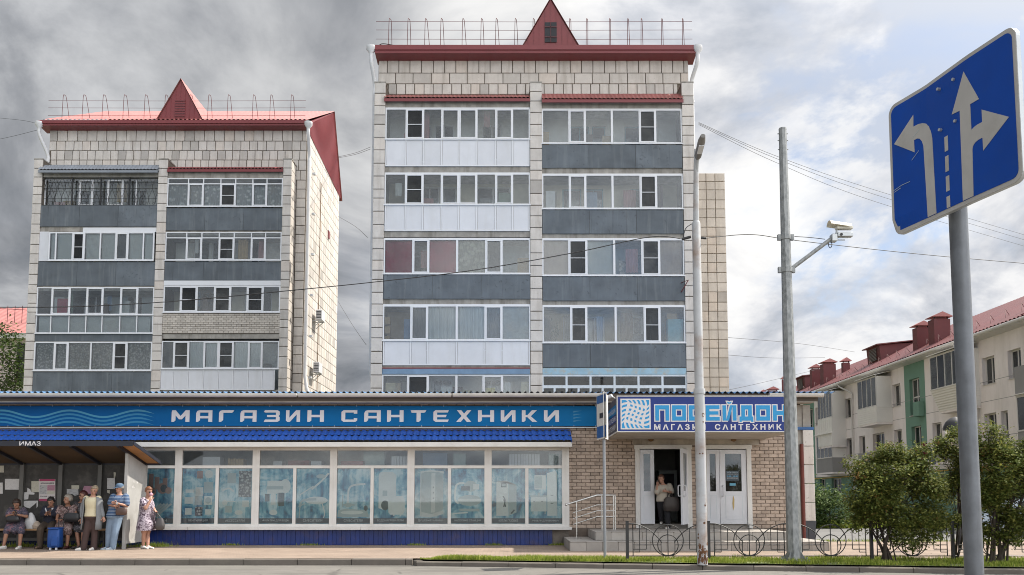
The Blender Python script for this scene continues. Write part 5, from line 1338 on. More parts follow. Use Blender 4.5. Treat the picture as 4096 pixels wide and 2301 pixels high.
# ---- entrance sign box
sb = thing('entrance_sign', 'projecting dark blue sign box with white wave logo and light blue ПОСЕЙДОН lettering', 'shop sign')
sx0, sx1, sz0, sz1 = 2.685, 7.2, 3.13, 4.06
M_NAVY = mat('sign_navy', (0.006, 0.028, 0.20), 0.55, 0.05, 2); M_SKYB = mat('sign_sky_blue', (0.003, 0.28, 0.60), 0.35, 0.03, 2)
MB().box(sx0 + .012, sx1 - .012, YC + .012, YW - .12, sz0 + .02, sz1 - .02).build('box_body', mat('sign_side', (0.09, 0.08, 0.09), 0.6), sb)
MB().box(sx0 + .03, sx1 - .03, YC + .05, YW - .1, sz0 - 0.015, sz0 + .018).build('underside', M_SOFFIT, sb)
MB().box(sx0 + .02, sx1 - .02, YC - .002, YC + .01, sz0 + .02, sz1 - .02).build('front_panel', M_NAVY, sb)
e = MB(); e.box(sx0, sx1, YC - .012, YC + .02, sz1 - .02, sz1 + .005); e.box(sx0, sx1, YC - .012, YC + .02, sz0 - .005, sz0 + .02); e.box(sx0 - .004, sx0 + .02, YC - .013, YC + .02, sz0 + .02, sz1 - .02); e.box(sx1 - .02, sx1, YC - .012, YC + .02, sz0 + .02, sz1 - .02)
e.box(sx0 - .006, sx0 + .02, YC + .02, YW - .12, sz0 - .005, sz0 + .025); e.build('edge_trim', M_WHITE, sb)
# logo: twisted grid
lg0, lg1, lgz0, lgz1 = 2.775, 3.545, 3.195, 3.985
lo = MB().box(lg0, lg1, YC - 0.010, YC - 0.003, lgz0, lgz1).build('logo', M_LETTER, sb)
def twist(u, v):
    x, y = u * 2 - 1, v * 2 - 1; r = max(abs(x), abs(y)); a = -0.62 * max(0, 1 - r) ** 0.8; s = 1 - 0.10 * (1 - r)
    X, Yv = x * math.cos(a) - y * math.sin(a), x * math.sin(a) + y * math.cos(a)
    return (lg0 + .035 + (X * s + 1) / 2 * (lg1 - lg0 - .07), lgz0 + .035 + (Yv * s + 1) / 2 * (lgz1 - lgz0 - .07))
n = 6
for i in range(n):
    for j in range(n):
        g0, g1 = (i + (.26 if i else 0)) / n, (i + 1 - (.26 if i < n - 1 else 0)) / n
        h0, h1 = (j + (.26 if j else 0)) / n, (j + 1 - (.26 if j < n - 1 else 0)) / n
        m_ = 4; q = [twist(g0 + (g1 - g0) * k / m_, h0) for k in range(m_)] + [twist(g1, h0 + (h1 - h0) * k / m_) for k in range(m_)] + [twist(g1 - (g1 - g0) * k / m_, h1) for k in range(m_)] + [twist(g0, h1 - (h1 - h0) * k / m_) for k in range(m_)]
        MB().prism(q, YC - 0.014, YC - 0.0105, 'y').build('logo_cell', M_SKYB, lo)
# ПОСЕЙДОН: blue block letters on a white outline
def blk(ch):
    t = .27; h = .27
    return {'П': [(0, t, 0, 1), (1 - t, 1, 0, 1), (t, 1 - t, 1 - h, 1)], 'О': [(0, t, 0, 1), (1 - t, 1, 0, 1), (t, 1 - t, 1 - h, 1), (t, 1 - t, 0, h)], 'С': [(0, t, 0, 1), (t, 1, 1 - h, 1), (t, 1, 0, h), (1 - t, 1, .63, 1 - h), (1 - t, 1, h, .37)],
            'Е': [(0, t, 0, 1), (t, 1, 1 - .24, 1), (t, 1, 0, .24), (t, .92, .39, .61)], 'Н': [(0, t, 0, 1), (1 - t, 1, 0, 1), (t, 1 - t, .37, .63)],
            'Д': [(0, 1, .0, h), (.14, .14 + t, h, 1), (1 - .1 - t, .9, h, 1), (.14 + t, .9 - t, 1 - h, 1), (0, .16, -.08, 0), (.84, 1, -.08, 0)], 'Й': [(0, t, 0, 1), (1 - t, 1, 0, 1)]}[ch]
xs_ = []; wl = (7.10 - 3.66) / 8
k_ = 0
for i, ch in enumerate('ПОСЕЙДОН'):
    a = 3.665 + i * wl; b = a + wl - 0.075; z0, z1 = 3.42, 3.815
    for layer, (grow, m_, dy) in enumerate(((0.028, M_LETTER, 0.003), (0.0, M_SKYB, 0.009))):
        mb = MB()
        for r, (u0, u1, w0, w1) in enumerate(blk(ch)):
            X0, X1, Z0, Z1 = a + u0 * (b - a), a + u1 * (b - a), z0 + w0 * (z1 - z0), z0 + w1 * (z1 - z0)
            d = YC - dy - 0.0006 * r - 0.0002 * (i % 2)
            mb.box(X0 - grow, X1 + grow, d - .002, d, Z0 - grow, Z1 + grow)
        if ch == 'Й':
            L = b - a; d = YC - dy - .0021
            mb.prism([(a + .25 * L - grow, z0 - grow), (a + .25 * L + .2 * L - grow, z0 - grow), (a + .75 * L + grow, z1 + grow), (a + .55 * L - grow, z1 + grow)], d - .002, d, 'y')
            mb.prism([(a + .3 * L - grow, z1 + .09 + grow), (a + .42 * L - grow, z1 + .04 - grow), (a + .58 * L + grow, z1 + .04 - grow), (a + .7 * L + grow, z1 + .09 + grow), (a + .58 * L, z1 + .09 + grow), (a + .5 * L, z1 + .07 + grow), (a + .42 * L, z1 + .09 + grow)], d - .003, d - .001, 'y')
        mb.build('letter_outline' if layer == 0 else 'letter', m_, sb)
text(sb, 'lettering', 'М А Г А З И Н    С А Н Т Е Х Н И К И', 3.63, 7.08, 3.185, 3.335, YC - 0.006, M_LETTER, 0.035)
# printed left flank
def flank(u, w): return (sx0 + 0.004, u, w)
MB().box(sx0 + .004, sx0 + .011, YC + .25, YW - .4, 3.62, 3.86).build('flank_panel', mat('flank_blue', (0.01, 0.16, 0.36), 0.4), sb)
MB().box(sx0 + .0045, sx0 + .0105, YC + .25, YW - .4, 3.42, 3.60).build('flank_panel', M_NAVY, sb)
text(sb, 'flank_lettering', 'МАГАЗИН', YW - .5, YC + .35, 3.44, 3.58, 0, M_LETTER, 0.02, plane=lambda u, w: (sx0 + .0022, u, w))
text(sb, 'flank_lettering', 'САНТЕХНИКИ', YW - .5, YC + .35, 3.22, 3.36, 0, M_LETTER, 0.02, plane=lambda u, w: (sx0 + .0022, u, w))
text(sb, 'flank_lettering', 'ПОСЕЙДОН', YW - .5, YC + .35, 3.66, 3.82, 0, M_LETTER, 0.02, plane=lambda u, w: (sx0 + .0022, u, w))
# small camera on the corner of the sign box
cc = thing('security_camera', 'small white bullet camera on the corner of the entrance sign', 'camera')
MB().tube([(2.35, 22.5, 4.0), (2.62, 22.35, 4.12)], [0.05, 0.05], 8).build('camera_body', M_PVC, cc); MB().tube([(2.6, 22.36, 4.11), (2.72, 22.5, 4.05)], 0.02, 6).build('camera_bracket', M_GALV, cc)

# ------------------------------------------------------------------ bus shelter
M_STEELD = mat('shelter_grey_paint', (0.038, 0.036, 0.033), 0.7, 0.15, 2, dirt=(0.16, 0.15, 0.135), dirt_amt=0.5, dirt_scale=2.5)
M_STEELM = mat('shelter_post_paint', (0.11, 0.108, 0.10), 0.55, 0.12, 2)
M_STEELL = mat('shelter_side_paint', (0.40, 0.395, 0.38), 0.55, 0.10, 2, dirt=(0.22, 0.21, 0.19), dirt_amt=0.5, dirt_scale=2.5)
M_NAVYD = mat('shelter_fascia', (0.016, 0.018, 0.028), 0.45, 0.15, 3)
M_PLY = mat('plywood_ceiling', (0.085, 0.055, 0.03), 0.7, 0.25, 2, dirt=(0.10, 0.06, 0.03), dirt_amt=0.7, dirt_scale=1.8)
M_WOOD = mat('bench_wood', (0.33, 0.20, 0.10), 0.7, 0.2, 3)
sh = thing('bus_shelter', 'dark grey steel bus shelter with sloping plywood roof in front of the shop', 'bus shelter')
SY0, SY1, SYP = 21.7, 23.45, 22.35
SXR = -9.58
def roofz(y, o=0): return 2.87 - (y - SY0) / (SY1 - SY0) * 0.44 + o
MB().prism([(SY0, roofz(SY0, -.02)), (SY1, roofz(SY1, -.02)), (SY1, roofz(SY1)), (SY0, roofz(SY0))], -16.5, SXR, 'x').build('roof_sheet', M_NAVYD, sh)
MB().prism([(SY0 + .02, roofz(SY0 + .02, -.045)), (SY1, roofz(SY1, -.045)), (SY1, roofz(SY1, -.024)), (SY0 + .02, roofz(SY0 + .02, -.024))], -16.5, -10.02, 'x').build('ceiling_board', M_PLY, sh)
MB().prism([(SY0 + .02, roofz(SY0 + .02, -.045)), (SY1, roofz(SY1, -.045)), (SY1, roofz(SY1, -.024)), (SY0 + .02, roofz(SY0 + .02, -.024))], -9.94, SXR - .03, 'x').build('ceiling_board', mat('bounce_lit_plywood', (0.44, 0.22, 0.085), 0.7, 0.2, 2), sh)  # same ceiling plywood in brighter orange, painting bounce light on the overhang
MB().box(-16.5, SXR, SY0 - .02, SY0 - .001, 2.755, 2.885).build('fascia', M_NAVYD, sh)
MB().box(-16.5, SXR, SY1 - .02, SY1 + .03, 2.34, 2.42).build('rear_beam', M_NAVYD, sh)
MB().prism([(SY0, roofz(SY0, -.08)), (SY1 + .02, roofz(SY1, -.08)), (SY1 + .02, roofz(SY1, .012)), (SY0, roofz(SY0, .012))], SXR + .001, SXR + .02, 'x').build('roof_edge', M_NAVYD, sh)
px_ = [-15.3, -14.3, -13.3, -12.25, -11.18]
for x in px_ + [-9.98]:
    MB().prism([(SY0 + .03, roofz(SY0 + .03, -.125)), (SY1 - .03, roofz(SY1 - .03, -.115)), (SY1 - .03, roofz(SY1 - .03, -.047)), (SY0 + .03, roofz(SY0 + .03, -.047))], x - .035, x + .035, 'x').build('roof_beam', M_NAVYD, sh)
for x in px_: MB().box(x - .055, x + .055, SY1 - .1, SY1 - .02, 0.14, 2.38).build('rear_post', M_STEELM, sh)
e = [-16.4] + px_ + [-9.95]
for a, b in zip(e, e[1:]): MB().box(a + .003, b - .003, SY1 - .018, SY1 + .004, 0.30, 2.34).build('wall_panel', M_STEELD, sh)
MB().box(-16.4, -9.95, SY1 - .06, SY1 - .02, 0.30, 0.38).build('bottom_rail', M_STEELM, sh)
sp_x = -9.93
MB().box(sp_x - .1, sp_x - .02, SYP - .06, SYP + .02, 0.14, roofz(SYP, -.05)).build('front_post', M_STEELL, sh)
MB().prism([(SYP + .025, 0.33), (SY1 - .03, 0.33), (SY1 - .03, roofz(SY1, -.1)), (SYP + .025, roofz(SYP, -.1))], sp_x - .04, sp_x - .02, 'x').build('side_panel', M_STEELL, sh)
MB().box(sp_x - .06, sp_x - .0, SYP + .02, SY1, 0.28, 0.33).build('side_rail', M_STEELL, sh)
MB().box(sp_x - .07, sp_x - .01, SY1 - .03, SY1 + .03, 0.14, 2.36).build('rear_corner_post', M_STEELL, sh)
text(sh, 'lettering', 'ИМАЗ', -12.44, -11.90, 2.768, 2.876, SY0 - .0225, M_LETTER, 0.015)
bn = part_empty('bench', sh)
for k in range(3): MB().box(-16, -10.6, 22.72 + .13 * k, 22.84 + .13 * k, 0.60, 0.64).build('bench_plank', M_WOOD, bn)
for x in (-15, -13.55, -12.4, -11.2, -10.75): MB().box(x - .02, x + .02, 22.75, 23.35, 0.54, 0.6).box(x - .02, x + .02, 22.8, 22.84, 0.14, 0.54).build('bench_bracket', M_STEELD, bn)
# papers stuck to the shelter wall
def paper_mat(name, c, ink, scale=22):
    t = NT(name); v = t.coord('Position', (1.0, 1.0, 6.0)); n = t.noise(v, scale, 3, 0.7)
    t.col(t.mix(t.ramp(n, [(0.52, 0.0), (0.60, 0.55)]), c, ink)); t.rough(0.8); return t.m
M_PAPER = paper_mat('white_paper', (0.58, 0.57, 0.56), (0.36, 0.36, 0.38)); M_PAPERY = paper_mat('yellowed_paper', (0.50, 0.48, 0.40), (0.30, 0.28, 0.24)); M_PAPERG = paper_mat('photo_paper', (0.42, 0.42, 0.42), (0.08, 0.08, 0.09), 9); M_PAPERP = paper_mat('pink_paper', (0.40, 0.22, 0.28), (0.25, 0.10, 0.16))
def wp(x, y): return at(x / 3.208, 1850 + y / 3.208, SY1 - .02)
def paper(pts, m, name='paper_notice'):
    q = [wp(*p) for p in pts]; o = MB().prism([(p.x, p.z) for p in q], SY1 - .024, SY1 - .0215, 'y').build(name, m, sh); return o
def rectp(a, b, c, d): return [(a, d), (b, d), (b, c), (a, c)]
paper(rectp(64, 258, 210, 348), M_PAPER); paper(rectp(-60, 50, 40, 128), M_PAPERY); paper(rectp(-60, 36, 258, 400), M_PAPER); paper(rectp(404, 500, 238, 380), M_PAPERY)
paper([(308, 384), (350, 380), (352, 325), (390, 345), (400, 376), (445, 388), (440, 412), (370, 410), (362, 470), (310, 478)], M_PAPER); paper([(300, 492), (488, 490), (486, 560), (470, 585), (470, 510), (440, 540), (380, 588), (320, 570), (300, 540)], M_PAPER)
paper(rectp(918, 1016, 292, 340), M_PAPERY); paper([(858, 340), (1005, 342), (1008, 412), (960, 428), (930, 405), (858, 412)], M_PAPERG); paper([(1055, 372), (1080, 300), (1250, 302), (1250, 400), (1100, 400), (1090, 350)], M_PAPERP)
paper(rectp(1376, 1475, 200, 340), M_PAPER); paper([(1460, 122), (1490, 130), (1478, 195), (1460, 198)], M_PAPERY); paper([(1375, 352), (1410, 355), (1408, 400), (1378, 388)], M_PAPERY); paper(rectp(1560, 1640, 310, 400), M_PAPERG)
po = paper(rectp(500, 710, 212, 496), mat('show_poster_white', (0.58, 0.54, 0.53), 0.7, 0.05), 'show_poster')
def pbox(a, b, c, d, m, k, nm='poster_block'):
    p0, p1 = wp(a, d), wp(b, c); MB().box(p0.x, p1.x, SY1 - .0255 - .0006 * k, SY1 - .0245 - .0006 * k, p0.z, p1.z).build(nm, m, po)
M_PK = mat('poster_pink', (0.34, 0.05, 0.12), 0.7, 0.1)
pbox(506, 706, 212, 240, M_PK, 1); pbox(500, 700, 466, 496, M_PK, 1); pbox(506, 604, 290, 408, M_PAPERG, 1); pbox(606, 706, 290, 360, M_PAPERP, 1); pbox(606, 704, 362, 408, M_PAPERY, 1)
for s_, (a, b, c, d) in (('ШОУ-КАСКАДЕРОВ', (524, 696, 256, 280)), ('ДОСААФ', (510, 610, 426, 446)), ('18 00', (625, 700, 428, 446))):
    p0, p1 = wp(a, d), wp(b, c); text(po, 'poster_lettering', s_, p0.x, p1.x, p0.z, p1.z, SY1 - .027, M_IRON, 0.03)
gf = MB()
for q in range(7):
    y = SYP + .35 + rnd(-.15, .2); z = 1.75 + rnd(-.12, .12); gf.add([(sp_x - .0185, y, z), (sp_x - .0185, y + rnd(.03, .1), z + rnd(-.02, .02)), (sp_x - .0185, y + rnd(0, .08), z + rnd(.03, .09))], [(0, 1, 2)])
gf.build('sticker_scraps', M_PAPER, sh)['kind'] = 'stuff'

# ------------------------------------------------------------------ poles
def octo(c, r, n=8, rot=0.39): return [(c[0] + r * math.cos(2 * math.pi * k / n + rot), c[1] + r * math.sin(2 * math.pi * k / n + rot), c[2]) for k in range(n)]
M_LAMPP = mat('lamp_pole_paint', (0.44, 0.45, 0.46), 0.5, 0.08, 2.5, dirt=(0.22, 0.12, 0.06), dirt_amt=0.85, dirt_scale=1.15)
M_RUST = mat('rust_flakes', (0.13, 0.06, 0.028), 0.9, 0.4, 9, bump=0.4)
lp = thing('street_lamp', 'tall white painted steel lamp post with rusty foot in front of the doors', 'street lamp')
lb = at(2806, 2247, 17.6); LPX, LPY = lb.x + 0.02, 17.6
za, zb_, zc_ = az(2788, 1565, LPY), az(2788, 895, LPY), az(2792, 560, LPY)
MB().loft([[(LPX + r * math.cos(a * .3927), LPY + r * math.sin(a * .3927), z) for a in range(16)] for r, z in ((0.108, 0.1), (0.105, za - .02))]).build('lower_shaft', M_LAMPP, lp)
MB().loft([[(LPX + r * math.cos(a * .3927), LPY + r * math.sin(a * .3927), z) for a in range(16)] for r, z in ((0.118, za - .06), (0.122, za), (0.118, za + .05))]).build('shaft_collar', M_LAMPP, lp)
MB().loft([[(LPX + r * math.cos(a * .3927), LPY + r * math.sin(a * .3927), z) for a in range(16)] for r, z in ((0.093, za + .05), (0.088, zb_), (0.07, zb_ + .05))]).build('middle_shaft', M_LAMPP, lp)
MB().loft([[(LPX + r * math.cos(a * .3927) + dx, LPY + r * math.sin(a * .3927), z) for a in range(16)] for r, z, dx in ((0.062, zb_ + .05, 0.0), (0.052, zc_ - .6, 0.02), (0.04, zc_ - .2, 0.03))]).build('upper_shaft', M_LAMPP, lp)
hd_ = part_empty('lamp_head', lp)
lh = at(2794, 640, LPY); MB().tube([(LPX + .03, LPY, lh.z - .35), (LPX + .035, LPY - .05, lh.z - .1), (LPX + .04, LPY - .15, lh.z + .02)], 0.035, 8).build('lamp_arm', M_LAMPP, hd_)
MB().loft([[(LPX + .03 + w * math.cos(a * .524), LPY - .1 - t, lh.z + .0 + h * math.sin(a * .524) + .45 * t) for a in range(12)] for t, w, h in ((0, .04, .05), (.06, .075, .075), (.42, .08, .075), (.55, .05, .04))]).build('lamp_housing', mat('lamp_grey', (0.20, 0.19, 0.18), 0.5), hd_)
MB().prism([(LPY - .30, lh.z + .005), (LPY - .50, lh.z + .095), (LPY - .50, lh.z + .12), (LPY - .30, lh.z + .03)], LPX - .02, LPX + .08, 'x').build('lamp_lens', M_PVC, hd_)
rs = MB(); random.seed(5)
for q in range(34):
    a = rnd(-2.6, -0.5); z = 0.15 + abs(random.gauss(0, .28)); s_ = rnd(.015, .055); r = .1075
    pts = []
    for k in range(6):
        aa = a + s_ / r * math.cos(k * 1.047) * rnd(.6, 1.2); zz = z + s_ * 1.6 * math.sin(k * 1.047) * rnd(.6, 1.2); pts.append((LPX + (r + .0012 + q * 2e-5) * math.cos(aa), LPY + (r + .0012 + q * 2e-5) * math.sin(aa), zz))
    rs.add(pts, [(0, 1, 2, 3, 4, 5)])
for a, z, s_ in ((-1.0, 3.15, .05), (-1.1, 3.0, .02), (-1.35, 2.35, .02), (-1.0, 1.3, .03), (-1.3, .95, .03), (-1.9, 2.35, .015), (-.9, 1.32, .03)):
    pts = [(LPX + .109 * math.cos(a + s_ / .1 * math.cos(k * 1.047) * rnd(.6, 1.2)), LPY + .109 * math.sin(a + s_ / .1 * math.cos(k * 1.047)), z + s_ * math.sin(k * 1.047) * rnd(.5, 1.2)) for k in range(6)]; rs.add(pts, [(0, 1, 2, 3, 4, 5)])
rs.build('rust_patches', M_RUST, lp)['kind'] = 'stuff'
MB().tube([(LPX - .12, LPY, zb_ - .28), (LPX - .3, LPY, zb_ - .33)], 0.03, 6).build('cable_clamp', M_IRON, lp); MB().tube(dens([(LPX - .28, LPY, zb_ - .33), (LPX - .22, LPY, zb_ - .1), (LPX - .05, LPY, zb_ + .02)], 5), 0.008, 4).build('cable_loop', M_IRON, lp)
MB().tube([(LPX + .1, LPY, zb_ - .3), (LPX + .2, LPY, zb_ - .31)], 0.025, 6).build('cable_clamp', M_IRON, lp)

M_ZINC = NT('zinc_spangle')
def _z():
    t = M_ZINC; v = t.coord('Position', (1, 1, 0.5)); vo = t.node('ShaderNodeTexVoronoi'); t.L.new(v, vo.inputs['Vector']); vo.inputs['Scale'].default_value = 16
    n = t.noise(v, 5, 6, 0.7, 1.0)
    f = t.math('ADD', t.math('MULTIPLY', n, .8), t.math('MULTIPLY', vo.outputs['Distance'], .35))
    t.col(t.ramp(f, [(.36, (0.15, 0.16, 0.16)), (.5, (0.22, 0.23, 0.23)), (.7, (0.31, 0.32, 0.32))])); t.b.inputs['Metallic'].default_value = 0.35; t.rough(t.ramp(n, [(.3, .4), (.7, .6)]))
_z(); M_ZINC = M_ZINC.m
mp = thing('camera_mast', 'tall octagonal galvanised mast with a traffic camera on a side arm', 'mast')
mb_ = at(3178, 2240, 17.9); MX, MY = mb_.x - .0, 17.9
mtop = az(3140, 517, MY)
rg = lambda z: 0.155 + (0.08 - 0.155) * (z - .15) / (mtop - .15)
MB().loft([octo((MX, MY, z), rg(z)) for z in (0.15, 3, 6, mtop)], 0, False).build('shaft', M_ZINC, mp)
MB().loft([octo((MX, MY, z), r) for z, r in ((mtop - .02, .082), (mtop + .02, .082))], 0, False).build('shaft_cap', M_ZINC, mp)
MB().box(MX - .24, MX + .24, MY - .24, MY + .24, 0.165, 0.19).build('base_plate', M_ZINC, mp)
for sx in (-1, 1):
    for sy in (-1, 1): MB().tube([(MX + sx * .19, MY + sy * .19, .1), (MX + sx * .19, MY + sy * .19, .25)], .018, 6).build('anchor_bolt', M_ZINC, mp)
for k in range(4):
    a = .785 + k * 1.571; MB().prism([(0, .19), (.12, .19), (0, .36)], -.006, .006, 'y').build('base_rib', M_ZINC, mp, (MX + .14 * math.cos(a), MY + .14 * math.sin(a), 0)).rotation_euler = (0, 0, a)
for sy_ in (950, 1080):
    z = az(3150, sy_, MY); c = part_empty('band_clamp', mp)
    MB().loft([octo((MX, MY, zz), rg(z) + .02) for zz in (z - .05, z + .05)], 0, False).build('band', M_ZINC, c)
    for s_ in (-1, 1): MB().box(MX + s_ * (rg(z) + .04) - .03, MX + s_ * (rg(z) + .04) + .03, MY - .04, MY + .04, z - .06, z + .06).build('lug', M_ZINC, c)
for z in (mtop - .1, mtop - .25, mtop - .45):
    for s_ in (-1, 1): MB().tube([(MX + s_ * .07, MY, z), (MX + s_ * .11, MY, z)], .012, 5).build('stud', M_ZINC, mp)
a0, a1 = at(3165, 1075, MY), at(3345, 940, MY)
MB().tube([a0, a1], 0.042, 8).build('camera_arm', M_ZINC, mp)
tc_ = thing('traffic_camera', 'white traffic camera under a curved hood at the end of the mast arm', 'camera')
def cp(x, y): return at(2700 + x / 2.0675, 450 + y / 2.0675, MY)
h0, h1 = cp(1272, 925), cp(1445, 950)
d_ = (h1 - h0)
rings = []
for k in range(9):
    a = math.pi * (0.05 + .9 * k / 8)
    rings.append((math.cos(a) * .14, math.sin(a) * .12 - .06))
hb_ = MB(); V = []
for e_ in (h0, h1):
    for u, w in rings: V.append((e_.x, e_.y + u, e_.z + w + .02))
hb_.add(V, [(i, i + 1, 10 + i, 9 + i) for i in range(8)], 0, True); hb_.build('hood', mat('camera_white', (0.68, 0.66, 0.58), 0.5), tc_)
c0_, c1_ = cp(1310, 985), cp(1425, 1000)
MB().box(cp(1300, 0).x, cp(1430, 0).x, MY - .07, MY + .07, cp(0, 968).z, cp(0, 945).z).build('camera_body', mat('camera_white', (0.68, 0.66, 0.58), 0.5), tc_, bevel=.01)
MB().box(cp(1255, 0).x, cp(1300, 0).x, MY - .08, MY + .08, cp(0, 1070).z, cp(0, 1010).z).build('junction_box', M_GALV, tc_, bevel=.01)
MB().box(cp(1305, 0).x, cp(1430, 0).x, MY - .07, MY + .07, cp(0, 1030).z, cp(0, 995).z).build('light_unit', M_GALV, tc_, bevel=.008)
MB().tube([cp(1365, 1016) + Vector((0, -.075, 0)), cp(1365, 1016) + Vector((0, -.085, 0))], .03, 10).build('lens', M_IRON, tc_)
MB().tube([cp(1300, 1034), cp(1432, 1034)], .014, 6).build('mount_bar', M_GALV, tc_); MB().tube([cp(1330, 1054), cp(1405, 1054)], .012, 6).build('mount_bar', M_GALV, tc_)
MB().tube([cp(1340, 970), cp(1330, 1050)], .025, 6).build('mount_post', M_GALV, tc_)
MB().tube(dens([cp(1275, 1060), cp(1270, 1100), cp(1285, 1120), cp(1298, 1095), cp(1290, 1060)], 4), .008, 4).build('cable_loop', M_IRON, tc_)

# bus stop sign: two plates back to back, almost edge on
bs = thing('bus_stop_sign', 'narrow blue and white bus stop sign on a thin grey pole', 'bus stop sign')
BX, BY = ax(2420, 2236, 18.5), 18.5
M_BSP = mat('sign_pole_grey', (0.26, 0.27, 0.29), 0.5, 0.12, 3)
MB().tube([(BX + .0, BY, .1), (BX + .0, BY, 3.75)], .032, 10).build('pole', M_BSP, bs)
for s_, rot in ((-1, 78), (1, 104)):
    p = part_empty('sign_plate', bs); p.location = (BX + s_ * .045, BY, 0); p.rotation_euler = (0, 0, R_(rot) * -1 if s_ < 0 else R_(-rot))
    z0, z1 = 2.72, 3.70
    MB().box(-.33, .33, -.006, .006, z0, z1).build('plate', M_WHITE, p)
    MB().box(-.31, .31, -.010, -.0065, z0 + .03, z0 + .28).build('blue_field', mat('stop_blue', (0.01, 0.09, 0.30), .4), p); MB().box(-.31, .31, -.010, -.0065, z1 - .2, z1 - .03).build('blue_field', mat('stop_blue', (0.01, 0.09, 0.30), .4), p)
    MB().box(-.12, .12, -.010, -.0065, z0 + .45, z0 + .56).build('bus_symbol', M_IRON, p)

# big lane-direction road sign close to the viewer
M_SIGNB = mat('sign_face_blue', (0.003, 0.062, 0.37), 0.5, 0.10, 3, bump=0.03, bscale=60, spec=0.2, dirt=(0.02, 0.07, 0.26), dirt_amt=0.55, dirt_scale=2.6); M_SIGNW = mat('sign_face_white', (0.47, 0.455, 0.43), 0.45, 0.06, 6, dirt=(0.36, 0.34, 0.31), dirt_amt=0.6, dirt_scale=5)
M_POLEG = mat('road_sign_pole', (0.155, 0.165, 0.18), 0.45, 0.2, 9, metal=0.4, bump=0.08, dirt=(0.09, 0.09, 0.09), dirt_amt=0.7, dirt_scale=7, streak=True)
rs_ = thing('road_sign', 'large blue lane direction sign with white arrows on a steel pole', 'road sign')
tl, tr = at(3552, 430, 4.66), at(4062, 92, 3.80)
bl_, br_ = at(3578, 930, 4.66), at(4100, 738, 3.80)
SWD = (Vector((tr.x, tr.y)) - Vector((tl.x, tl.y))).length; ang = math.atan2(tr.y - tl.y, tr.x - tl.x)
zb0, zt0 = (bl_.z + br_.z) / 2, (tl.z + tr.z) / 2
SH_ = zt0 - zb0
bp, tp = at(3895, 2301, 4.36), at(3835, 850, 4.36)
fc = part_empty('sign_panel', rs_); fc.location = (tl.x, tl.y, zb0); fc.rotation_euler = (0, 0, ang)
def rrect(x0, x1, z0, z1, r, n=6):
    out = []
    for cx, cz, a0 in ((x1 - r, z0 + r, -90), (x1 - r, z1 - r, 0), (x0 + r, z1 - r, 90), (x0 + r, z0 + r, 180)):
        for k in range(n + 1): a = R_(a0 + 90 * k / n); out.append((cx + r * math.cos(a), cz + r * math.sin(a)))
    return out
W_, H_ = SWD, SH_
def bent(o):
    # the left part of the panel is dented back a little along a vertical crease
    for v in o.data.vertices:
        u = v.co.x / W_; d = max(0, 0.36 - abs(u - 0.30)) * 0.06 * (0.4 + 0.6 * v.co.z / H_)
        if u < .3 and v.co.z < .12 * H_: d += 0.05 * (.3 - u)
        v.co.y += d
    return o
def grid_poly(poly, d0, d1, m, name, parent, cuts=22):
    bm = bmesh.new(); vs = [bm.verts.new((p[0], d0, p[1])) for p in poly]; f = bm.faces.new(vs)
    ex = bmesh.ops.extrude_face_region(bm, geom=[f]); bmesh.ops.translate(bm, vec=(0, d1 - d0, 0), verts=[g for g in ex['geom'] if isinstance(g, bmesh.types.BMVert)])
    for k in range(1, cuts):
        bmesh.ops.bisect_plane(bm, geom=bm.verts[:] + bm.edges[:] + bm.faces[:], plane_co=(W_ * k / cuts, 0, 0), plane_no=(1, 0, 0))
    for k in range(1, 8):
        bmesh.ops.bisect_plane(bm, geom=bm.verts[:] + bm.edges[:] + bm.faces[:], plane_co=(0, 0, H_ * k / 8), plane_no=(0, 0, 1))
    bmesh.ops.recalc_face_normals(bm, faces=bm.faces)
    me = bpy.data.meshes.new(name); bm.to_mesh(me); bm.free(); me.materials.append(m)
    return bent(link(name, me, parent))
grid_poly(rrect(0, W_, 0, H_, .055), 0.0, 0.022, M_GALV, 'panel_back', fc)
grid_poly(rrect(0.001, W_ - .001, 0.001, H_ - .001, .054), -0.0025, -0.0005, M_SIGNW, 'white_border', fc)
grid_poly(rrect(.022, W_ - .022, .022, H_ - .022, .038), -0.005, -0.003, M_SIGNB, 'blue_face', fc)
# arrows in unit coordinates u (0..1 across), w (0..1 up); taken from the sign as seen square on
def A(pts): return [(u * W_, w * H_) for u, w in pts]
def arc(cx, cz, rx_, rz_, a0, a1, n=8): return [(cx + rx_ * math.cos(R_(a0 + (a1 - a0) * k / n)), cz + rz_ * math.sin(R_(a0 + (a1 - a0) * k / n))) for k in range(n + 1)]
left = [(.305, .032), (.378, .032), (.362, .58), (.353, .63), (.335, .68), (.312, .712), (.285, .73), (.25, .741), (.209, .742), (.211, .83), (.045, .69), (.213, .549), (.211, .640), (.238, .640), (.258, .628), (.275, .60), (.286, .56)]
right = [(.592, .032), (.671, .032), (.679, .345), (.686, .366), (.700, .380), (.725, .387), (.754, .387), (.755, .300), (.935, .430), (.757, .573), (.757, .490), (.721, .490), (.699, .486), (.678, .476), (.678, .653), (.742, .653), (.640, .900), (.533, .660), (.597, .653)]
grid_poly(A(left), -0.0072, -0.0052, M_SIGNW, 'left_turn_arrow', fc); grid_poly(A(right), -0.0072, -0.0052, M_SIGNW, 'ahead_and_right_arrow', fc)
for z0, z1 in ((.032, .111), (.148, .254), (.286, .395), (.430, .534)):
    grid_poly(A([(.465, z0), (.492, z0), (.492, z1), (.465, z1)]), -0.0072, -0.0052, M_SIGNW, 'lane_dash', fc, 8)
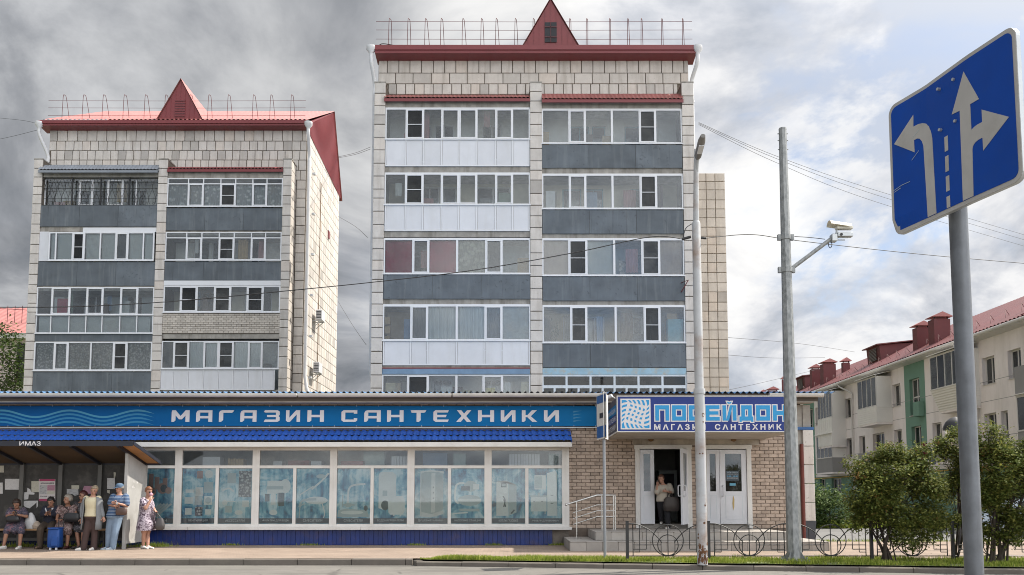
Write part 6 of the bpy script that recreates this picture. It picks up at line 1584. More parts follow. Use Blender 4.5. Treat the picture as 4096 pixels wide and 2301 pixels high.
for pts_ in ([(.03, .34), (.10, .352), (.17, .35)], [(.035, .325), (.09, .335)], [(.2, .66), (.26, .70)], [(.19, .50), (.25, .545)]):
    q_ = A(pts_); grid_poly([(x, z + .0012) for x, z in q_] + [(x, z - .0012) for x, z in q_[::-1]], -0.0082, -0.0074, M_PGREY, 'scratch', fc, 6)
MB().tube([(bp.x + .003, 4.36, 0), (bp.x + .003, 4.36, zt0 - .05)], .045, 20).build('pole', M_POLEG, rs_)
for z in (.12, SH_ - .14): MB().box(.25 * W_, .75 * W_, .06, .085, z - .02, z + .02).build('mount_bar', M_GALV, fc)
for u in (.44, .56):
    for z in (.6 * H_, SH_ - .08): MB().tube([(u * W_, -.010, z), (u * W_, .03, z)], .008, 8).build('bolt', M_GALV, fc)
for z in (zb0 + .12, zt0 - .14): MB().tube([(bp.x + .003, 4.36, z - .03), (bp.x + .003, 4.36, z + .03)], .052, 14).build('pole_clamp', M_GALV, rs_)

# ------------------------------------------------------------------ low decorative fence, one section each
M_FENCE = mat('fence_black_paint', (0.020, 0.020, 0.020), 0.45, 0.2, 5)
FX0 = ax(2510, 2240, 18.2); FDX = ax(2836, 2240, 18.2) - FX0
def fsec(x0, i, lab):
    f = thing('fence_section', lab, 'fence', 'low ornamental fence sections along the verge'); f.location = (x0, 18.2, 0.14)
    W = FDX; r = .011
    MB().box(-.03, .03, -.03, .03, -.05, .82).build('fence_post', M_FENCE, f); MB().box(-.034, .034, -.034, .034, .82, .83).build('post_cap', M_FENCE, f)
    cx = W / 2
    MB().tube([(.03, 0, .10), (W - .03, 0, .10)], r, 5).build('bottom_bar', M_FENCE, f)
    MB().tube([(cx + .325 * math.cos(a), 0, .425 + .325 * math.sin(a)) for a in np.linspace(0, 2 * math.pi, 37)[:-1]], r, 5, 0, True).build('large_ring', M_FENCE, f)
    MB().tube([(cx + .215 * math.cos(a), .0, .325 + .215 * math.sin(a)) for a in np.linspace(0, 2 * math.pi, 31)[:-1]], r, 5, 0, True).build('small_ring', M_FENCE, f)
    MB().tube([(cx, 0, .1), (cx, 0, .75)], r, 5).build('ring_bar', M_FENCE, f)
    for s_ in (-1, 1):
        X = lambda u: cx + s_ * u
        MB().tube(dens([(X(W / 2 - .03), 0, .775), (X(W / 2 - .2), 0, .76), (X(.42), 0, .66), (X(.27), 0, .54), (X(.13), 0, .38)], 4), r, 5).build('top_curve', M_FENCE, f)
        MB().tube([(X(.145), 0, .16), (X(.145), 0, .44)], r * .8, 5).build('ring_bar', M_FENCE, f)
        MB().tube([(X(.145), 0, .33), (X(W / 2 - .12), 0, .33)] if True else [], r * .8, 5).build('mid_bar', M_FENCE, f)
        MB().tube([(X(W / 2 - .12), 0, .1), (X(W / 2 - .12), 0, .77)], r, 5).build('upright', M_FENCE, f)
        MB().tube([(X(W / 2 - .26), 0, .18), (X(W / 2 - .26), 0, .74)], r * .8, 5).build('upright', M_FENCE, f)
        MB().tube([(X(W / 2 - .40), 0, .24), (X(W / 2 - .40), 0, .68)], r * .8, 5).build('upright', M_FENCE, f)
        MB().tube([(X(W / 2 - .12), 0, .24), (X(W / 2 - .40), 0, .24)], r * .8, 5).build('step_bar', M_FENCE, f); MB().tube([(X(W / 2 - .12), 0, .18), (X(W / 2 - .26), 0, .18)], r * .8, 5).build('step_bar', M_FENCE, f)
    return f
labs = ['black fence section with double ring, nearest the bus stop sign', 'black fence section with double ring between lamp post and galvanised mast', 'black fence section with double ring just right of the galvanised mast', 'black fence section half hidden behind the large round shrub', 'black fence section behind the road sign pole', 'black fence section at the right edge of the view']
for i in range(6): fsec(FX0 + i * FDX, i, labs[i])

# ------------------------------------------------------------------ overhead cables
M_CABLE = mat('cable_black', (0.02, 0.02, 0.022), 0.6, 0.1)
def cable(name, label, pts, r, n=10):
    o = MB().tube(dens(pts, n), r, 5).build(name, M_CABLE); return tag(o, label, 'cable')
yc = 17.6
cable('overhead_cable', 'thick black cable sagging from the lamp post across both towers to the left', [at(-300, 1228, yc), at(0, 1229, yc), at(320, 1226, yc), at(700, 1205, yc), at(1100, 1168, yc), at(1500, 1128, yc), at(1900, 1080, yc), at(2300, 1010, yc), at(2600, 948, yc), (LPX - .28, yc, zb_ - .33)], 0.010)
cable('overhead_cable', 'black cable running from the lamp post to the right behind the mast', [(LPX + .18, yc, zb_ - .31), at(3000, 938, 18.3), at(3170, 960, 18.6), at(3500, 998, 20), at(3800, 1028, 22), at(4200, 1062, 24)], 0.009)
cable('camera_wire', 'thin wire from the mast clamp to the traffic camera', [at(3178, 946, MY), at(3240, 950, MY), at(3300, 957, MY)], 0.008)
for i, (pts, lab) in enumerate([
    ([at(2795, 490, 38), at(3100, 622, 42), at(3500, 760, 48), at(4150, 955, 60)], 'upper of the thin wires falling from the right tower to the right'),
    ([at(2795, 494, 38), at(3100, 632, 42), at(3500, 778, 48), at(4150, 975, 60)], 'middle thin wire falling from the right tower to the right'),
    ([at(2795, 498, 38), at(3100, 648, 42), at(3500, 806, 48), at(4150, 1000, 60)], 'lowest of the thin wires falling from the right tower to the right'),
    ([at(1350, 628, 53), at(1420, 612, 47), at(1482, 588, 39)], 'upper thin wire strung between the two towers'),
    ([at(1350, 632, 53), at(1420, 618, 47), at(1482, 596, 39)], 'lower thin wire strung between the two towers'),
    ([at(1352, 865, 53), at(1420, 905, 47), at(1470, 950, 39)], 'wire dropping from the left tower towards the right tower'),
    ([at(1352, 1205, 53), at(1410, 1300, 47), at(1465, 1380, 39)], 'steep wire between the towers lower down'),
    ([at(-200, 455, 60), at(60, 478, 52), at(140, 492, 45)], 'upper thin wire reaching the left tower roof from the left edge'),
    ([at(-200, 590, 60), at(0, 556, 52), at(150, 520, 45)], 'lower thin wire reaching the left tower roof from the left edge'),
    ([at(2912, 1350, 42), at(3200, 1375, 50), at(3420, 1408, 64)], 'upper wire from the right tower to the long house roof'),
    ([at(2912, 1420, 42), at(3100, 1432, 50), at(3300, 1430, 64)], 'second wire from the right tower to the long house roof'),
    ([at(2912, 1560, 42), at(3050, 1530, 50), at(3260, 1480, 70)], 'wire rising from the right tower to the far chimney')]):
    cable('thin_wire', lab, pts, 0.010)

# ------------------------------------------------------------------ long house on the right, seen end-on along its street face
M_CREAM = mat('house_cream_render', (0.83, 0.775, 0.755), 0.85, 0.06, 0.8, dirt=(0.40, 0.36, 0.32), dirt_amt=0.35, dirt_scale=0.9, streak=True)
M_GREEN = mat('house_green_render', (0.16, 0.29, 0.225), 0.85, 0.08, 0.8)
M_GREYP = mat('balcony_grey', (0.27, 0.265, 0.26), 0.8, 0.06, 1)
M_SIDING = mat('white_siding', (0.76, 0.74, 0.70), 0.6, 0.04, 1)
M_HROOF = mat('house_red_roof', (0.18, 0.062, 0.060), 0.42, 0.12, 0.6, dirt=(0.20, 0.055, 0.055), dirt_amt=0.5, dirt_scale=0.5)
M_CHIM = mat('chimney_red', (0.13, 0.03, 0.032), 0.6, 0.10, 2)
M_HFRAME = mat('house_frame', (0.62, 0.60, 0.57), 0.5, 0.04, 2)
M_HGLASS = glass_mat('house_glass', (0.45, 0.47, 0.48), 1.0)
house = thing('long_house', 'long cream and green three-storey house with red ribbed roof and chimneys', 'house')
HX = 24.0
def hy(sx): return HX * F_PX / (sx / 4 - 512) * 1.0     # depth at which a pixel column meets the facade plane (tilt corrected below)
def hpt(sx, sy):
    """point of the facade plane x=HX under a photograph pixel"""
    Y = hy(sx)
    for _ in range(6):
        p = at(sx, sy, Y); Y *= HX / p.x
    return Y, at(sx, sy, Y).z
YH0, YH1 = 30.0, 95.0
eave = hpt(3900, 1368)[1]
g1 = hpt(3560, 1890)[1]        # top of the green ground floor
print('house eave', eave, 'green', g1)
# windows measured on the crop (origin 3200,1200, scale 2.875) and (3200,1650, scale 2.223)
def wa(x0, x1, yt, yb, a=True):
    s_, ox, oy = (2.875, 3200, 1200) if a else (2.223, 3200, 1650)
    xm = ox + (x0 + x1) / 2 / s_
    Ya, Yb = hpt(ox + x0 / s_, oy + (yt + yb) / 2 / s_)[0], hpt(ox + x1 / s_, oy + (yt + yb) / 2 / s_)[0]
    return (min(Ya, Yb), max(Ya, Yb), hpt(xm, oy + yb / s_)[1], hpt(xm, oy + yt / s_)[1])
upper = [wa(515, 588, 1120, 1338), wa(1062, 1156, 960, 1215), wa(2096, 2240, 655, 980), wa(2392, 2545, 585, 915)]
stair_u = [wa(1262, 1378, 900, 1325), wa(75, 150, 1250, 1500)]
mid = [wa(410, 464, 222, 380, False), wa(527, 582, 198, 352, False), wa(648, 752, 170, 330, False), wa(838, 908, 140, 320, False), wa(1178, 1260, 92, 240, False), wa(1640, 1748, 10, 150, False), wa(1790, 1850, 10, 150, False)]
stair_m = [wa(995, 1082, 120, 390, False)]
low = [wa(172, 222, 590, 690, False), wa(278, 365, 585, 735, False), wa(1205, 1278, 535, 640, False)]
holes = []
zu0, zu1 = np.mean([w[2] for w in upper]), np.mean([w[3] for w in upper]); zm0, zm1 = zu0 - 2.85, zu1 - 2.85
print('house window z', zu0, zu1, [round(w[3] - w[2], 2) for w in upper], zm0, [round(w[3], 2) for w in mid])
for w in upper: holes.append((w[0], w[1], zu0, zu1))
for w in mid: holes.append((w[0], w[1], zm0, zm1))
for w in stair_u + stair_m: holes.append((w[0], w[1], w[2], w[3]))
for w in low: holes.append((w[0], w[1], w[2], w[3]))
for Y in (72, 78, 84, 90, 66.5):
    holes.append((Y, Y + 1.2, zu0, zu1)); holes.append((Y, Y + 1.2, zm0, zm1))
cols = sorted(holes)
# split the facade into vertical bands: green stair bands and cream between
gb = sorted([(hpt(3200 + 1450 / 2.875, 1650)[0], hpt(3200 + 1212 / 2.875, 1650)[0]), (hpt(3200 + 168 / 2.875, 1700)[0], hpt(3200 + 45 / 2.875, 1700)[0])])
gb = [(min(a), max(a)) for a in gb]
print('green bands', gb)
edges = [YH0] + [v for b in gb for v in b] + [YH1]
def clip(hs, a, b): return [h for h in hs if h[0] >= a - .01 and h[1] <= b + .01]
for i in range(len(edges) - 1):
    a, b = edges[i], edges[i + 1]; green = i % 2 == 1
    hs = [(max(h[0], a + .05), min(h[1], b - .05), h[2], h[3]) for h in holes if h[0] < b and h[1] > a and h[1] - h[0] < 4]
    hs = [h for h in hs if h[1] - h[0] > .3]
    up = [(h[0], h[1], max(h[2], g1 + .02), h[3]) for h in hs if h[3] > g1 + .1]; lo_ = [(h[0], h[1], h[2], min(h[3], g1 - .02)) for h in hs if h[3] <= g1 + .1]
    mbw = MB(); holed(mbw, a, b, g1, eave, up, lambda u, w, d: (HX + d, u, w), 0.28, 0); mbw.build('facade_bay', M_GREEN if green else M_CREAM, house)
    mbw = MB(); holed(mbw, a, b, 0.1, g1, lo_, lambda u, w, d: (HX + .04 + d, u, w), 0.28, 0); mbw.build('ground_floor_bay', M_GREEN, house)
    for h in up + lo_:
        wn = part_empty('window', house); f = MB(); t = .07; x0, x1 = HX + .2, HX + .27
        for (p, q, r, s_) in ((h[0], h[0] + t, h[2], h[3]), (h[1] - t, h[1], h[2], h[3]), (h[0] + t, h[1] - t, h[2], h[2] + t), (h[0] + t, h[1] - t, h[3] - t, h[3])): f.box(x0, x1, p, q, r, s_)
        m_ = (h[0] + h[1]) / 2
        if h[1] - h[0] > .9: f.box(x0, x1, m_ - .035, m_ + .035, h[2] + t, h[3] - t)
        if h[3] - h[2] > 1.9: f.box(x0 + .001, x1 - .001, h[0] + t, h[1] - t, (h[2] + h[3]) / 2 - .04, (h[2] + h[3]) / 2 + .04)
        f.build('window_frame', M_HFRAME, wn)
        MB().box(x0 + .03, x0 + .036, h[0] + .02, h[1] - .02, h[2] + .02, h[3] - .02).build('pane', M_HGLASS, wn)
        MB().box(HX + .5, HX + .52, h[0] - .2, h[1] + .2, h[2] - .2, h[3] + .2).build('net_curtain', M_GREYC, wn)
        MB().box(HX - .05, HX + .2, h[0] - .04, h[1] + .04, h[2] - .03, h[2] + .0).build('window_sill', M_HFRAME, wn)
MB().box(HX + .6, HX + 11, YH0, YH1, 0.1, eave - .05).build('core', M_CREAM, house)
# expansion joints on the render
for z in (zu0 + .15, zu0 - .85, zm0 + .2):
    MB().box(HX - .003, HX - .0005, YH0, YH1, z - .012, z + .012).build('render_joint', M_GREYP, house)
# eaves, gutter, roof
slope = 0.52; RW = 6.0
MB().prism([(HX - .55, eave + .05), (HX - .55, eave + .25), (HX + .3, eave + .35), (HX + .3, eave - .02), (HX, eave - .02)], YH0 - .4, YH1 + .3, 'y').build('eaves_box', M_HFRAME, house)
MB().tube([(HX - .58, YH0 - .4, eave + .16), (HX - .58, YH1, eave + .16)], .09, 8).build('gutter', M_HFRAME, house)
zr_ = eave + .3 + slope * (RW + .5)
ribbed((HX - .5, YH1 + .3, eave + .30), (HX - .5, YH0 - .4, eave + .30), (HX + RW, YH0 - .4, zr_), (HX + RW, YH1 + .3, zr_), 800, M_HROOF, 'roof_slope', house, 0.055)
ribbed((HX + 2 * RW, YH0 - .4, eave + .30), (HX + 2 * RW, YH1 + .3, eave + .30), (HX + RW, YH1 + .3, zr_), (HX + RW, YH0 - .4, zr_), 200, M_HROOF, 'roof_slope', house)
def rz(x): return eave + .3 + slope * (x - HX + .5)
def ppt(sx, X):
    Y = 50
    for _ in range(8): p = at(sx, 1500, Y); Y *= X / p.x
    return Y
# chimneys: (left px, right px, top px, X on slope)
ch = [(3243, 3287, 1446, 25.0), (3287, 3352, 1425, 25.0), (3370, 3405, 1420, 27.0), (3667, 3735, 1280, 25.0), (3735, 3820, 1245, 25.0), (3038, 3066, 1545, 25.0), (3066, 3116, 1533, 25.0), (3127, 3145, 1490, 27.0)]
for a, b, t_, X in ch:
    c = part_empty('chimney', house)
    Yf = ppt((a + b) / 2, X); px_m = F_PX / Yf
    w = (b - a) / 4 / px_m; zt_ = at((a + b) / 2, t_ + 30, Yf).z
    w = w * 0.78; dY = w * .75
    MB().box(X - w / 2, X + w / 2, Yf, Yf + dY, rz(X - w / 2) - .3, zt_).build('chimney_stack', M_CHIM, c)
    MB().prism([(X - w / 2 - .12, zt_ + .12), (X + w / 2 + .12, zt_ + .12), (X + w / 2 + .12, zt_ + .15), (X, zt_ + .42), (X - w / 2 - .12, zt_ + .15)], Yf - .12, Yf + dY + .12, 'y').build('chimney_cap', M_REDP, c)
    for u in (-1, 1): MB().box(X + u * w * .4 - .03, X + u * w * .4 + .03, Yf + .1, Yf + .16, zt_, zt_ + .13).build('cap_leg', M_IRON, c)
# dormer with louvred front facing the street
for sa, X in ((3500, 25.9), (3205, 25.9)):
    dmr = part_empty('roof_dormer', house); Yd = ppt(sa, X); zt_ = rz(X) + 1.15
    pts_ = [(X, rz(X) - .05), (X + (zt_ - rz(X)) / slope + .3, zt_ + .15), (X - .1, zt_)]
    MB().prism(pts_, Yd - 1.1, Yd + 1.1, 'y').build('dormer_cheek', M_CHIM, dmr)
    MB().prism([(X - .35, zt_ - .05), (X - .35, zt_ + .02), (X + 3.4, zt_ + .42), (X + 3.4, zt_ + .35)], Yd - 1.3, Yd + 1.3, 'y').build('dormer_roof', M_HROOF, dmr)
    for q in range(9): MB().box(X - .14, X - .105, Yd - .6, Yd + .6, rz(X) + .12 + q * .1, rz(X) + .18 + q * .1).build('louvre_slat', M_GREYC, dmr)
# snow guards
k = 0; Y = 31.0
while Y < 84:
    x = HX + .35
    MB().tube([(x, Y, rz(x)), (x + .12, Y + .22, rz(x) + .55), (x + .5, Y + .5, rz(x + .5))], .014, 4).build('snow_guard', M_REDROD, house); Y += 1.35
# downpipes on the facade
for sx in (3200 + 610 / 2.875, 3200 + 2060 / 2.875):
    Yd = hpt(sx, 1600)[0]
    p = part_empty('downpipe', house); MB().tube(dens([(HX - .58, Yd + 1.2, eave + .1), (HX - .5, Yd + 1.0, eave - .15), (HX - .12, Yd, eave - .7), (HX - .12, Yd, eave - 1.2)], 4) + [(HX - .12, Yd, .3)], .06, 8).build('pipe', M_HFRAME, p)
# balconies: (Y0, Y1, z floor, z sill, z top, kind)
def balc(sx0, sx1, sy_mid, zf, zs, zt_, lower, glazed, skew=False, D=1.0):
    # measured across the street-facing front, which stands D in front of the facade
    X = HX - D
    def fy(sx):
        Y = 50
        for _ in range(8): p = at(sx, sy_mid, Y); Y *= X / p.x
        return Y
    Yn, Yf = fy(sx1), fy(sx0)
    b = part_empty('balcony', house); m = {'s': M_SIDING, 'g': M_GREYP, 'p': M_SIDING}[lower]
    X0b = X if not skew else X + .45
    # street-facing apron (tapered for the slanted one) and two cheeks, floor
    ap = MB(); ap.add([(X0b, Yn, zf), (X0b, Yf, zf), (X, Yf, zs), (X, Yn, zs), (X0b + .05, Yn, zf), (X0b + .05, Yf, zf), (X + .05, Yf, zs), (X + .05, Yn, zs)], [(0, 3, 2, 1), (4, 5, 6, 7), (0, 1, 5, 4), (3, 7, 6, 2)])
    for Yq in (Yn, Yf - .05): ap.add([(X0b, Yq, zf), (HX, Yq, zf), (HX, Yq, zs), (X, Yq, zs), (X0b, Yq + .05, zf), (HX, Yq + .05, zf), (HX, Yq + .05, zs), (X, Yq + .05, zs)], [(0, 1, 2, 3), (7, 6, 5, 4)])
    ap.build('apron', m, b)
    MB().box(X0b, HX, Yn, Yf, zf - .12, zf).build('floor_slab', M_CREAM, b)
    if lower == 's':
        nb = int((zs - zf) / .12)
        for q in range(nb):
            za_, zb2 = zf + (zs - zf) * q / nb, zf + (zs - zf) * (q + .93) / nb; xa = X0b + (X - X0b) * q / nb
            MB().box(xa - .03, xa - .002, Yn - .02, Yf + .02, za_, zb2).build('siding_board', m, b)
            MB().box(xa - .02, HX, Yn - .03, Yn - .002, za_, zb2).build('siding_board', m, b)
    if lower == 'p':
        nb = 7
        for q in range(nb): MB().box(X - .03, X - .002, Yn + (Yf - Yn) * q / nb + .02, Yn + (Yf - Yn) * (q + 1) / nb - .02, zf + .02, zs - .02).build('panel_board', m, b)
    if glazed:
        f = MB(); n_ = glazed; t = .05
        for q in range(n_ + 1): y_ = Yn + .03 + (Yf - Yn - .06) * q / n_; f.box(X, X + .05, y_ - t / 2, y_ + t / 2, zs, zt_)
        f.box(X - .001, X + .051, Yn, Yf, zt_ - .07, zt_ + .03); f.box(X - .03, X + .051, Yn, Yf, zs - .02, zs + .05); f.build('window_frame', M_HFRAME, b)
        for q in range(n_): MB().box(X + .02, X + .026, Yn + (Yf - Yn) * q / n_ + .04, Yn + (Yf - Yn) * (q + 1) / n_ - .04, zs + .05, zt_ - .07).build('pane', M_PANE if q % 2 else M_HGLASS, b)
        for Yq in (Yn, Yf - .05): MB().box(X + .052, HX, Yq, Yq + .05, zs, zt_).build('side_panel', M_SIDING, b)
        curtain_m = MB().box(X + .2, X + .21, Yn + .1, Yf - .1, zs, zt_ - .1).build('blind', M_BLIND, b)
        MB().prism([(X - .15, zt_ + .04), (HX, zt_ + .3), (HX, zt_ + .34), (X - .15, zt_ + .08)], Yn - .1, Yf + .1, 'y').build('balcony_roof', M_SIDING if lower != 'p' else M_HFRAME, b)
    return b
zfu = zu0 - .95; zsu = zu0 + .1; ztu = eave - .35
balc(3270, 3327, 1640, zfu - 1.0, zsu, ztu, 'p', 5)
balc(3430, 3505, 1600, zfu, zsu, ztu, 's', 4)
balc(3720, 3840, 1500, zfu - .05, zsu + .05, ztu, 's', 4, True)
balc(4058, 4180, 1520, zfu - .1, zsu + .15, ztu, 'g', 0)
balc(3268, 3330, 1860, zfu - 2.9, zsu - 2.9, zsu - 1.2, 'g', 4)
balc(3432, 3500, 1810, zfu - 2.9, zsu - 2.9, 0, 'g', 0)
balc(3745, 3850, 1830, zfu - 2.85, zsu - 2.85, 0, 'g', 0)
balc(4070, 4180, 1700, zfu - 2.9, zsu - 2.8, zsu - 1.2, 'g', 3)
MB().prism([(HX - 1.5, ztu + .35), (HX, ztu + .8), (HX, ztu + .84), (HX - 1.5, ztu + .39)], 30, 37.5, 'y').build('red_canopy', M_RED, house)
for Y in (36.9, ): MB().tube([(HX - 1.4, Y, ztu + .35), (HX - 1.4, Y, zfu)], .03, 6).build('canopy_post', M_IRON, house)
# gas pipe, meter boxes, flag of washing
MB().tube([(HX - .08, YH0, g1 - .1), (HX - .08, 80, g1 - .1)], .045, 6).build('gas_pipe', mat('yellow_gas_pipe', (0.42, 0.26, 0.03), 0.5, 0.1), house)
Yg = hpt(3200 + 1400 / 2.875, 1640)[0]; MB().box(HX - .35, HX, Yg - .35, Yg + .35, zu0 - .95, zu0 - .1).build('meter_box', M_GREEN, house, bevel=.01)
Yw = hpt(3735, 1790)[0]
ln = thing('washing', 'dark red and blue washing hung below the long house windows', 'washing')
MB().tube([(HX - 1.2, Yw, zm0 + .2), (HX - .02, Yw, zm0 + .2)], .015, 4).build('drying_pole', M_IRON, ln)
def cloth(y0, y1, z0, z1, x, m, nm):
    o = curtain(ln, 0, y1 - y0, 0, z0, z1, m, .05, .25, nm); o.location = (x, y0, 0); o.rotation_euler = (0, 0, math.pi / 2); return o
cloth(Yw - 1.0, Yw - .3, zm0 - .7, zm0 + .2, HX - .9, mat('dark_red_cloth', (0.13, 0.012, 0.025), .8), 'red_cloth')
cloth(Yw - 1.5, Yw - .8, zm0 - 1.0, zm0 - .1, HX - .7, mat('blue_grey_cloth', (0.12, 0.15, 0.28), .8), 'blue_cloth')

# park lantern beside the road sign pole
la = thing('park_lantern', 'dark dome street lantern with clear globe, partly behind the sign pole', 'lantern')
lq = at(3822, 1720, 22.0)
MB().tube([(lq.x, 22, 0.14), (lq.x, 22, lq.z - .6)], .045, 8).build('post', M_IRON, la)
MB().loft([[(lq.x + r * math.cos(a * .524), 22 + r * math.sin(a * .524), lq.z + z) for a in range(12)] for r, z in ((.3, 0), (.3, .06), (.24, .2), (.13, .3), (.02, .34))]).build('dome', M_IRON, la)
MB().loft([[(lq.x + r * math.cos(a * .524), 22 + r * math.sin(a * .524), lq.z + z) for a in range(12)] for r, z in ((.26, -.01), (.25, -.2), (.15, -.4), (.06, -.5))]).build('globe', glass_mat('lantern_glass', (.8, .82, .82), 1.2), la)
MB().loft([[(lq.x + r * math.cos(a * .524), 22 + r * math.sin(a * .524), lq.z + z) for a in range(12)] for r, z in ((.09, -.48), (.09, -.62), (.045, -.66))]).build('globe_base', M_IRON, la)

# ------------------------------------------------------------------ house at the far left edge
fl = thing('distant_house', 'white house with red ribbed roof behind the tree at the left edge', 'house')
YD = 62.0
q0, q1 = at(-260, 1310, YD), at(130, 1345, YD)
zt_ = at(60, 1345, YD).z
MB().box(q0.x, q1.x, YD, YD + 9, 0.1, zt_).build('wall', mat('distant_white', (0.58, 0.50, 0.46), .8, .06), fl)
MB().box(q0.x, q1.x + .4, YD - .6, YD, zt_ - .25, zt_ + .1).build('eaves_board', M_HFRAME, fl)
ribbed((q0.x, YD - .7, zt_ + .1), (q1.x + .5, YD - .7, zt_ + .1), (q1.x + .5, YD + 5, zt_ + 3.2), (q0.x, YD + 5, zt_ + 3.2), 60, M_REDP, 'roof', fl)
MB().box(at(70, 1400, YD).x, at(100, 1400, YD).x, YD - .06, YD - .01, az(70, 1540, YD), az(70, 1375, YD)).build('window', M_DOORDARK, fl)
for k in range(4):
    x = at(-20 + 30 * k, 1280, YD).x; MB().tube([(x, YD + 1.5, zt_ + 1.3), (x, YD + 1.5, zt_ + 2.6)], .025, 4).build('roof_rail_post', M_REDROD, fl)
MB().tube([(q0.x, YD + 1.5, zt_ + 2.6), (q1.x, YD + 1.5, zt_ + 2.2)], .02, 4).build('roof_rail', M_REDROD, fl)

# ------------------------------------------------------------------ shrubs and trees
random.seed(21)
M_LEAF = leafy('lilac_leaf', (0.115, 0.148, 0.032), (0.24, 0.235, 0.06)); M_LEAFT = leafy('orange_tip_leaf', (0.20, 0.11, 0.035), (0.26, 0.17, 0.05)); M_LEAFG = leafy('hedge_leaf', (0.075, 0.125, 0.035), (0.15, 0.20, 0.07)); M_LEAFD = leafy('tree_leaf', (0.05, 0.085, 0.02), (0.10, 0.15, 0.035))
M_BARK = mat('shrub_bark', (0.055, 0.042, 0.032), 0.9, 0.3, 8, bump=0.5)
def leaf_cluster(V, Fs, c, n, spread, size):
    for _ in range(n):
        d = Vector((random.gauss(0, 1), random.gauss(0, 1), random.gauss(0, .8))) * spread
        p = c + d; ax_ = Vector((rnd(-1, 1), rnd(-1, 1), rnd(-.7, .4))).normalized(); up = Vector((rnd(-.6, .6), rnd(-.9, .3), 1)).normalized()
        w = ax_.cross(up).normalized(); L = size * rnd(.65, 1.25); b = len(V); fold = up * L * .12
        V += [p, p + ax_ * L * .45 + w * L * .27 + fold, p + ax_ * L, p + ax_ * L * .45 - w * L * .27 + fold]; Fs.append((b, b + 1, b + 2, b + 3))
def shrub(name, label, cat, base, stems, lobes, n_cl, per, size, leaf_m, tip_m=None, tips=0.04, lean=None, spread=.07):
    root = thing(name, label, cat, None)
    base = Vector(base)
    targets = []
    V, Fs, TV, TF = [], [], [], []
    wts = [l[3] * l[4] * l[5] for l in lobes]
    for _ in range(n_cl):
        l = random.choices(lobes, wts)[0]
        while True:
            d = Vector((rnd(-1, 1), rnd(-1, 1), rnd(-1, 1)))
            if .01 < d.length < 1: break
        r = d.length; d = d.normalized() * (r ** .45)
        c = Vector(l[:3]) + Vector((d.x * l[3], d.y * l[4], d.z * l[5])) * rnd(.80, 1.16)
        k = mnoise.noise(c * 1.9)
        if k < -.06: continue
        if random.random() < tips and c.z > base.z + .8: leaf_cluster(TV, TF, c, per // 2, spread * .6, size * .9)
        else: leaf_cluster(V, Fs, c, int(per * rnd(.6, 1.3)), spread * rnd(.8, 1.3), size)
        if random.random() < .05: targets.append(c)
    me = bpy.data.meshes.new('foliage'); me.from_pydata(V, [], Fs); me.materials.append(leaf_m); me.update(); link('foliage', me, root)
    if TF:
        me = bpy.data.meshes.new('young_leaves'); me.from_pydata(TV, [], TF); me.materials.append(tip_m); me.update(); link('young_leaves', me, root)
    tops = []
    for (dx, dy, r0, h) in stems:
        l = random.choice(lobes); end = Vector(l[:3]) + Vector((rnd(-.4, .4) * l[3], rnd(-.4, .4) * l[4], rnd(-.2, .4) * l[5]))
        st_ = base + Vector((dx, dy, 0)); m1 = st_.lerp(end, .35) + Vector((rnd(-.06, .06), rnd(-.06, .06), .05))
        pts = dens([st_, m1, st_.lerp(end, .7) + Vector((rnd(-.05, .05), 0, 0)), end], 5); n = len(pts)
        MB().tube(pts, [r0 * (1 - .8 * i / (n - 1)) for i in range(n)], 7).build('stem', M_BARK, root); tops.append(pts)
    tw = MB()
    for t in targets[:150]:
        s_ = random.choice(tops); q = s_[rnd(.35, .9) > .6 and len(s_) * 3 // 4 or len(s_) // 2]
        tw.tube([q, q.lerp(t, .5) + Vector((0, 0, rnd(-.05, .1))), t], [.010, .007, .003], 4)
    o = tw.build('twigs', M_BARK, root); o['kind'] = 'stuff'
    return root
def lobe(sx, sy, Y, r1, r2, r3): p = at(sx, sy, Y); return (p.x, p.y, p.z, r1, r2, r3)
YB_ = 18.0
A_ = at(3550, 2238, YB_)
shrub('round_shrub', 'large round dark green shrub in front of the black fence', 'shrub', (A_.x, YB_, .1), [(-.05, 0, .05, 0), (.02, .03, .045, 0), (.06, -.02, .03, 0), (-.12, .04, .025, 0), (.12, 0, .02, 0), (.2, .03, .015, 0), (-.2, .0, .014, 0)],
      [lobe(3565, 1900, YB_, .62, .6, .62), lobe(3480, 1975, YB_ - .1, .52, .5, .5), lobe(3665, 1960, YB_, .55, .5, .5), lobe(3430, 1850, YB_, .24, .25, .22), lobe(3580, 1810, YB_ + .1, .35, .35, .3), lobe(3690, 1830, YB_ + .1, .25, .3, .28), lobe(3560, 2060, YB_, .75, .55, .35), lobe(3640, 2150, YB_ - .05, .5, .35, .22), lobe(3470, 2090, YB_, .35, .3, .18), lobe(3765, 1900, YB_ + .2, .2, .3, .25), lobe(3730, 2080, YB_ + .1, .3, .3, .4)],
      2300, 18, .075, M_LEAF, M_LEAFT, .04)
B_ = at(4000, 2255, 17.5)
shrub('tall_shrub', 'taller dense green shrub at the right edge behind the road sign pole', 'shrub', (B_.x, 17.6, .1), [(-.08, 0, .045, 0), (0, .04, .05, 0), (.08, 0, .045, 0), (.14, .05, .03, 0), (-.14, 0, .03, 0), (.2, 0, .025, 0), (-.2, .05, .02, 0)],
      [lobe(3990, 1900, 17.7, .55, .6, .75), lobe(4080, 1980, 17.6, .6, .6, .7), lobe(3960, 1760, 17.8, .25, .3, .38), lobe(4060, 1830, 17.7, .4, .4, .35), lobe(4080, 2110, 17.6, .6, .5, .35), lobe(3920, 2020, 17.8, .35, .4, .6), lobe(4160, 1880, 17.6, .5, .5, .6), lobe(3945, 2140, 17.7, .3, .3, .2)],
      2300, 18, .075, M_LEAF, M_LEAFT, .04)
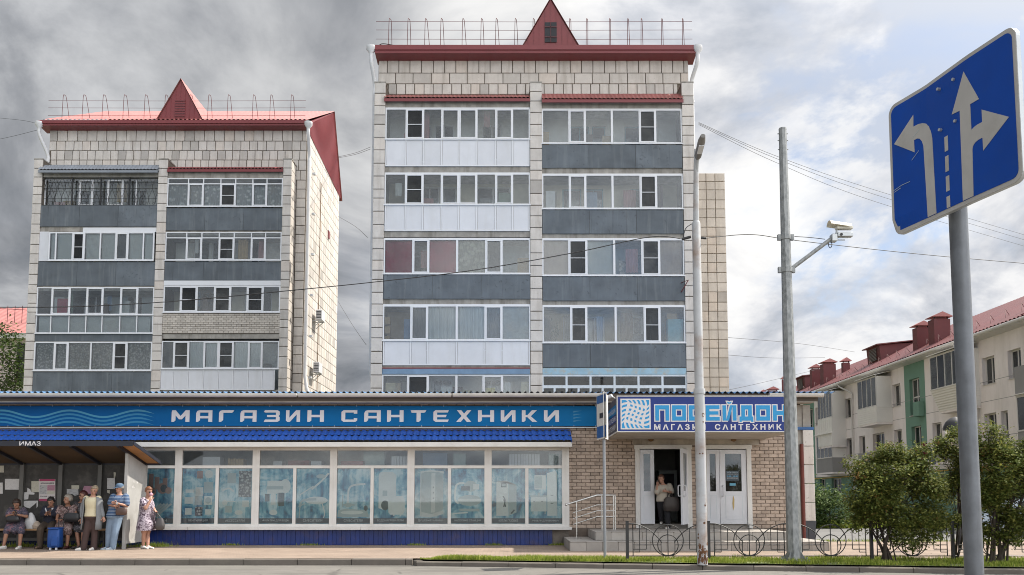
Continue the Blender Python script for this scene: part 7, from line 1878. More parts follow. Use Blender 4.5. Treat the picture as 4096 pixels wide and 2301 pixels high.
C_ = at(3815, 2240, 18.35)
shrub('narrow_shrub', 'narrower shrub between the round shrub and the road sign pole', 'shrub', (C_.x + .1, 18.5, .1), [(0, 0, .03, 0), (.04, .02, .03, 0), (-.05, 0, .02, 0)],
      [lobe(3800, 1830, 18.6, .36, .35, .35), lobe(3830, 1970, 18.5, .38, .35, .45), lobe(3760, 1790, 18.6, .18, .2, .2), lobe(3850, 1760, 18.6, .25, .3, .3), lobe(3790, 2060, 18.5, .3, .3, .25)],
      1100, 20, .068, M_LEAF, M_LEAFT, .03)
D_ = at(3310, 2090, 38)
shrub('bright_shrub', 'bright green glossy shrub beside the shop corner and yard drive', 'shrub', (D_.x, 38.4, .1), [(0, 0, .05, 0), (.2, 0, .05, 0), (-.3, 0, .05, 0)],
      [lobe(3290, 2030, 38, 1.2, .9, .8), lobe(3245, 2010, 38, .7, .8, 1.0), lobe(3345, 2045, 38, .8, .8, .65), lobe(3290, 1985, 38.2, .6, .7, .4)], 700, 14, .16, M_LEAFG, None, 0, spread=.17)
T_ = at(20, 1450, 54)
shrub('street_tree', 'leafy green tree at the left edge beside the left tower', 'tree', (T_.x, 54, .1), [(0, 0, .22, 0), (.05, .1, .16, 0), (-.1, 0, .14, 0)],
      [(T_.x - .6, 54, T_.z - .2, 2.0, 2.0, 2.6), (T_.x + .6, 54, T_.z - 1.4, 1.6, 1.6, 2.0), (T_.x - .8, 54, T_.z + 1.3, 1.2, 1.2, 1.3), (T_.x + .9, 53.6, T_.z + .1, 1.0, 1.0, 1.2), (T_.x - 1.4, 54, T_.z - 2.5, 2.2, 2.0, 2.0)], 900, 14, .24, M_LEAFD, None, 0, spread=.3)
# flowers in the yard grass
fl_ = MB()
for _ in range(420):
    x = random.gauss(random.choice((15.2, 16.4, 17.5, 18.6)), .6); y = rnd(37.6, 40.5); z = rnd(.3, .75); s_ = rnd(.03, .06); mi = random.choice((0, 0, 1, 2))
    fl_.add([(x - s_, y, z), (x, y - s_, z + .02), (x + s_, y, z), (x, y + s_, z - .0)], [(0, 1, 2, 3)], mi); 
o = fl_.build('flower_heads', [mat('yellow_flower', (.50, .36, .03), .7), mat('orange_flower', (.50, .14, .03), .7), mat('white_flower', (.6, .58, .5), .7)])
tag(o, 'yellow and orange flowers dotted in the yard grass', 'flowers', kind='stuff')

# ------------------------------------------------------------------ parked car glimpsed through the right shrub
car = thing('parked_car', 'pale silver-blue car parked in the yard, glimpsed through the tall shrub', 'car')
cq = at(4060, 2140, 31.0); M_CAR = mat('car_paint', (0.36, 0.42, 0.48), 0.25, .03, 2, coat=.6); CG = glass_mat('car_glass', (.12, .13, .14), 1.4)
prof = [(-2.05, .35), (-2.1, .65), (-1.95, .86), (-1.1, .95), (-.45, 1.38), (.75, 1.42), (1.5, 1.0), (2.0, .92), (2.1, .6), (2.05, .35)]
X0 = cq.x + .6
cb = MB().prism([(X0 + x, .02 + z) for x, z in prof], 30.6, 32.2, 'y').build('body', M_CAR, car, bevel=.06, seg=2)
MB().prism([(X0 + x, z) for x, z in ((-.95, .98), (-.42, 1.33), (.1, 1.36), (.1, .98))], 30.585, 30.597, 'y').build('window', CG, car); MB().prism([(X0 + x, z) for x, z in ((.16, .98), (.16, 1.36), (.7, 1.36), (1.3, 1.02))], 30.585, 30.597, 'y').build('window', CG, car)
for x in (-1.3, 1.3):
    for y in (30.65, 31.95):
        w_ = part_empty('wheel', car); MB().tube([(X0 + x, y, .45), (X0 + x, y + .2, .45)], .31, 18).build('tyre', M_IRON, w_); MB().tube([(X0 + x, y - .012, .45), (X0 + x, y + .1, .45)], .19, 14).build('rim', M_GALV, w_)
MB().box(X0 - 2.12, X0 - 2.04, 30.75, 31.1, .66, .8).build('headlight', M_PVC, car); MB().box(X0 - 2.12, X0 - 2.04, 31.7, 32.05, .66, .8).build('headlight', M_PVC, car)

# ------------------------------------------------------------------ people
random.seed(3)
def fab(name, c, var=.12, scale=5, rough=.85): return mat(name, c, rough, var, scale, bump=.15, bscale=60)
def pattern(name, base, spots, scale=14, thr=.5, dist=1.5):
    t = NT(name); v = t.coord('Position'); n = t.noise(v, scale, 2, .5, dist); n2 = t.noise(v, scale * .6, 2, .5, dist)
    c = t.mix(t.ramp(n, [(thr, 0.0), (thr + .05, 1.0)]), base, spots[0])
    if len(spots) > 1: c = t.mix(t.ramp(n2, [(.60, 0.0), (.64, 1.0)]), c, spots[1])
    t.col(c); t.rough(.85); return t.m
def stripes(name):
    t = NT(name); sp = t.node('ShaderNodeSeparateXYZ'); t.L.new(t.coord('Position'), sp.inputs[0])
    w = t.math('FRACT', t.math('MULTIPLY', sp.outputs[2], 14.0)); n = t.noise(t.coord('Position', (0, 0, 1)), 30, 2)
    c = t.ramp(w, [(0.0, (.015, .04, .10)), (.40, (.03, .09, .20)), (.46, (.30, .36, .44)), (.52, (.30, .36, .44)), (.56, (.008, .016, .05)), (.86, (.03, .08, .18)), (.94, (.30, .34, .40))], 'LINEAR'); t.col(c); t.rough(.85); return t.m
SKIN = mat('skin', (0.40, 0.215, 0.15), .5, .06, 9); SKIN2 = mat('skin_tanned', (0.34, 0.175, 0.115), .5, .06, 9)
M_EYE = mat('eye_dark', (.02, .015, .012), .3); M_LIP = mat('lips', (.30, .085, .075), .5)
def hairm(name, c): return mat(name, c, .55, .3, 25, bump=.5, bscale=45)

def ring(c, u, v, ru, rv, n=14): return [c + u * (ru * math.cos(2 * math.pi * k / n)) + v * (rv * math.sin(2 * math.pi * k / n)) for k in range(n)]
def limb(mb, pts, rs, n=10): mb.tube(dens(pts, 4) if len(pts) > 2 else pts, interp(rs, 4, len(pts)) if len(pts) > 2 else rs, n); [mb.ball(p, r * .98, n=8, m=6) for p, r in zip(pts, rs)]
def interp(rs, n, m):
    out = []
    for i in range(m - 1): out += [rs[i] + (rs[i + 1] - rs[i]) * k / n for k in range(n)]
    return out + [rs[-1]]
def fuse(mb, voxel, name, m, parent, smooth=2, extra=None):
    """voxel-union the closed pieces into one continuous surface"""
    tmp = link('tmp', mb.mesh('tmp', m)); md = tmp.modifiers.new('r', 'REMESH'); md.mode = 'VOXEL'; md.voxel_size = voxel; md.use_smooth_shade = True
    dg = bpy.context.evaluated_depsgraph_get(); me = bpy.data.meshes.new_from_object(tmp.evaluated_get(dg)); bpy.data.objects.remove(tmp)
    bm = bmesh.new(); bm.from_mesh(me)
    for _ in range(smooth): bmesh.ops.smooth_vert(bm, verts=bm.verts, factor=.5, use_axis_x=True, use_axis_y=True, use_axis_z=True)
    if extra is not None:
        t2 = bpy.data.meshes.new('x'); t2.from_pydata(extra.v, [], extra.f); bm.from_mesh(t2)
    for f in bm.faces: f.smooth = True
    bm.to_mesh(me); bm.free()
    me.materials.clear(); me.materials.append(m); me.name = name
    return link(name, me, parent)

def person(label, J, face, skin, clothes, hair, build=1.0, shoes=None, shoe_dir=None, holdL=None, holdR=None, group=None, head_tilt=(0, 0), female=True, parts=None):
    """J: joints in world space. face: horizontal facing direction"""
    J = {k: Vector(v) for k, v in J.items()}
    base = Vector(((J['anL'].x + J['anR'].x) / 2, (J['anL'].y + J['anR'].y) / 2, min(J['anL'].z, J['anR'].z) - .08))
    root = thing('person', label, 'person', group)
    f = Vector((*face, 0)).normalized(); lat = (J['shR'] - J['shL']); lat.z *= .5; lat.normalize()
    fwd = Vector((0, 0, 1)).cross(lat); fwd = -fwd if fwd.dot(f) < 0 else fwd; fwd.normalize()
    up = Vector((0, 0, 1)); b = build
    pel, neck, head = J['pel'], J['neck'], J['head']
    sp = neck - pel
    def torso(mb, g=0.0, lo=-.10, hi=1.0, wide=1.0):
        prof = [(-.16, .10, .09), (-.06, .165, .13), (.02, .185, .145), (.22, .165, .128), (.40, .158, .122), (.60, .172, .138), (.74, .180, .132), (.86, .172, .105), (.93, .13, .08), (1.0, .065, .06)]
        rg_ = []
        for t, w, d in prof:
            if t < lo or t > hi: continue
            k = b if t < .9 else 1.0
            rg_.append(ring(pel + sp * t, lat, fwd, (w * k * wide) + g, (d * k * wide) + g, 16))
        mb.loft(rg_)
    body = MB(); torso(body, -.012)
    limb(body, [neck - sp * .12, neck + (head - neck) * .55], [.062, .052])
    # head
    tl_ = (f * math.cos(head_tilt[0]) - up * math.sin(head_tilt[0])); hu = (up * math.cos(head_tilt[0]) + f * math.sin(head_tilt[0])); hl = f.cross(up).normalized()
    hu = (hu + hl * head_tilt[1]).normalized()
    M3 = Matrix((hl, tl_, hu)).transposed()
    body.ball(head + hu * .02, .074, .092, .098, 14, 10, mat=M3); body.ball(head + tl_ * .022 - hu * .055, .056, .066, .062, 12, 8, mat=M3)
    body.ball(head + tl_ * .10 - hu * .012, .014, .02, .024, 8, 6, mat=M3)
    for s_ in (-1, 1): body.ball(head + hl * s_ * .077 - hu * .005, .012, .022, .032, 8, 6, mat=M3)
    fing = MB()
    for s_ in 'LR':
        sh_, el, wr = J['sh' + s_], J['el' + s_], J['wr' + s_]
        limb(body, [sh_, sh_.lerp(el, .5), el], [.056 * b, .05 * b, .041]); limb(body, [el, el.lerp(wr, .4), wr], [.041, .038, .027])
        d = J.get('hd' + s_, wr + (wr - el)) - wr; d.normalize()
        nrm = J.get('pn' + s_, None); nrm = Vector(nrm).normalized() if nrm is not None else (f - d * f.dot(d)).normalized()
        w_ = d.cross(nrm).normalized(); Mh = Matrix((w_, nrm, d)).transposed()
        body.ball(wr + d * .048, .040, .018, .056, 10, 8, mat=Mh)
        curl = J.get('curl' + s_, Vector((.5, 0, 0))).x
        for i, L in enumerate((.072, .08, .075, .06)):
            p0 = wr + d * .082 + w_ * (.028 - .0185 * i); p1 = p0 + (d * math.cos(curl * .6) + nrm * math.sin(curl * .6)) * L * .45; p2 = p1 + (d * math.cos(curl * 1.6) + nrm * math.sin(curl * 1.6)) * L * .35; p3 = p2 + (d * math.cos(curl * 2.3) + nrm * math.sin(curl * 2.3)) * L * .25
            fing.tube([p0, p1, p2, p3], [.0095, .009, .008, .0065], 6)
        t0 = wr + d * .03 + w_ * .034; t1 = t0 + (d * .6 + w_ * .7 + nrm * .2).normalized() * .035; fing.tube([t0, t1, t1 + (d * .85 + w_ * .25 + nrm * .4).normalized() * .032], [.012, .0105, .008], 6)
    for s_ in 'LR':
        hp_, kn, an = J['hp' + s_], J['kn' + s_], J['an' + s_]
        limb(body, [hp_, hp_.lerp(kn, .5), kn], [.088 * b, .076 * b, .055]); limb(body, [kn, kn.lerp(an, .35), an], [.054, .055, .036])
        sd_ = Vector((*(shoe_dir[s_] if shoe_dir else face), 0)).normalized()
        body.ball(an + sd_ * .07 - up * .045, .038, .105, .032, 10, 8, mat=Matrix((sd_.cross(up), sd_, up)).transposed())
    fuse(body, .011, 'body', skin, root, 2, fing)
    for s_ in (-1, 1): MB().ball(head + tl_ * .088 + hl * s_ * .03 + hu * .012, .012, .006, .008, 8, 6, mat=M3).build('eye', M_EYE, root)
    MB().ball(head + tl_ * .090 - hu * .058, .022, .006, .006, 8, 6, mat=M3).build('mouth', M_LIP, root)
    for s_ in (-1, 1): MB().ball(head + tl_ * .087 + hl * s_ * .031 + hu * .032, .018, .006, .004, 8, 5, mat=M3).build('eyebrow', hair[0] if hair else M_EYE, root)
    # hair: shell over the skull, open over the face
    if hair:
        hm, style = hair; hb = MB(); n, m_ = 22, 14; V = []
        for k in range(m_ + 1):
            th = math.pi * (k + .01 - .02 * (k == m_)) / m_
            for i in range(n):
                ph = 2 * math.pi * i / n; dx, dy, dz = math.sin(th) * math.cos(ph), math.sin(th) * math.sin(ph), math.cos(th)
                vol = {'bob': .018, 'short': .010, 'bun': .008, 'curly': .022}[style]
                low = {'bob': -.75, 'short': -.35, 'bun': -.35, 'curly': -.5}[style]
                r = 1.0 + rnd(-.02, .03) + .12 * mnoise.noise(Vector((dx * 4, dy * 4, dz * 4)))
                q = Vector((dx * (.084 + vol), dy * (.098 + vol), dz * (.108 + vol))) * r
                if (dy > .30 and dz < .42 - .25 * (1 - dy)) or dz < low: q = Vector((dx * .06, min(dy * .07, .03), max(dz, low) * .08))
                V.append(head + M3 @ (q + Vector((0, -.012, .022))))
        hb.add(V, [(k * n + i, k * n + (i + 1) % n, (k + 1) * n + (i + 1) % n, (k + 1) * n + i) for k in range(m_) for i in range(n)], 0, True)
        if style == 'bun': hb.ball(head - tl_ * .11 + hu * .04, .045, .04, .045)
        hb.build('hair', hm, root)
    # clothes
    for c in clothes:
        kind, m = c[0], c[1]; mb = MB(); o = c[2] if len(c) > 2 else {}
        g = o.get('g', .012)
        if kind == 'top':
            torso(mb, g, o.get('lo', -.06), .945, o.get('wide', 1.0))
            for s_ in 'LR':
                sh_, el, wr = J['sh' + s_], J['el' + s_], J['wr' + s_]; sl = o.get('sleeve', .6)
                if sl <= 1: limb(mb, [sh_, sh_.lerp(el, sl * .6), sh_.lerp(el, sl)], [.066 * b + g, .062 * b + g, .058 * b + g + o.get('flare', .004)])
                else: limb(mb, [sh_, sh_.lerp(el, .6), el], [.064 * b + g, .056 * b + g, .05 + g]); limb(mb, [el, el.lerp(wr, (sl - 1) * .6), el.lerp(wr, sl - 1)], [.05 + g, .044 + g, .04 + g])
        elif kind == 'pants':
            torso(mb, g, -.2, o.get('hi', .12)); 
            for s_ in 'LR':
                hp_, kn, an = J['hp' + s_], J['kn' + s_], J['an' + s_]; w0, w1, w2 = o.get('w', (.095, .072, .058))
                end = an + up * o.get('cuff', -.02)
                limb(mb, [hp_, hp_.lerp(kn, .5), kn], [w0 * b + g, (w0 + w1) / 2 * b + g, w1 + g]); limb(mb, [kn, kn.lerp(end, .5), end], [w1 + g, (w1 + w2) / 2 + g, w2 + g])
            mb.ball(pel - up * .06, .13 * b, .11 * b, .1)
        elif kind == 'skirt':      # standing skirt down to hem height z
            hem = o['hem']; cx = (J['knL'] + J['knR']) / 2; rg_ = []
            for t, w, d in ((.24, .165, .13), (.02, .195, .155), (-.1, .205, .17)): rg_.append(ring(pel + sp * t, lat, fwd, w * b + g, d * b + g, 24))
            for k in range(1, 6):
                u = k / 5; z = (pel - sp * .1).z * (1 - u) + hem * u; c_ = pel.lerp(cx, u * .9); rg_.append([p + (p - Vector((c_.x, c_.y, z))).normalized() * .012 * u * math.sin(i * 1.9 + k) for i, p in enumerate(ring(Vector((c_.x, c_.y, z)), lat, fwd, (.208 + o.get('fl', 0) * u) * b + g, (.172 + o.get('fl', 0) * u) * b + g, 24))])
            mb.loft(rg_)
            mb.build('skirt', m, root); continue
        elif kind == 'lap':        # seated skirt
            for s_ in 'LR': limb(mb, [J['hp' + s_], J['hp' + s_].lerp(J['kn' + s_], .5), J['kn' + s_]], [.115 * b, .10 * b, .082])
            limb(mb, [pel, (J['knL'] + J['knR']) / 2 - up * .0], [.12 * b, .085]); limb(mb, [J['knL'], J['knR']], [.075, .075]); torso(mb, g, -.2, .2)
            hem = o['hem']
            for s_ in 'LR':
                k_ = J['kn' + s_]; e_ = Vector((k_.lerp(J['an' + s_], .3).x, k_.y + .02, hem)); limb(mb, [k_, e_], [.082, .085 + o.get('fl', .01)])
            kc = (J['knL'] + J['knR']) / 2; limb(mb, [kc, Vector((kc.x, kc.y + .05, hem + .01))], [.09, .09])
        elif kind == 'shoes':
            for s_ in 'LR':
                an = J['an' + s_]; sd_ = Vector((*(shoe_dir[s_] if shoe_dir else face), 0)).normalized(); l_ = sd_.cross(up); sm = MB()
                rg_ = []
                for t, w, h in ((-.075, .022, .02), (-.06, .036, .045), (0, .041, .05), (.06, .043, .038), (.13, .043, .028), (.175, .032, .02), (.19, .012, .012)):
                    c_ = Vector((an.x, an.y, an.z - .08)) + sd_ * t; rg_.append([c_ + l_ * (w * math.cos(a)) + up * (max(0.0, h * (1 + math.sin(a)))) for a in [2 * math.pi * q / 12 for q in range(12)]])
                sm.loft(rg_)
                if o.get('boot'): limb(sm, [an - up * .03, an + up * .09], [.052, .056])
                so = sm.build('shoe', m, root)
                if o.get('sole'): MB().loft([[p + up * dz for p in [Vector((an.x, an.y, an.z - .08)) + sd_ * (.058 + .135 * math.cos(a)) + l_ * (.045 * math.sin(a)) for a in [2 * math.pi * q / 16 for q in range(16)]]] for dz in (-.004, .014)]).build('sole', o['sole'], so)
            continue
        elif kind == 'cardigan':
            rg_ = []; hem = o['hem']
            # open front: horseshoe section
            for t, w, d in ((.93, .15, .09), (.86, .19, .125), (.74, .205, .155), (.5, .19, .15), (.2, .20, .16), (0, .215, .17)):
                rg_.append((pel + sp * t, w * b + .02, d * b + .02))
            rg_.append((Vector((pel.x - .01, pel.y, (pel.z + hem) / 2)), .225 * b, .18 * b)); rg_.append((Vector((pel.x - .02, pel.y, hem)), .23 * b, .185 * b))
            V = []; nn = 20
            for c_, w, d in rg_:
                for k in range(nn + 1):
                    a = R_(-90 - 0) + R_(42) + (2 * math.pi - R_(84)) * k / nn     # gap centred on the front
                    V.append(c_ + lat * (w * math.cos(a)) - fwd * (d * math.sin(a)) * 1.0)
            fs = [(r * (nn + 1) + k, r * (nn + 1) + k + 1, (r + 1) * (nn + 1) + k + 1, (r + 1) * (nn + 1) + k) for r in range(len(rg_) - 1) for k in range(nn)]
            cm = MB(); cm.add(V, fs, 0, True); co = cm.build('cardigan', m, root); sl_ = co.modifiers.new('t', 'SOLIDIFY'); sl_.thickness = .012
            for s_ in 'LR':
                sh_, el, wr = J['sh' + s_], J['el' + s_], J['wr' + s_]; limb(mb, [sh_, sh_.lerp(el, .6), el], [.078, .07, .062]); limb(mb, [el, el.lerp(wr, .5), el.lerp(wr, .85)], [.062, .056, .05])
            fuse(mb, .014, 'cardigan_sleeves', m, root, 2); continue
        elif kind == 'collar':
            q = neck - sp * .06 + fwd * .0
            for s_ in (-1, 1): mb.tube([q + lat * s_ * .11 - fwd * .02 + up * .01, q + lat * s_ * .09 + fwd * .1 - up * .04, q + fwd * .15 - up * .16 + lat * s_ * .012], .018, 6)
            mb.build('collar', m, root); continue
        elif kind == 'cap':
            cm = MB(); rg_ = []
            for t, w in ((-.01, 1.0), (.03, 1.03), (.06, .98), (.085, .8), (.10, .45), (.104, .05)): rg_.append(ring(head + hu * (.035 + t) - tl_ * .006, hl, tl_, .088 * w, .106 * w, 18))
            cm.loft(rg_); co = cm.build('cap', m, root)
            v_ = MB(); pts_ = [head + hu * .035 + tl_ * (.085 + .085 * math.sin(a) ** .8) + hl * (.078 * math.cos(a)) - hu * (.02 * math.sin(a)) for a in np.linspace(.05, math.pi - .05, 12)]
            v_.add([p for p in pts_] + [p - hu * .008 for p in pts_], [list(range(12)), list(range(12, 24))[::-1]] + [(i, i + 12, (i + 1) % 12 + 12, (i + 1) % 12) for i in range(12)]); v_.build('peak', m, co); continue
        elif kind == 'glasses':
            gm = MB()
            for s_ in (-1, 1): gm.ball(head + tl_ * .097 + hl * s_ * .032 + hu * .012, .024, .004, .018, 10, 6, mat=M3)
            gm.tube([head + tl_ * .096 + hl * .077 * s for s in (-1, 1)], .004, 4); gm.build('glasses', m, root); continue
        elif kind == 'strap':
            a_, b_ = o['a'], o['b']; mid_ = [Vector(a_).lerp(Vector(b_), t) + fwd * (o.get('bulge', .2) * math.sin(math.pi * t)) for t in np.linspace(0, 1, 8)]; mb.tube(mid_, .009, 5); mb.build('strap', m, root); continue
        fuse(mb, .013, {'top': 'shirt', 'pants': 'trousers', 'lap': 'skirt'}[kind] if not o.get('n') else o['n'], m, root, 3)
    return root

def Q(x, y, Y): return at(x / 3.208, 1850 + y / 3.208, Y)
G_ = .14
WS = mat('white_sneaker', (.62, .60, .56), .6, .06); M_SOLE = mat('white_sole', (.6, .6, .58), .6)
# 1. woman in floral dress at the right of the shelter, hand with tissue at her face
Y = 22.45
anL, anR = Q(1838, 1058, Y), Q(1898, 1052, Y + .02)
for a in (anL, anR): a.z = G_ + .08
w1 = person('woman in purple and white patterned dress with tissue at her face, standing outside the shelter',
  dict(head=Q(1908, 375, Y - .03), neck=Q(1888, 458, Y), pel=Q(1880, 745, Y), shL=Q(1838, 490, Y - .16), shR=Q(1908, 482, Y + .16), elL=Q(1870, 590, Y - .30), wrL=Q(1938, 468, Y - .22), hdL=Q(1946, 425, Y - .16), elR=Q(1950, 560, Y + .2), wrR=Q(1985, 600, Y + .0), hdR=Q(2005, 640, Y - .05),
       hpL=Q(1862, 770, Y - .09), hpR=Q(1895, 770, Y + .09), knL=Q(1845, 920, Y - .07), knR=Q(1895, 918, Y + .08), anL=anL, anR=anR), (.86, -.5), SKIN,
  [('skirt', pattern('purple_white_print', (.42, .37, .42), [(.085, .055, .085)], 15, .50), dict(hem=G_ + .48, fl=.0)), ('top', pattern('purple_white_print_top', (.42, .37, .42), [(.085, .055, .085)], 15, .50), dict(lo=.0, sleeve=.55, g=.016)), ('shoes', WS)],
  (hairm('auburn_hair', (.16, .06, .025)), 'short'), 1.22, shoe_dir=dict(L=(.85, -.45), R=(.9, -.3)), head_tilt=(.2, 0))
b_ = at((1925) / 3.208, 1850 + 383 / 3.208, Y - .12); MB().ball(b_, .03, .02, .022).build('sunglasses', M_EYE, w1)
tis = tag(MB().ball(Q(1938, 410, Y - .17), .045, .035, .05, 8, 6).build('tissue', mat('pink_tissue', (.50, .30, .38), .9)), 'crumpled pink tissue held to the face of the woman in purple', 'tissue')
def bag(name, label, cat, c, w, h, d, m, strap=None, sag=.85, rot=0):
    t = thing(name, label, cat); rg_ = []
    for u, k in ((0, .55), (.06, .92), (.45, 1.0), (.85, sag), (1.0, sag * .75)):
        rg_.append([(c[0] + (w / 2 * k * math.copysign(abs(math.cos(a)) ** .6, math.cos(a))) * math.cos(rot) - (d / 2 * k * math.sin(a)) * math.sin(rot), c[1] + d / 2 * k * math.copysign(abs(math.sin(a)) ** .6, math.sin(a)) * math.cos(rot) + (w / 2 * k * math.cos(a)) * math.sin(rot), c[2] + h * u) for a in [2 * math.pi * q / 16 for q in range(16)]])
    MB().loft(rg_).build('bag_body', m, t)
    if strap:
        for s_ in strap: MB().tube(dens(s_, 5), .009, 5).build('strap', m, t)
    return t
M_BLACKL = mat('black_leather', (.018, .018, .020), .4, .2, 6); M_BROWNL = mat('brown_leather', (.085, .05, .04), .4, .2, 6)
p = Q(2050, 865, Y - .05); hR = Q(2000, 625, Y - .03)
bag('handbag', 'dark grey handbag hanging from the hand of the woman in purple', 'handbag', p, .24, .30, .14, mat('dark_grey_leather', (.07, .065, .065), .4), [[hR, p + Vector((-.05, 0, .3))], [hR, p + Vector((.03, 0, .3))]], .7)
jk = thing('folded_jacket', 'dark floral jacket hung over the arm of the woman in purple', 'jacket')
o = curtain(jk, Q(1945, 0, Y).x, Q(2020, 0, Y).x, Y - .1, Q(0, 855, Y).z, Q(0, 640, Y).z, pattern('dark_floral_cloth', (.05, .035, .045), [(.22, .17, .20)], 22, .56), .03, .12, 'jacket_cloth'); sm_ = o.modifiers.new('t', 'SOLIDIFY'); sm_.thickness = .04

# 2. man with cap leaning at the post
Y = 22.05
anL, anR = Q(1392, 1062, Y + .05), Q(1448, 1068, Y - .05)
for a in (anL, anR): a.z = G_ + .08
mn = person('man in blue cap, striped polo shirt and light jeans with folded arms', dict(head=Q(1532, 335, Y), neck=Q(1535, 402, Y), pel=Q(1475, 690, Y), shL=Q(1455, 440, Y - .04), shR=Q(1612, 440, Y + .02), elL=Q(1408, 545, Y - .08), wrL=Q(1470, 560, Y - .20), hdL=Q(1500, 562, Y - .2), elR=Q(1628, 560, Y - .04), wrR=Q(1510, 525, Y - .24), hdR=Q(1480, 520, Y - .24),
   hpL=Q(1440, 715, Y), hpR=Q(1505, 715, Y), knL=Q(1402, 885, Y - .02), knR=Q(1478, 885, Y - .06), anL=anL, anR=anR), (-.45, -.9), SKIN2,
   [('pants', fab('light_jeans', (.17, .235, .32), .18, 4), dict(w=(.105, .080, .064))), ('top', stripes('striped_polo'), dict(lo=-.05, sleeve=.75, g=.018)), ('cap', fab('denim_cap', (.07, .12, .19))), ('collar', fab('navy_collar', (.015, .02, .05))), ('shoes', mat('blue_grey_shoe', (.30, .36, .42), .7), dict(sole=M_SOLE))],
   (hairm('grey_short_hair', (.22, .20, .18)), 'short'), 1.12, shoe_dir=dict(L=(-.7, -.6), R=(-.55, -.8)), female=False)
MB().tube([Q(1512, 528, Y - .245), Q(1498, 526, Y - .245)], .034, 10).build('wrist_watch', M_GALV, mn)
p = Q(1556, 676, Y - .22); bag('shoulder_bag', 'brown leather bag at the hip of the man in the cap', 'bag', p, .29, .19, .09, M_BROWNL, [[p + Vector((-.1, 0, .19)), Q(1465, 520, Y - .17), Q(1490, 425, Y - .1)]], .95)

# 3. standing woman in grey cardigan
Y = 21.95
anL, anR = Q(1068, 1068, Y - .06), Q(1205, 1065, Y + .05)
for a in (anL, anR): a.z = G_ + .08
person('woman in long grey cardigan, cream top and wide brown trousers', dict(head=Q(1208, 360, Y - .02), neck=Q(1190, 428, Y), pel=Q(1185, 700, Y), shL=Q(1108, 462, Y), shR=Q(1265, 462, Y), elL=Q(1055, 590, Y + .02), wrL=Q(1050, 715, Y - .03), elR=Q(1298, 590, Y + .02), wrR=Q(1326, 700, Y - .03),
   hpL=Q(1150, 720, Y), hpR=Q(1222, 720, Y), knL=Q(1112, 885, Y - .05), knR=Q(1215, 885, Y + .03), anL=anL, anR=anR), (.15, -1), SKIN,
   [('pants', fab('brown_trousers', (.055, .033, .030), .12), dict(w=(.090, .070, .068), cuff=-.045, hi=.18)), ('top', fab('cream_top', (.56, .50, .34), .05), dict(lo=.0, sleeve=.08, g=.010)), ('cardigan', fab('grey_cardigan', (.185, .195, .205), .1), dict(hem=Q(0, 860, Y).z)), ('shoes', WS, dict(sole=M_SOLE))],
   (hairm('ash_blonde_hair', (.24, .19, .13)), 'bun'), 1.08, shoe_dir=dict(L=(-.75, -.6), R=(-.1, -1)), head_tilt=(.25, -.18))

# seated people
def seated(x_head, y_head, hx, shl, shr, ell, wrl, elr, wrr, pel, knl, knr, anl, anr, Y=22.85):
    J = dict(head=Q(x_head, y_head, Y - .14), neck=Q(hx[0], hx[1], Y - .04), pel=Q(pel[0], pel[1], Y + .02), shL=Q(*shl, Y - .04), shR=Q(*shr, Y - .04), elL=Q(*ell, Y - .16), wrL=Q(*wrl, Y - .36), elR=Q(*elr, Y - .16), wrR=Q(*wrr, Y - .36), knL=Q(*knl, Y - .46), knR=Q(*knr, Y - .46), anL=Q(*anl, Y - .46), anR=Q(*anr, Y - .46))
    J['hpL'] = J['pel'] + Vector((-.09, -.04, -.02)); J['hpR'] = J['pel'] + Vector((.09, -.04, -.02))
    J['pel'].z = .78; J['hpL'].z = J['hpR'].z = .76
    for k in ('knL', 'knR'): J[k].z = .64
    for k in ('anL', 'anR'): J[k].z = G_ + .08
    return J
NAVF = pattern('navy_floral', (.055, .050, .075), [(.20, .16, .19), (.24, .11, .13)], 20, .56)
J = seated(215, 535, (222, 590), (140, 615), (300, 615), (92, 690), (165, 668), (345, 695), (215, 668), (220, 770), (95, 825), (275, 830), (50, 1000), (256, 990))
J['hdL'] = Q(195, 650, 22.45); J['hdR'] = Q(190, 650, 22.45)
person('seated woman in navy floral dress looking at a phone, leftmost on the bench', J, (0, -1), SKIN2, [('lap', NAVF, dict(hem=Q(0, 888, 22.4).z)), ('top', NAVF, dict(lo=-.1, sleeve=.65)), ('shoes', WS, dict(sole=M_SOLE))], (hairm('dark_brown_hair', (.035, .02, .014)), 'bob'), 1.2, shoe_dir=dict(L=(-.4, -.9), R=(.1, -1)), head_tilt=(.5, 0))
ph = tag(MB().box(-.035, .035, -.005, .005, 0, .14).build('phone', M_IRON), 'black phone in the hands of the woman in navy floral dress', 'phone'); ph.location = Q(200, 668, 22.40); ph.rotation_euler = (R_(-40), 0, R_(35))
p = Q(165, 768, 22.48); bag('belt_bag', 'small black bag on the lap of the woman in navy floral dress', 'bag', p, .36, .17, .12, M_BLACKL, None, .9)
J = seated(655, 505, (655, 560), (580, 585), (728, 585), (540, 668), (590, 668), (712, 675), (640, 668), (645, 760), (520, 815), (648, 820), (520, 975), (645, 985))
J['hdL'] = Q(610, 640, 22.42); J['hdR'] = Q(610, 640, 22.42)
person('seated young woman in navy jacket with white trim, typing on a phone', J, (0, -1), SKIN2, [('pants', fab('dark_brown_trousers', (.055, .038, .026), .12), dict(w=(.10, .078, .06))), ('top', fab('navy_jacket', (.016, .018, .032)), dict(lo=-.1, sleeve=1.75, g=.014)), ('collar', fab('white_trim_cloth', (.55, .56, .58))), ('shoes', mat('brown_boot', (.07, .045, .03), .7), dict(boot=1))], (hairm('black_hair', (.014, .011, .010)), 'short'), .98, shoe_dir=dict(L=(-.2, -1), R=(.2, -1)), head_tilt=(.45, 0))
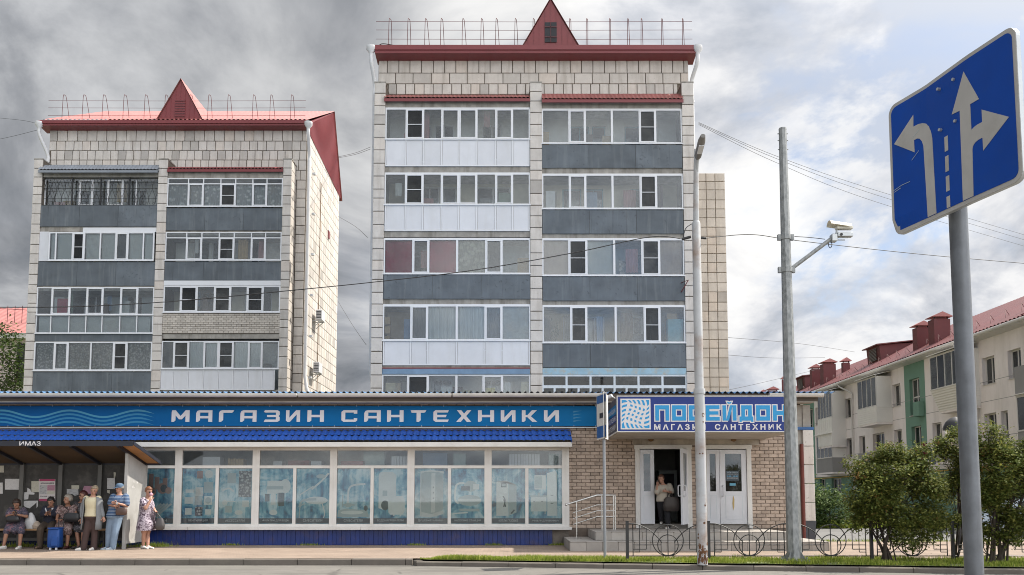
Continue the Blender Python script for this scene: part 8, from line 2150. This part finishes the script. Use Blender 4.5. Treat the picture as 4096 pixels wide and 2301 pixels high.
ph = tag(MB().box(-.035, .035, -.005, .005, 0, .14).build('phone', M_BROWNL), 'phone in the hands of the young woman in the navy jacket', 'phone'); ph.location = Q(612, 655, 22.38); ph.rotation_euler = (R_(-40), 0, R_(-20))
FLR = pattern('brown_floral', (.10, .065, .06), [(.34, .25, .24), (.14, .05, .045)], 22, .47)
J = seated(870, 478, (872, 548), (780, 585), (955, 580), (740, 670), (728, 735), (912, 672), (790, 728), (855, 770), (735, 825), (880, 830), (765, 1010), (862, 1010))
J['hdL'] = Q(755, 745, 22.42); J['hdR'] = Q(745, 745, 22.42)
person('seated grey-haired woman in brown floral dress behind the blue trolley bag', J, (-.55, -.85), SKIN2, [('lap', FLR, dict(hem=Q(0, 905, 22.4).z)), ('top', FLR, dict(lo=-.1, sleeve=.7)), ('shoes', mat('dark_red_shoe', (.06, .018, .016), .5))], (hairm('silver_hair', (.30, .27, .23)), 'curly'), 1.22, shoe_dir=dict(L=(-.2, -1), R=(-.1, -1)))
p = Q(925, 765, 22.5); bag('large_handbag', 'large black handbag on the lap of the grey-haired seated woman', 'handbag', p, .46, .24, .16, M_BLACKL, [[p + Vector((-.15, 0, .22)), Q(880, 620, 22.5), Q(820, 560, 22.72)]], .9)
J = seated(1065, 428, (1050, 500), (985, 525), (1110, 525), (965, 610), (985, 690), (1130, 610), (1090, 690), (1035, 740), (985, 815), (1075, 815), (1012, 1000), (1060, 1000), 22.98)
J['pel'].z = .80
DKF = pattern('black_white_floral', (.04, .037, .042), [(.22, .20, .22)], 22, .56)
person('seated woman with dark red hair and glasses, mostly hidden behind the cardigan', J, (-.6, -.8), SKIN2, [('lap', DKF, dict(hem=Q(0, 870, 22.5).z)), ('top', DKF, dict(lo=-.1, sleeve=.7)), ('glasses', M_IRON), ('shoes', mat('black_shoe', (.02, .02, .02), .5))], (hairm('dark_red_hair', (.075, .018, .016)), 'bob'), 1.0)
# trolley bag, carrier bags
tb = thing('trolley_bag', 'bright blue shopping trolley bag standing on the pavement', 'trolley bag')
M_TB = mat('royal_blue_nylon', (.010, .062, .25), .55, .15, 5, bump=.3, bscale=18)
x0, x1 = Q(662, 0, 22.0).x, Q(820, 0, 22.0).x; zt_ = Q(0, 850, 22.0).z
def sq(a): return (math.copysign(abs(math.cos(a)) ** .35, math.cos(a)), math.copysign(abs(math.sin(a)) ** .35, math.sin(a)))
rg_ = []
for u, k in ((0, .85), (.05, .97), (.5, 1.0), (.9, .96), (1.0, .82)):
    rg_.append([((x0 + x1) / 2 + (x1 - x0) / 2 * k * sq(a)[0], 22.05 + .13 * k * sq(a)[1], G_ + .06 + (zt_ - G_ - .06) * u) for a in [2 * math.pi * q / 20 + .16 for q in range(20)]])
MB().loft(rg_).build('bag_body', M_TB, tb)
MB().box(x0 + .13, x1 - .02, 21.885, 21.915, G_ + .1, G_ + .33).build('front_pocket', M_TB, tb, bevel=.012)
MB().box(x0 + .02, x1 - .02, 21.9, 22.2, zt_ - .01, zt_ + .03).build('top_flap', M_TB, tb, bevel=.012)
for x in (x0 + .1, x1 - .08): MB().tube([(x, 22.19, G_ + .05), (x + .03, 22.24, zt_ + .25)], .010, 6).build('frame_tube', M_IRON, tb)
MB().tube([(x0 + .13, 22.24, zt_ + .25), (x1 - .05, 22.24, zt_ + .25)], .014, 6).build('pull_handle', M_IRON, tb)
for x in (x0 + .02, x1 - .06): MB().tube([(x, 22.2, G_ + .07), (x + .03, 22.2, G_ + .07)], .07, 12).build('wheel', M_IRON, tb)
for x in (x0 + .06, x1 - .1): MB().box(x, x + .04, 21.95, 21.99, G_, G_ + .07).build('foot', M_PVC, tb)
def sack(name, label, c, w, h, d, m):
    mb = MB(); n, m_ = 16, 10; V = []
    for k in range(m_ + 1):
        u = k / m_
        for i in range(n):
            a = 2 * math.pi * i / n; r = (1 - u ** 3 * .75) * (.85 + .25 * math.sin(u * 3)) * (1 + .16 * mnoise.noise(Vector((math.cos(a) * 2, math.sin(a) * 2, u * 4 + c[0]))))
            V.append((c[0] + w / 2 * r * math.cos(a), c[1] + d / 2 * r * math.sin(a), c[2] + h * u))
    mb.add(V, [(k * n + i, k * n + (i + 1) % n, (k + 1) * n + (i + 1) % n, (k + 1) * n + i) for k in range(m_) for i in range(n)], 0, True); o = mb.build(name, m)
    return tag(o, label, 'bag')
c = Q(388, 800, 22.85); c.z = .645; sack('carrier_bag', 'knotted white plastic carrier bag standing on the bench', c, .29, .42, .2, mat('white_plastic', (.56, .56, .56), .4, .06))
c = Q(472, 800, 22.85); c.z = .645; sack('carrier_bag', 'small beige bag on the bench beside the young woman', c, .22, .2, .18, mat('beige_cloth_bag', (.42, .34, .27), .8, .2, 8))

# woman leaving the shop with a phone
def Q2(x, y, Y): return at(2500 + x / 2.894, 1700 + y / 2.894, Y)
Y = 24.30
anL, anR = Q2(425, 1120, Y + .25), Q2(500, 1150, Y - .08); anL.z = .72 + .08; anR.z = .59 + .08
person('woman in beige T-shirt and black trousers phoning in the open doorway', dict(head=Q2(418, 628, Y - .02), neck=Q2(440, 680, Y), pel=Q2(445, 875, Y + .05), shL=Q2(388, 712, Y - .03), shR=Q2(512, 706, Y + .03), elL=Q2(368, 790, Y - .15), wrL=Q2(372, 715, Y - .16), hdL=Q2(378, 672, Y - .1), elR=Q2(545, 782, Y - .02), wrR=Q2(482, 768, Y - .22), hdR=Q2(455, 762, Y - .24),
   hpL=Q2(418, 890, Y + .06), hpR=Q2(472, 890, Y + .04), knL=Q2(418, 1005, Y + .12), knR=Q2(492, 1010, Y - .06), anL=anL, anR=anR), (-.5, -.85), SKIN,
   [('pants', fab('black_trousers', (.014, .014, .018), .1), dict(w=(.10, .075, .06))), ('top', fab('beige_tee', (.42, .38, .32), .06), dict(lo=-.08, sleeve=.8, g=.02)), ('shoes', WS, dict(sole=M_SOLE))], (hairm('chestnut_hair', (.09, .04, .025)), 'bun'), 1.08, shoe_dir=dict(L=(-.3, -1), R=(-.5, -.9)), head_tilt=(.15, 0))
tag(MB().box(-.012, .012, -.04, .04, -.07, .07).build('phone', M_IRON, None, Q2(376, 668, Y - .06)), 'dark phone at the ear of the woman in the doorway', 'phone')
p = Q2(540, 1000, Y - .16); hR = Q2(515, 775, Y - .14)
bag('tote_bag', 'large dark brown bag on the arm of the woman in the doorway', 'bag', p, .46, .40, .18, mat('dark_bag', (.045, .036, .032), .55, .2, 6), [[p + Vector((-.12, 0, .4)), hR + Vector((-.03, 0, .0)), p + Vector((.05, 0, .38))], [p + Vector((-.1, .05, .4)), hR + Vector((0.02, 0.03, .0)), p + Vector((.1, .05, .38))]], .9)
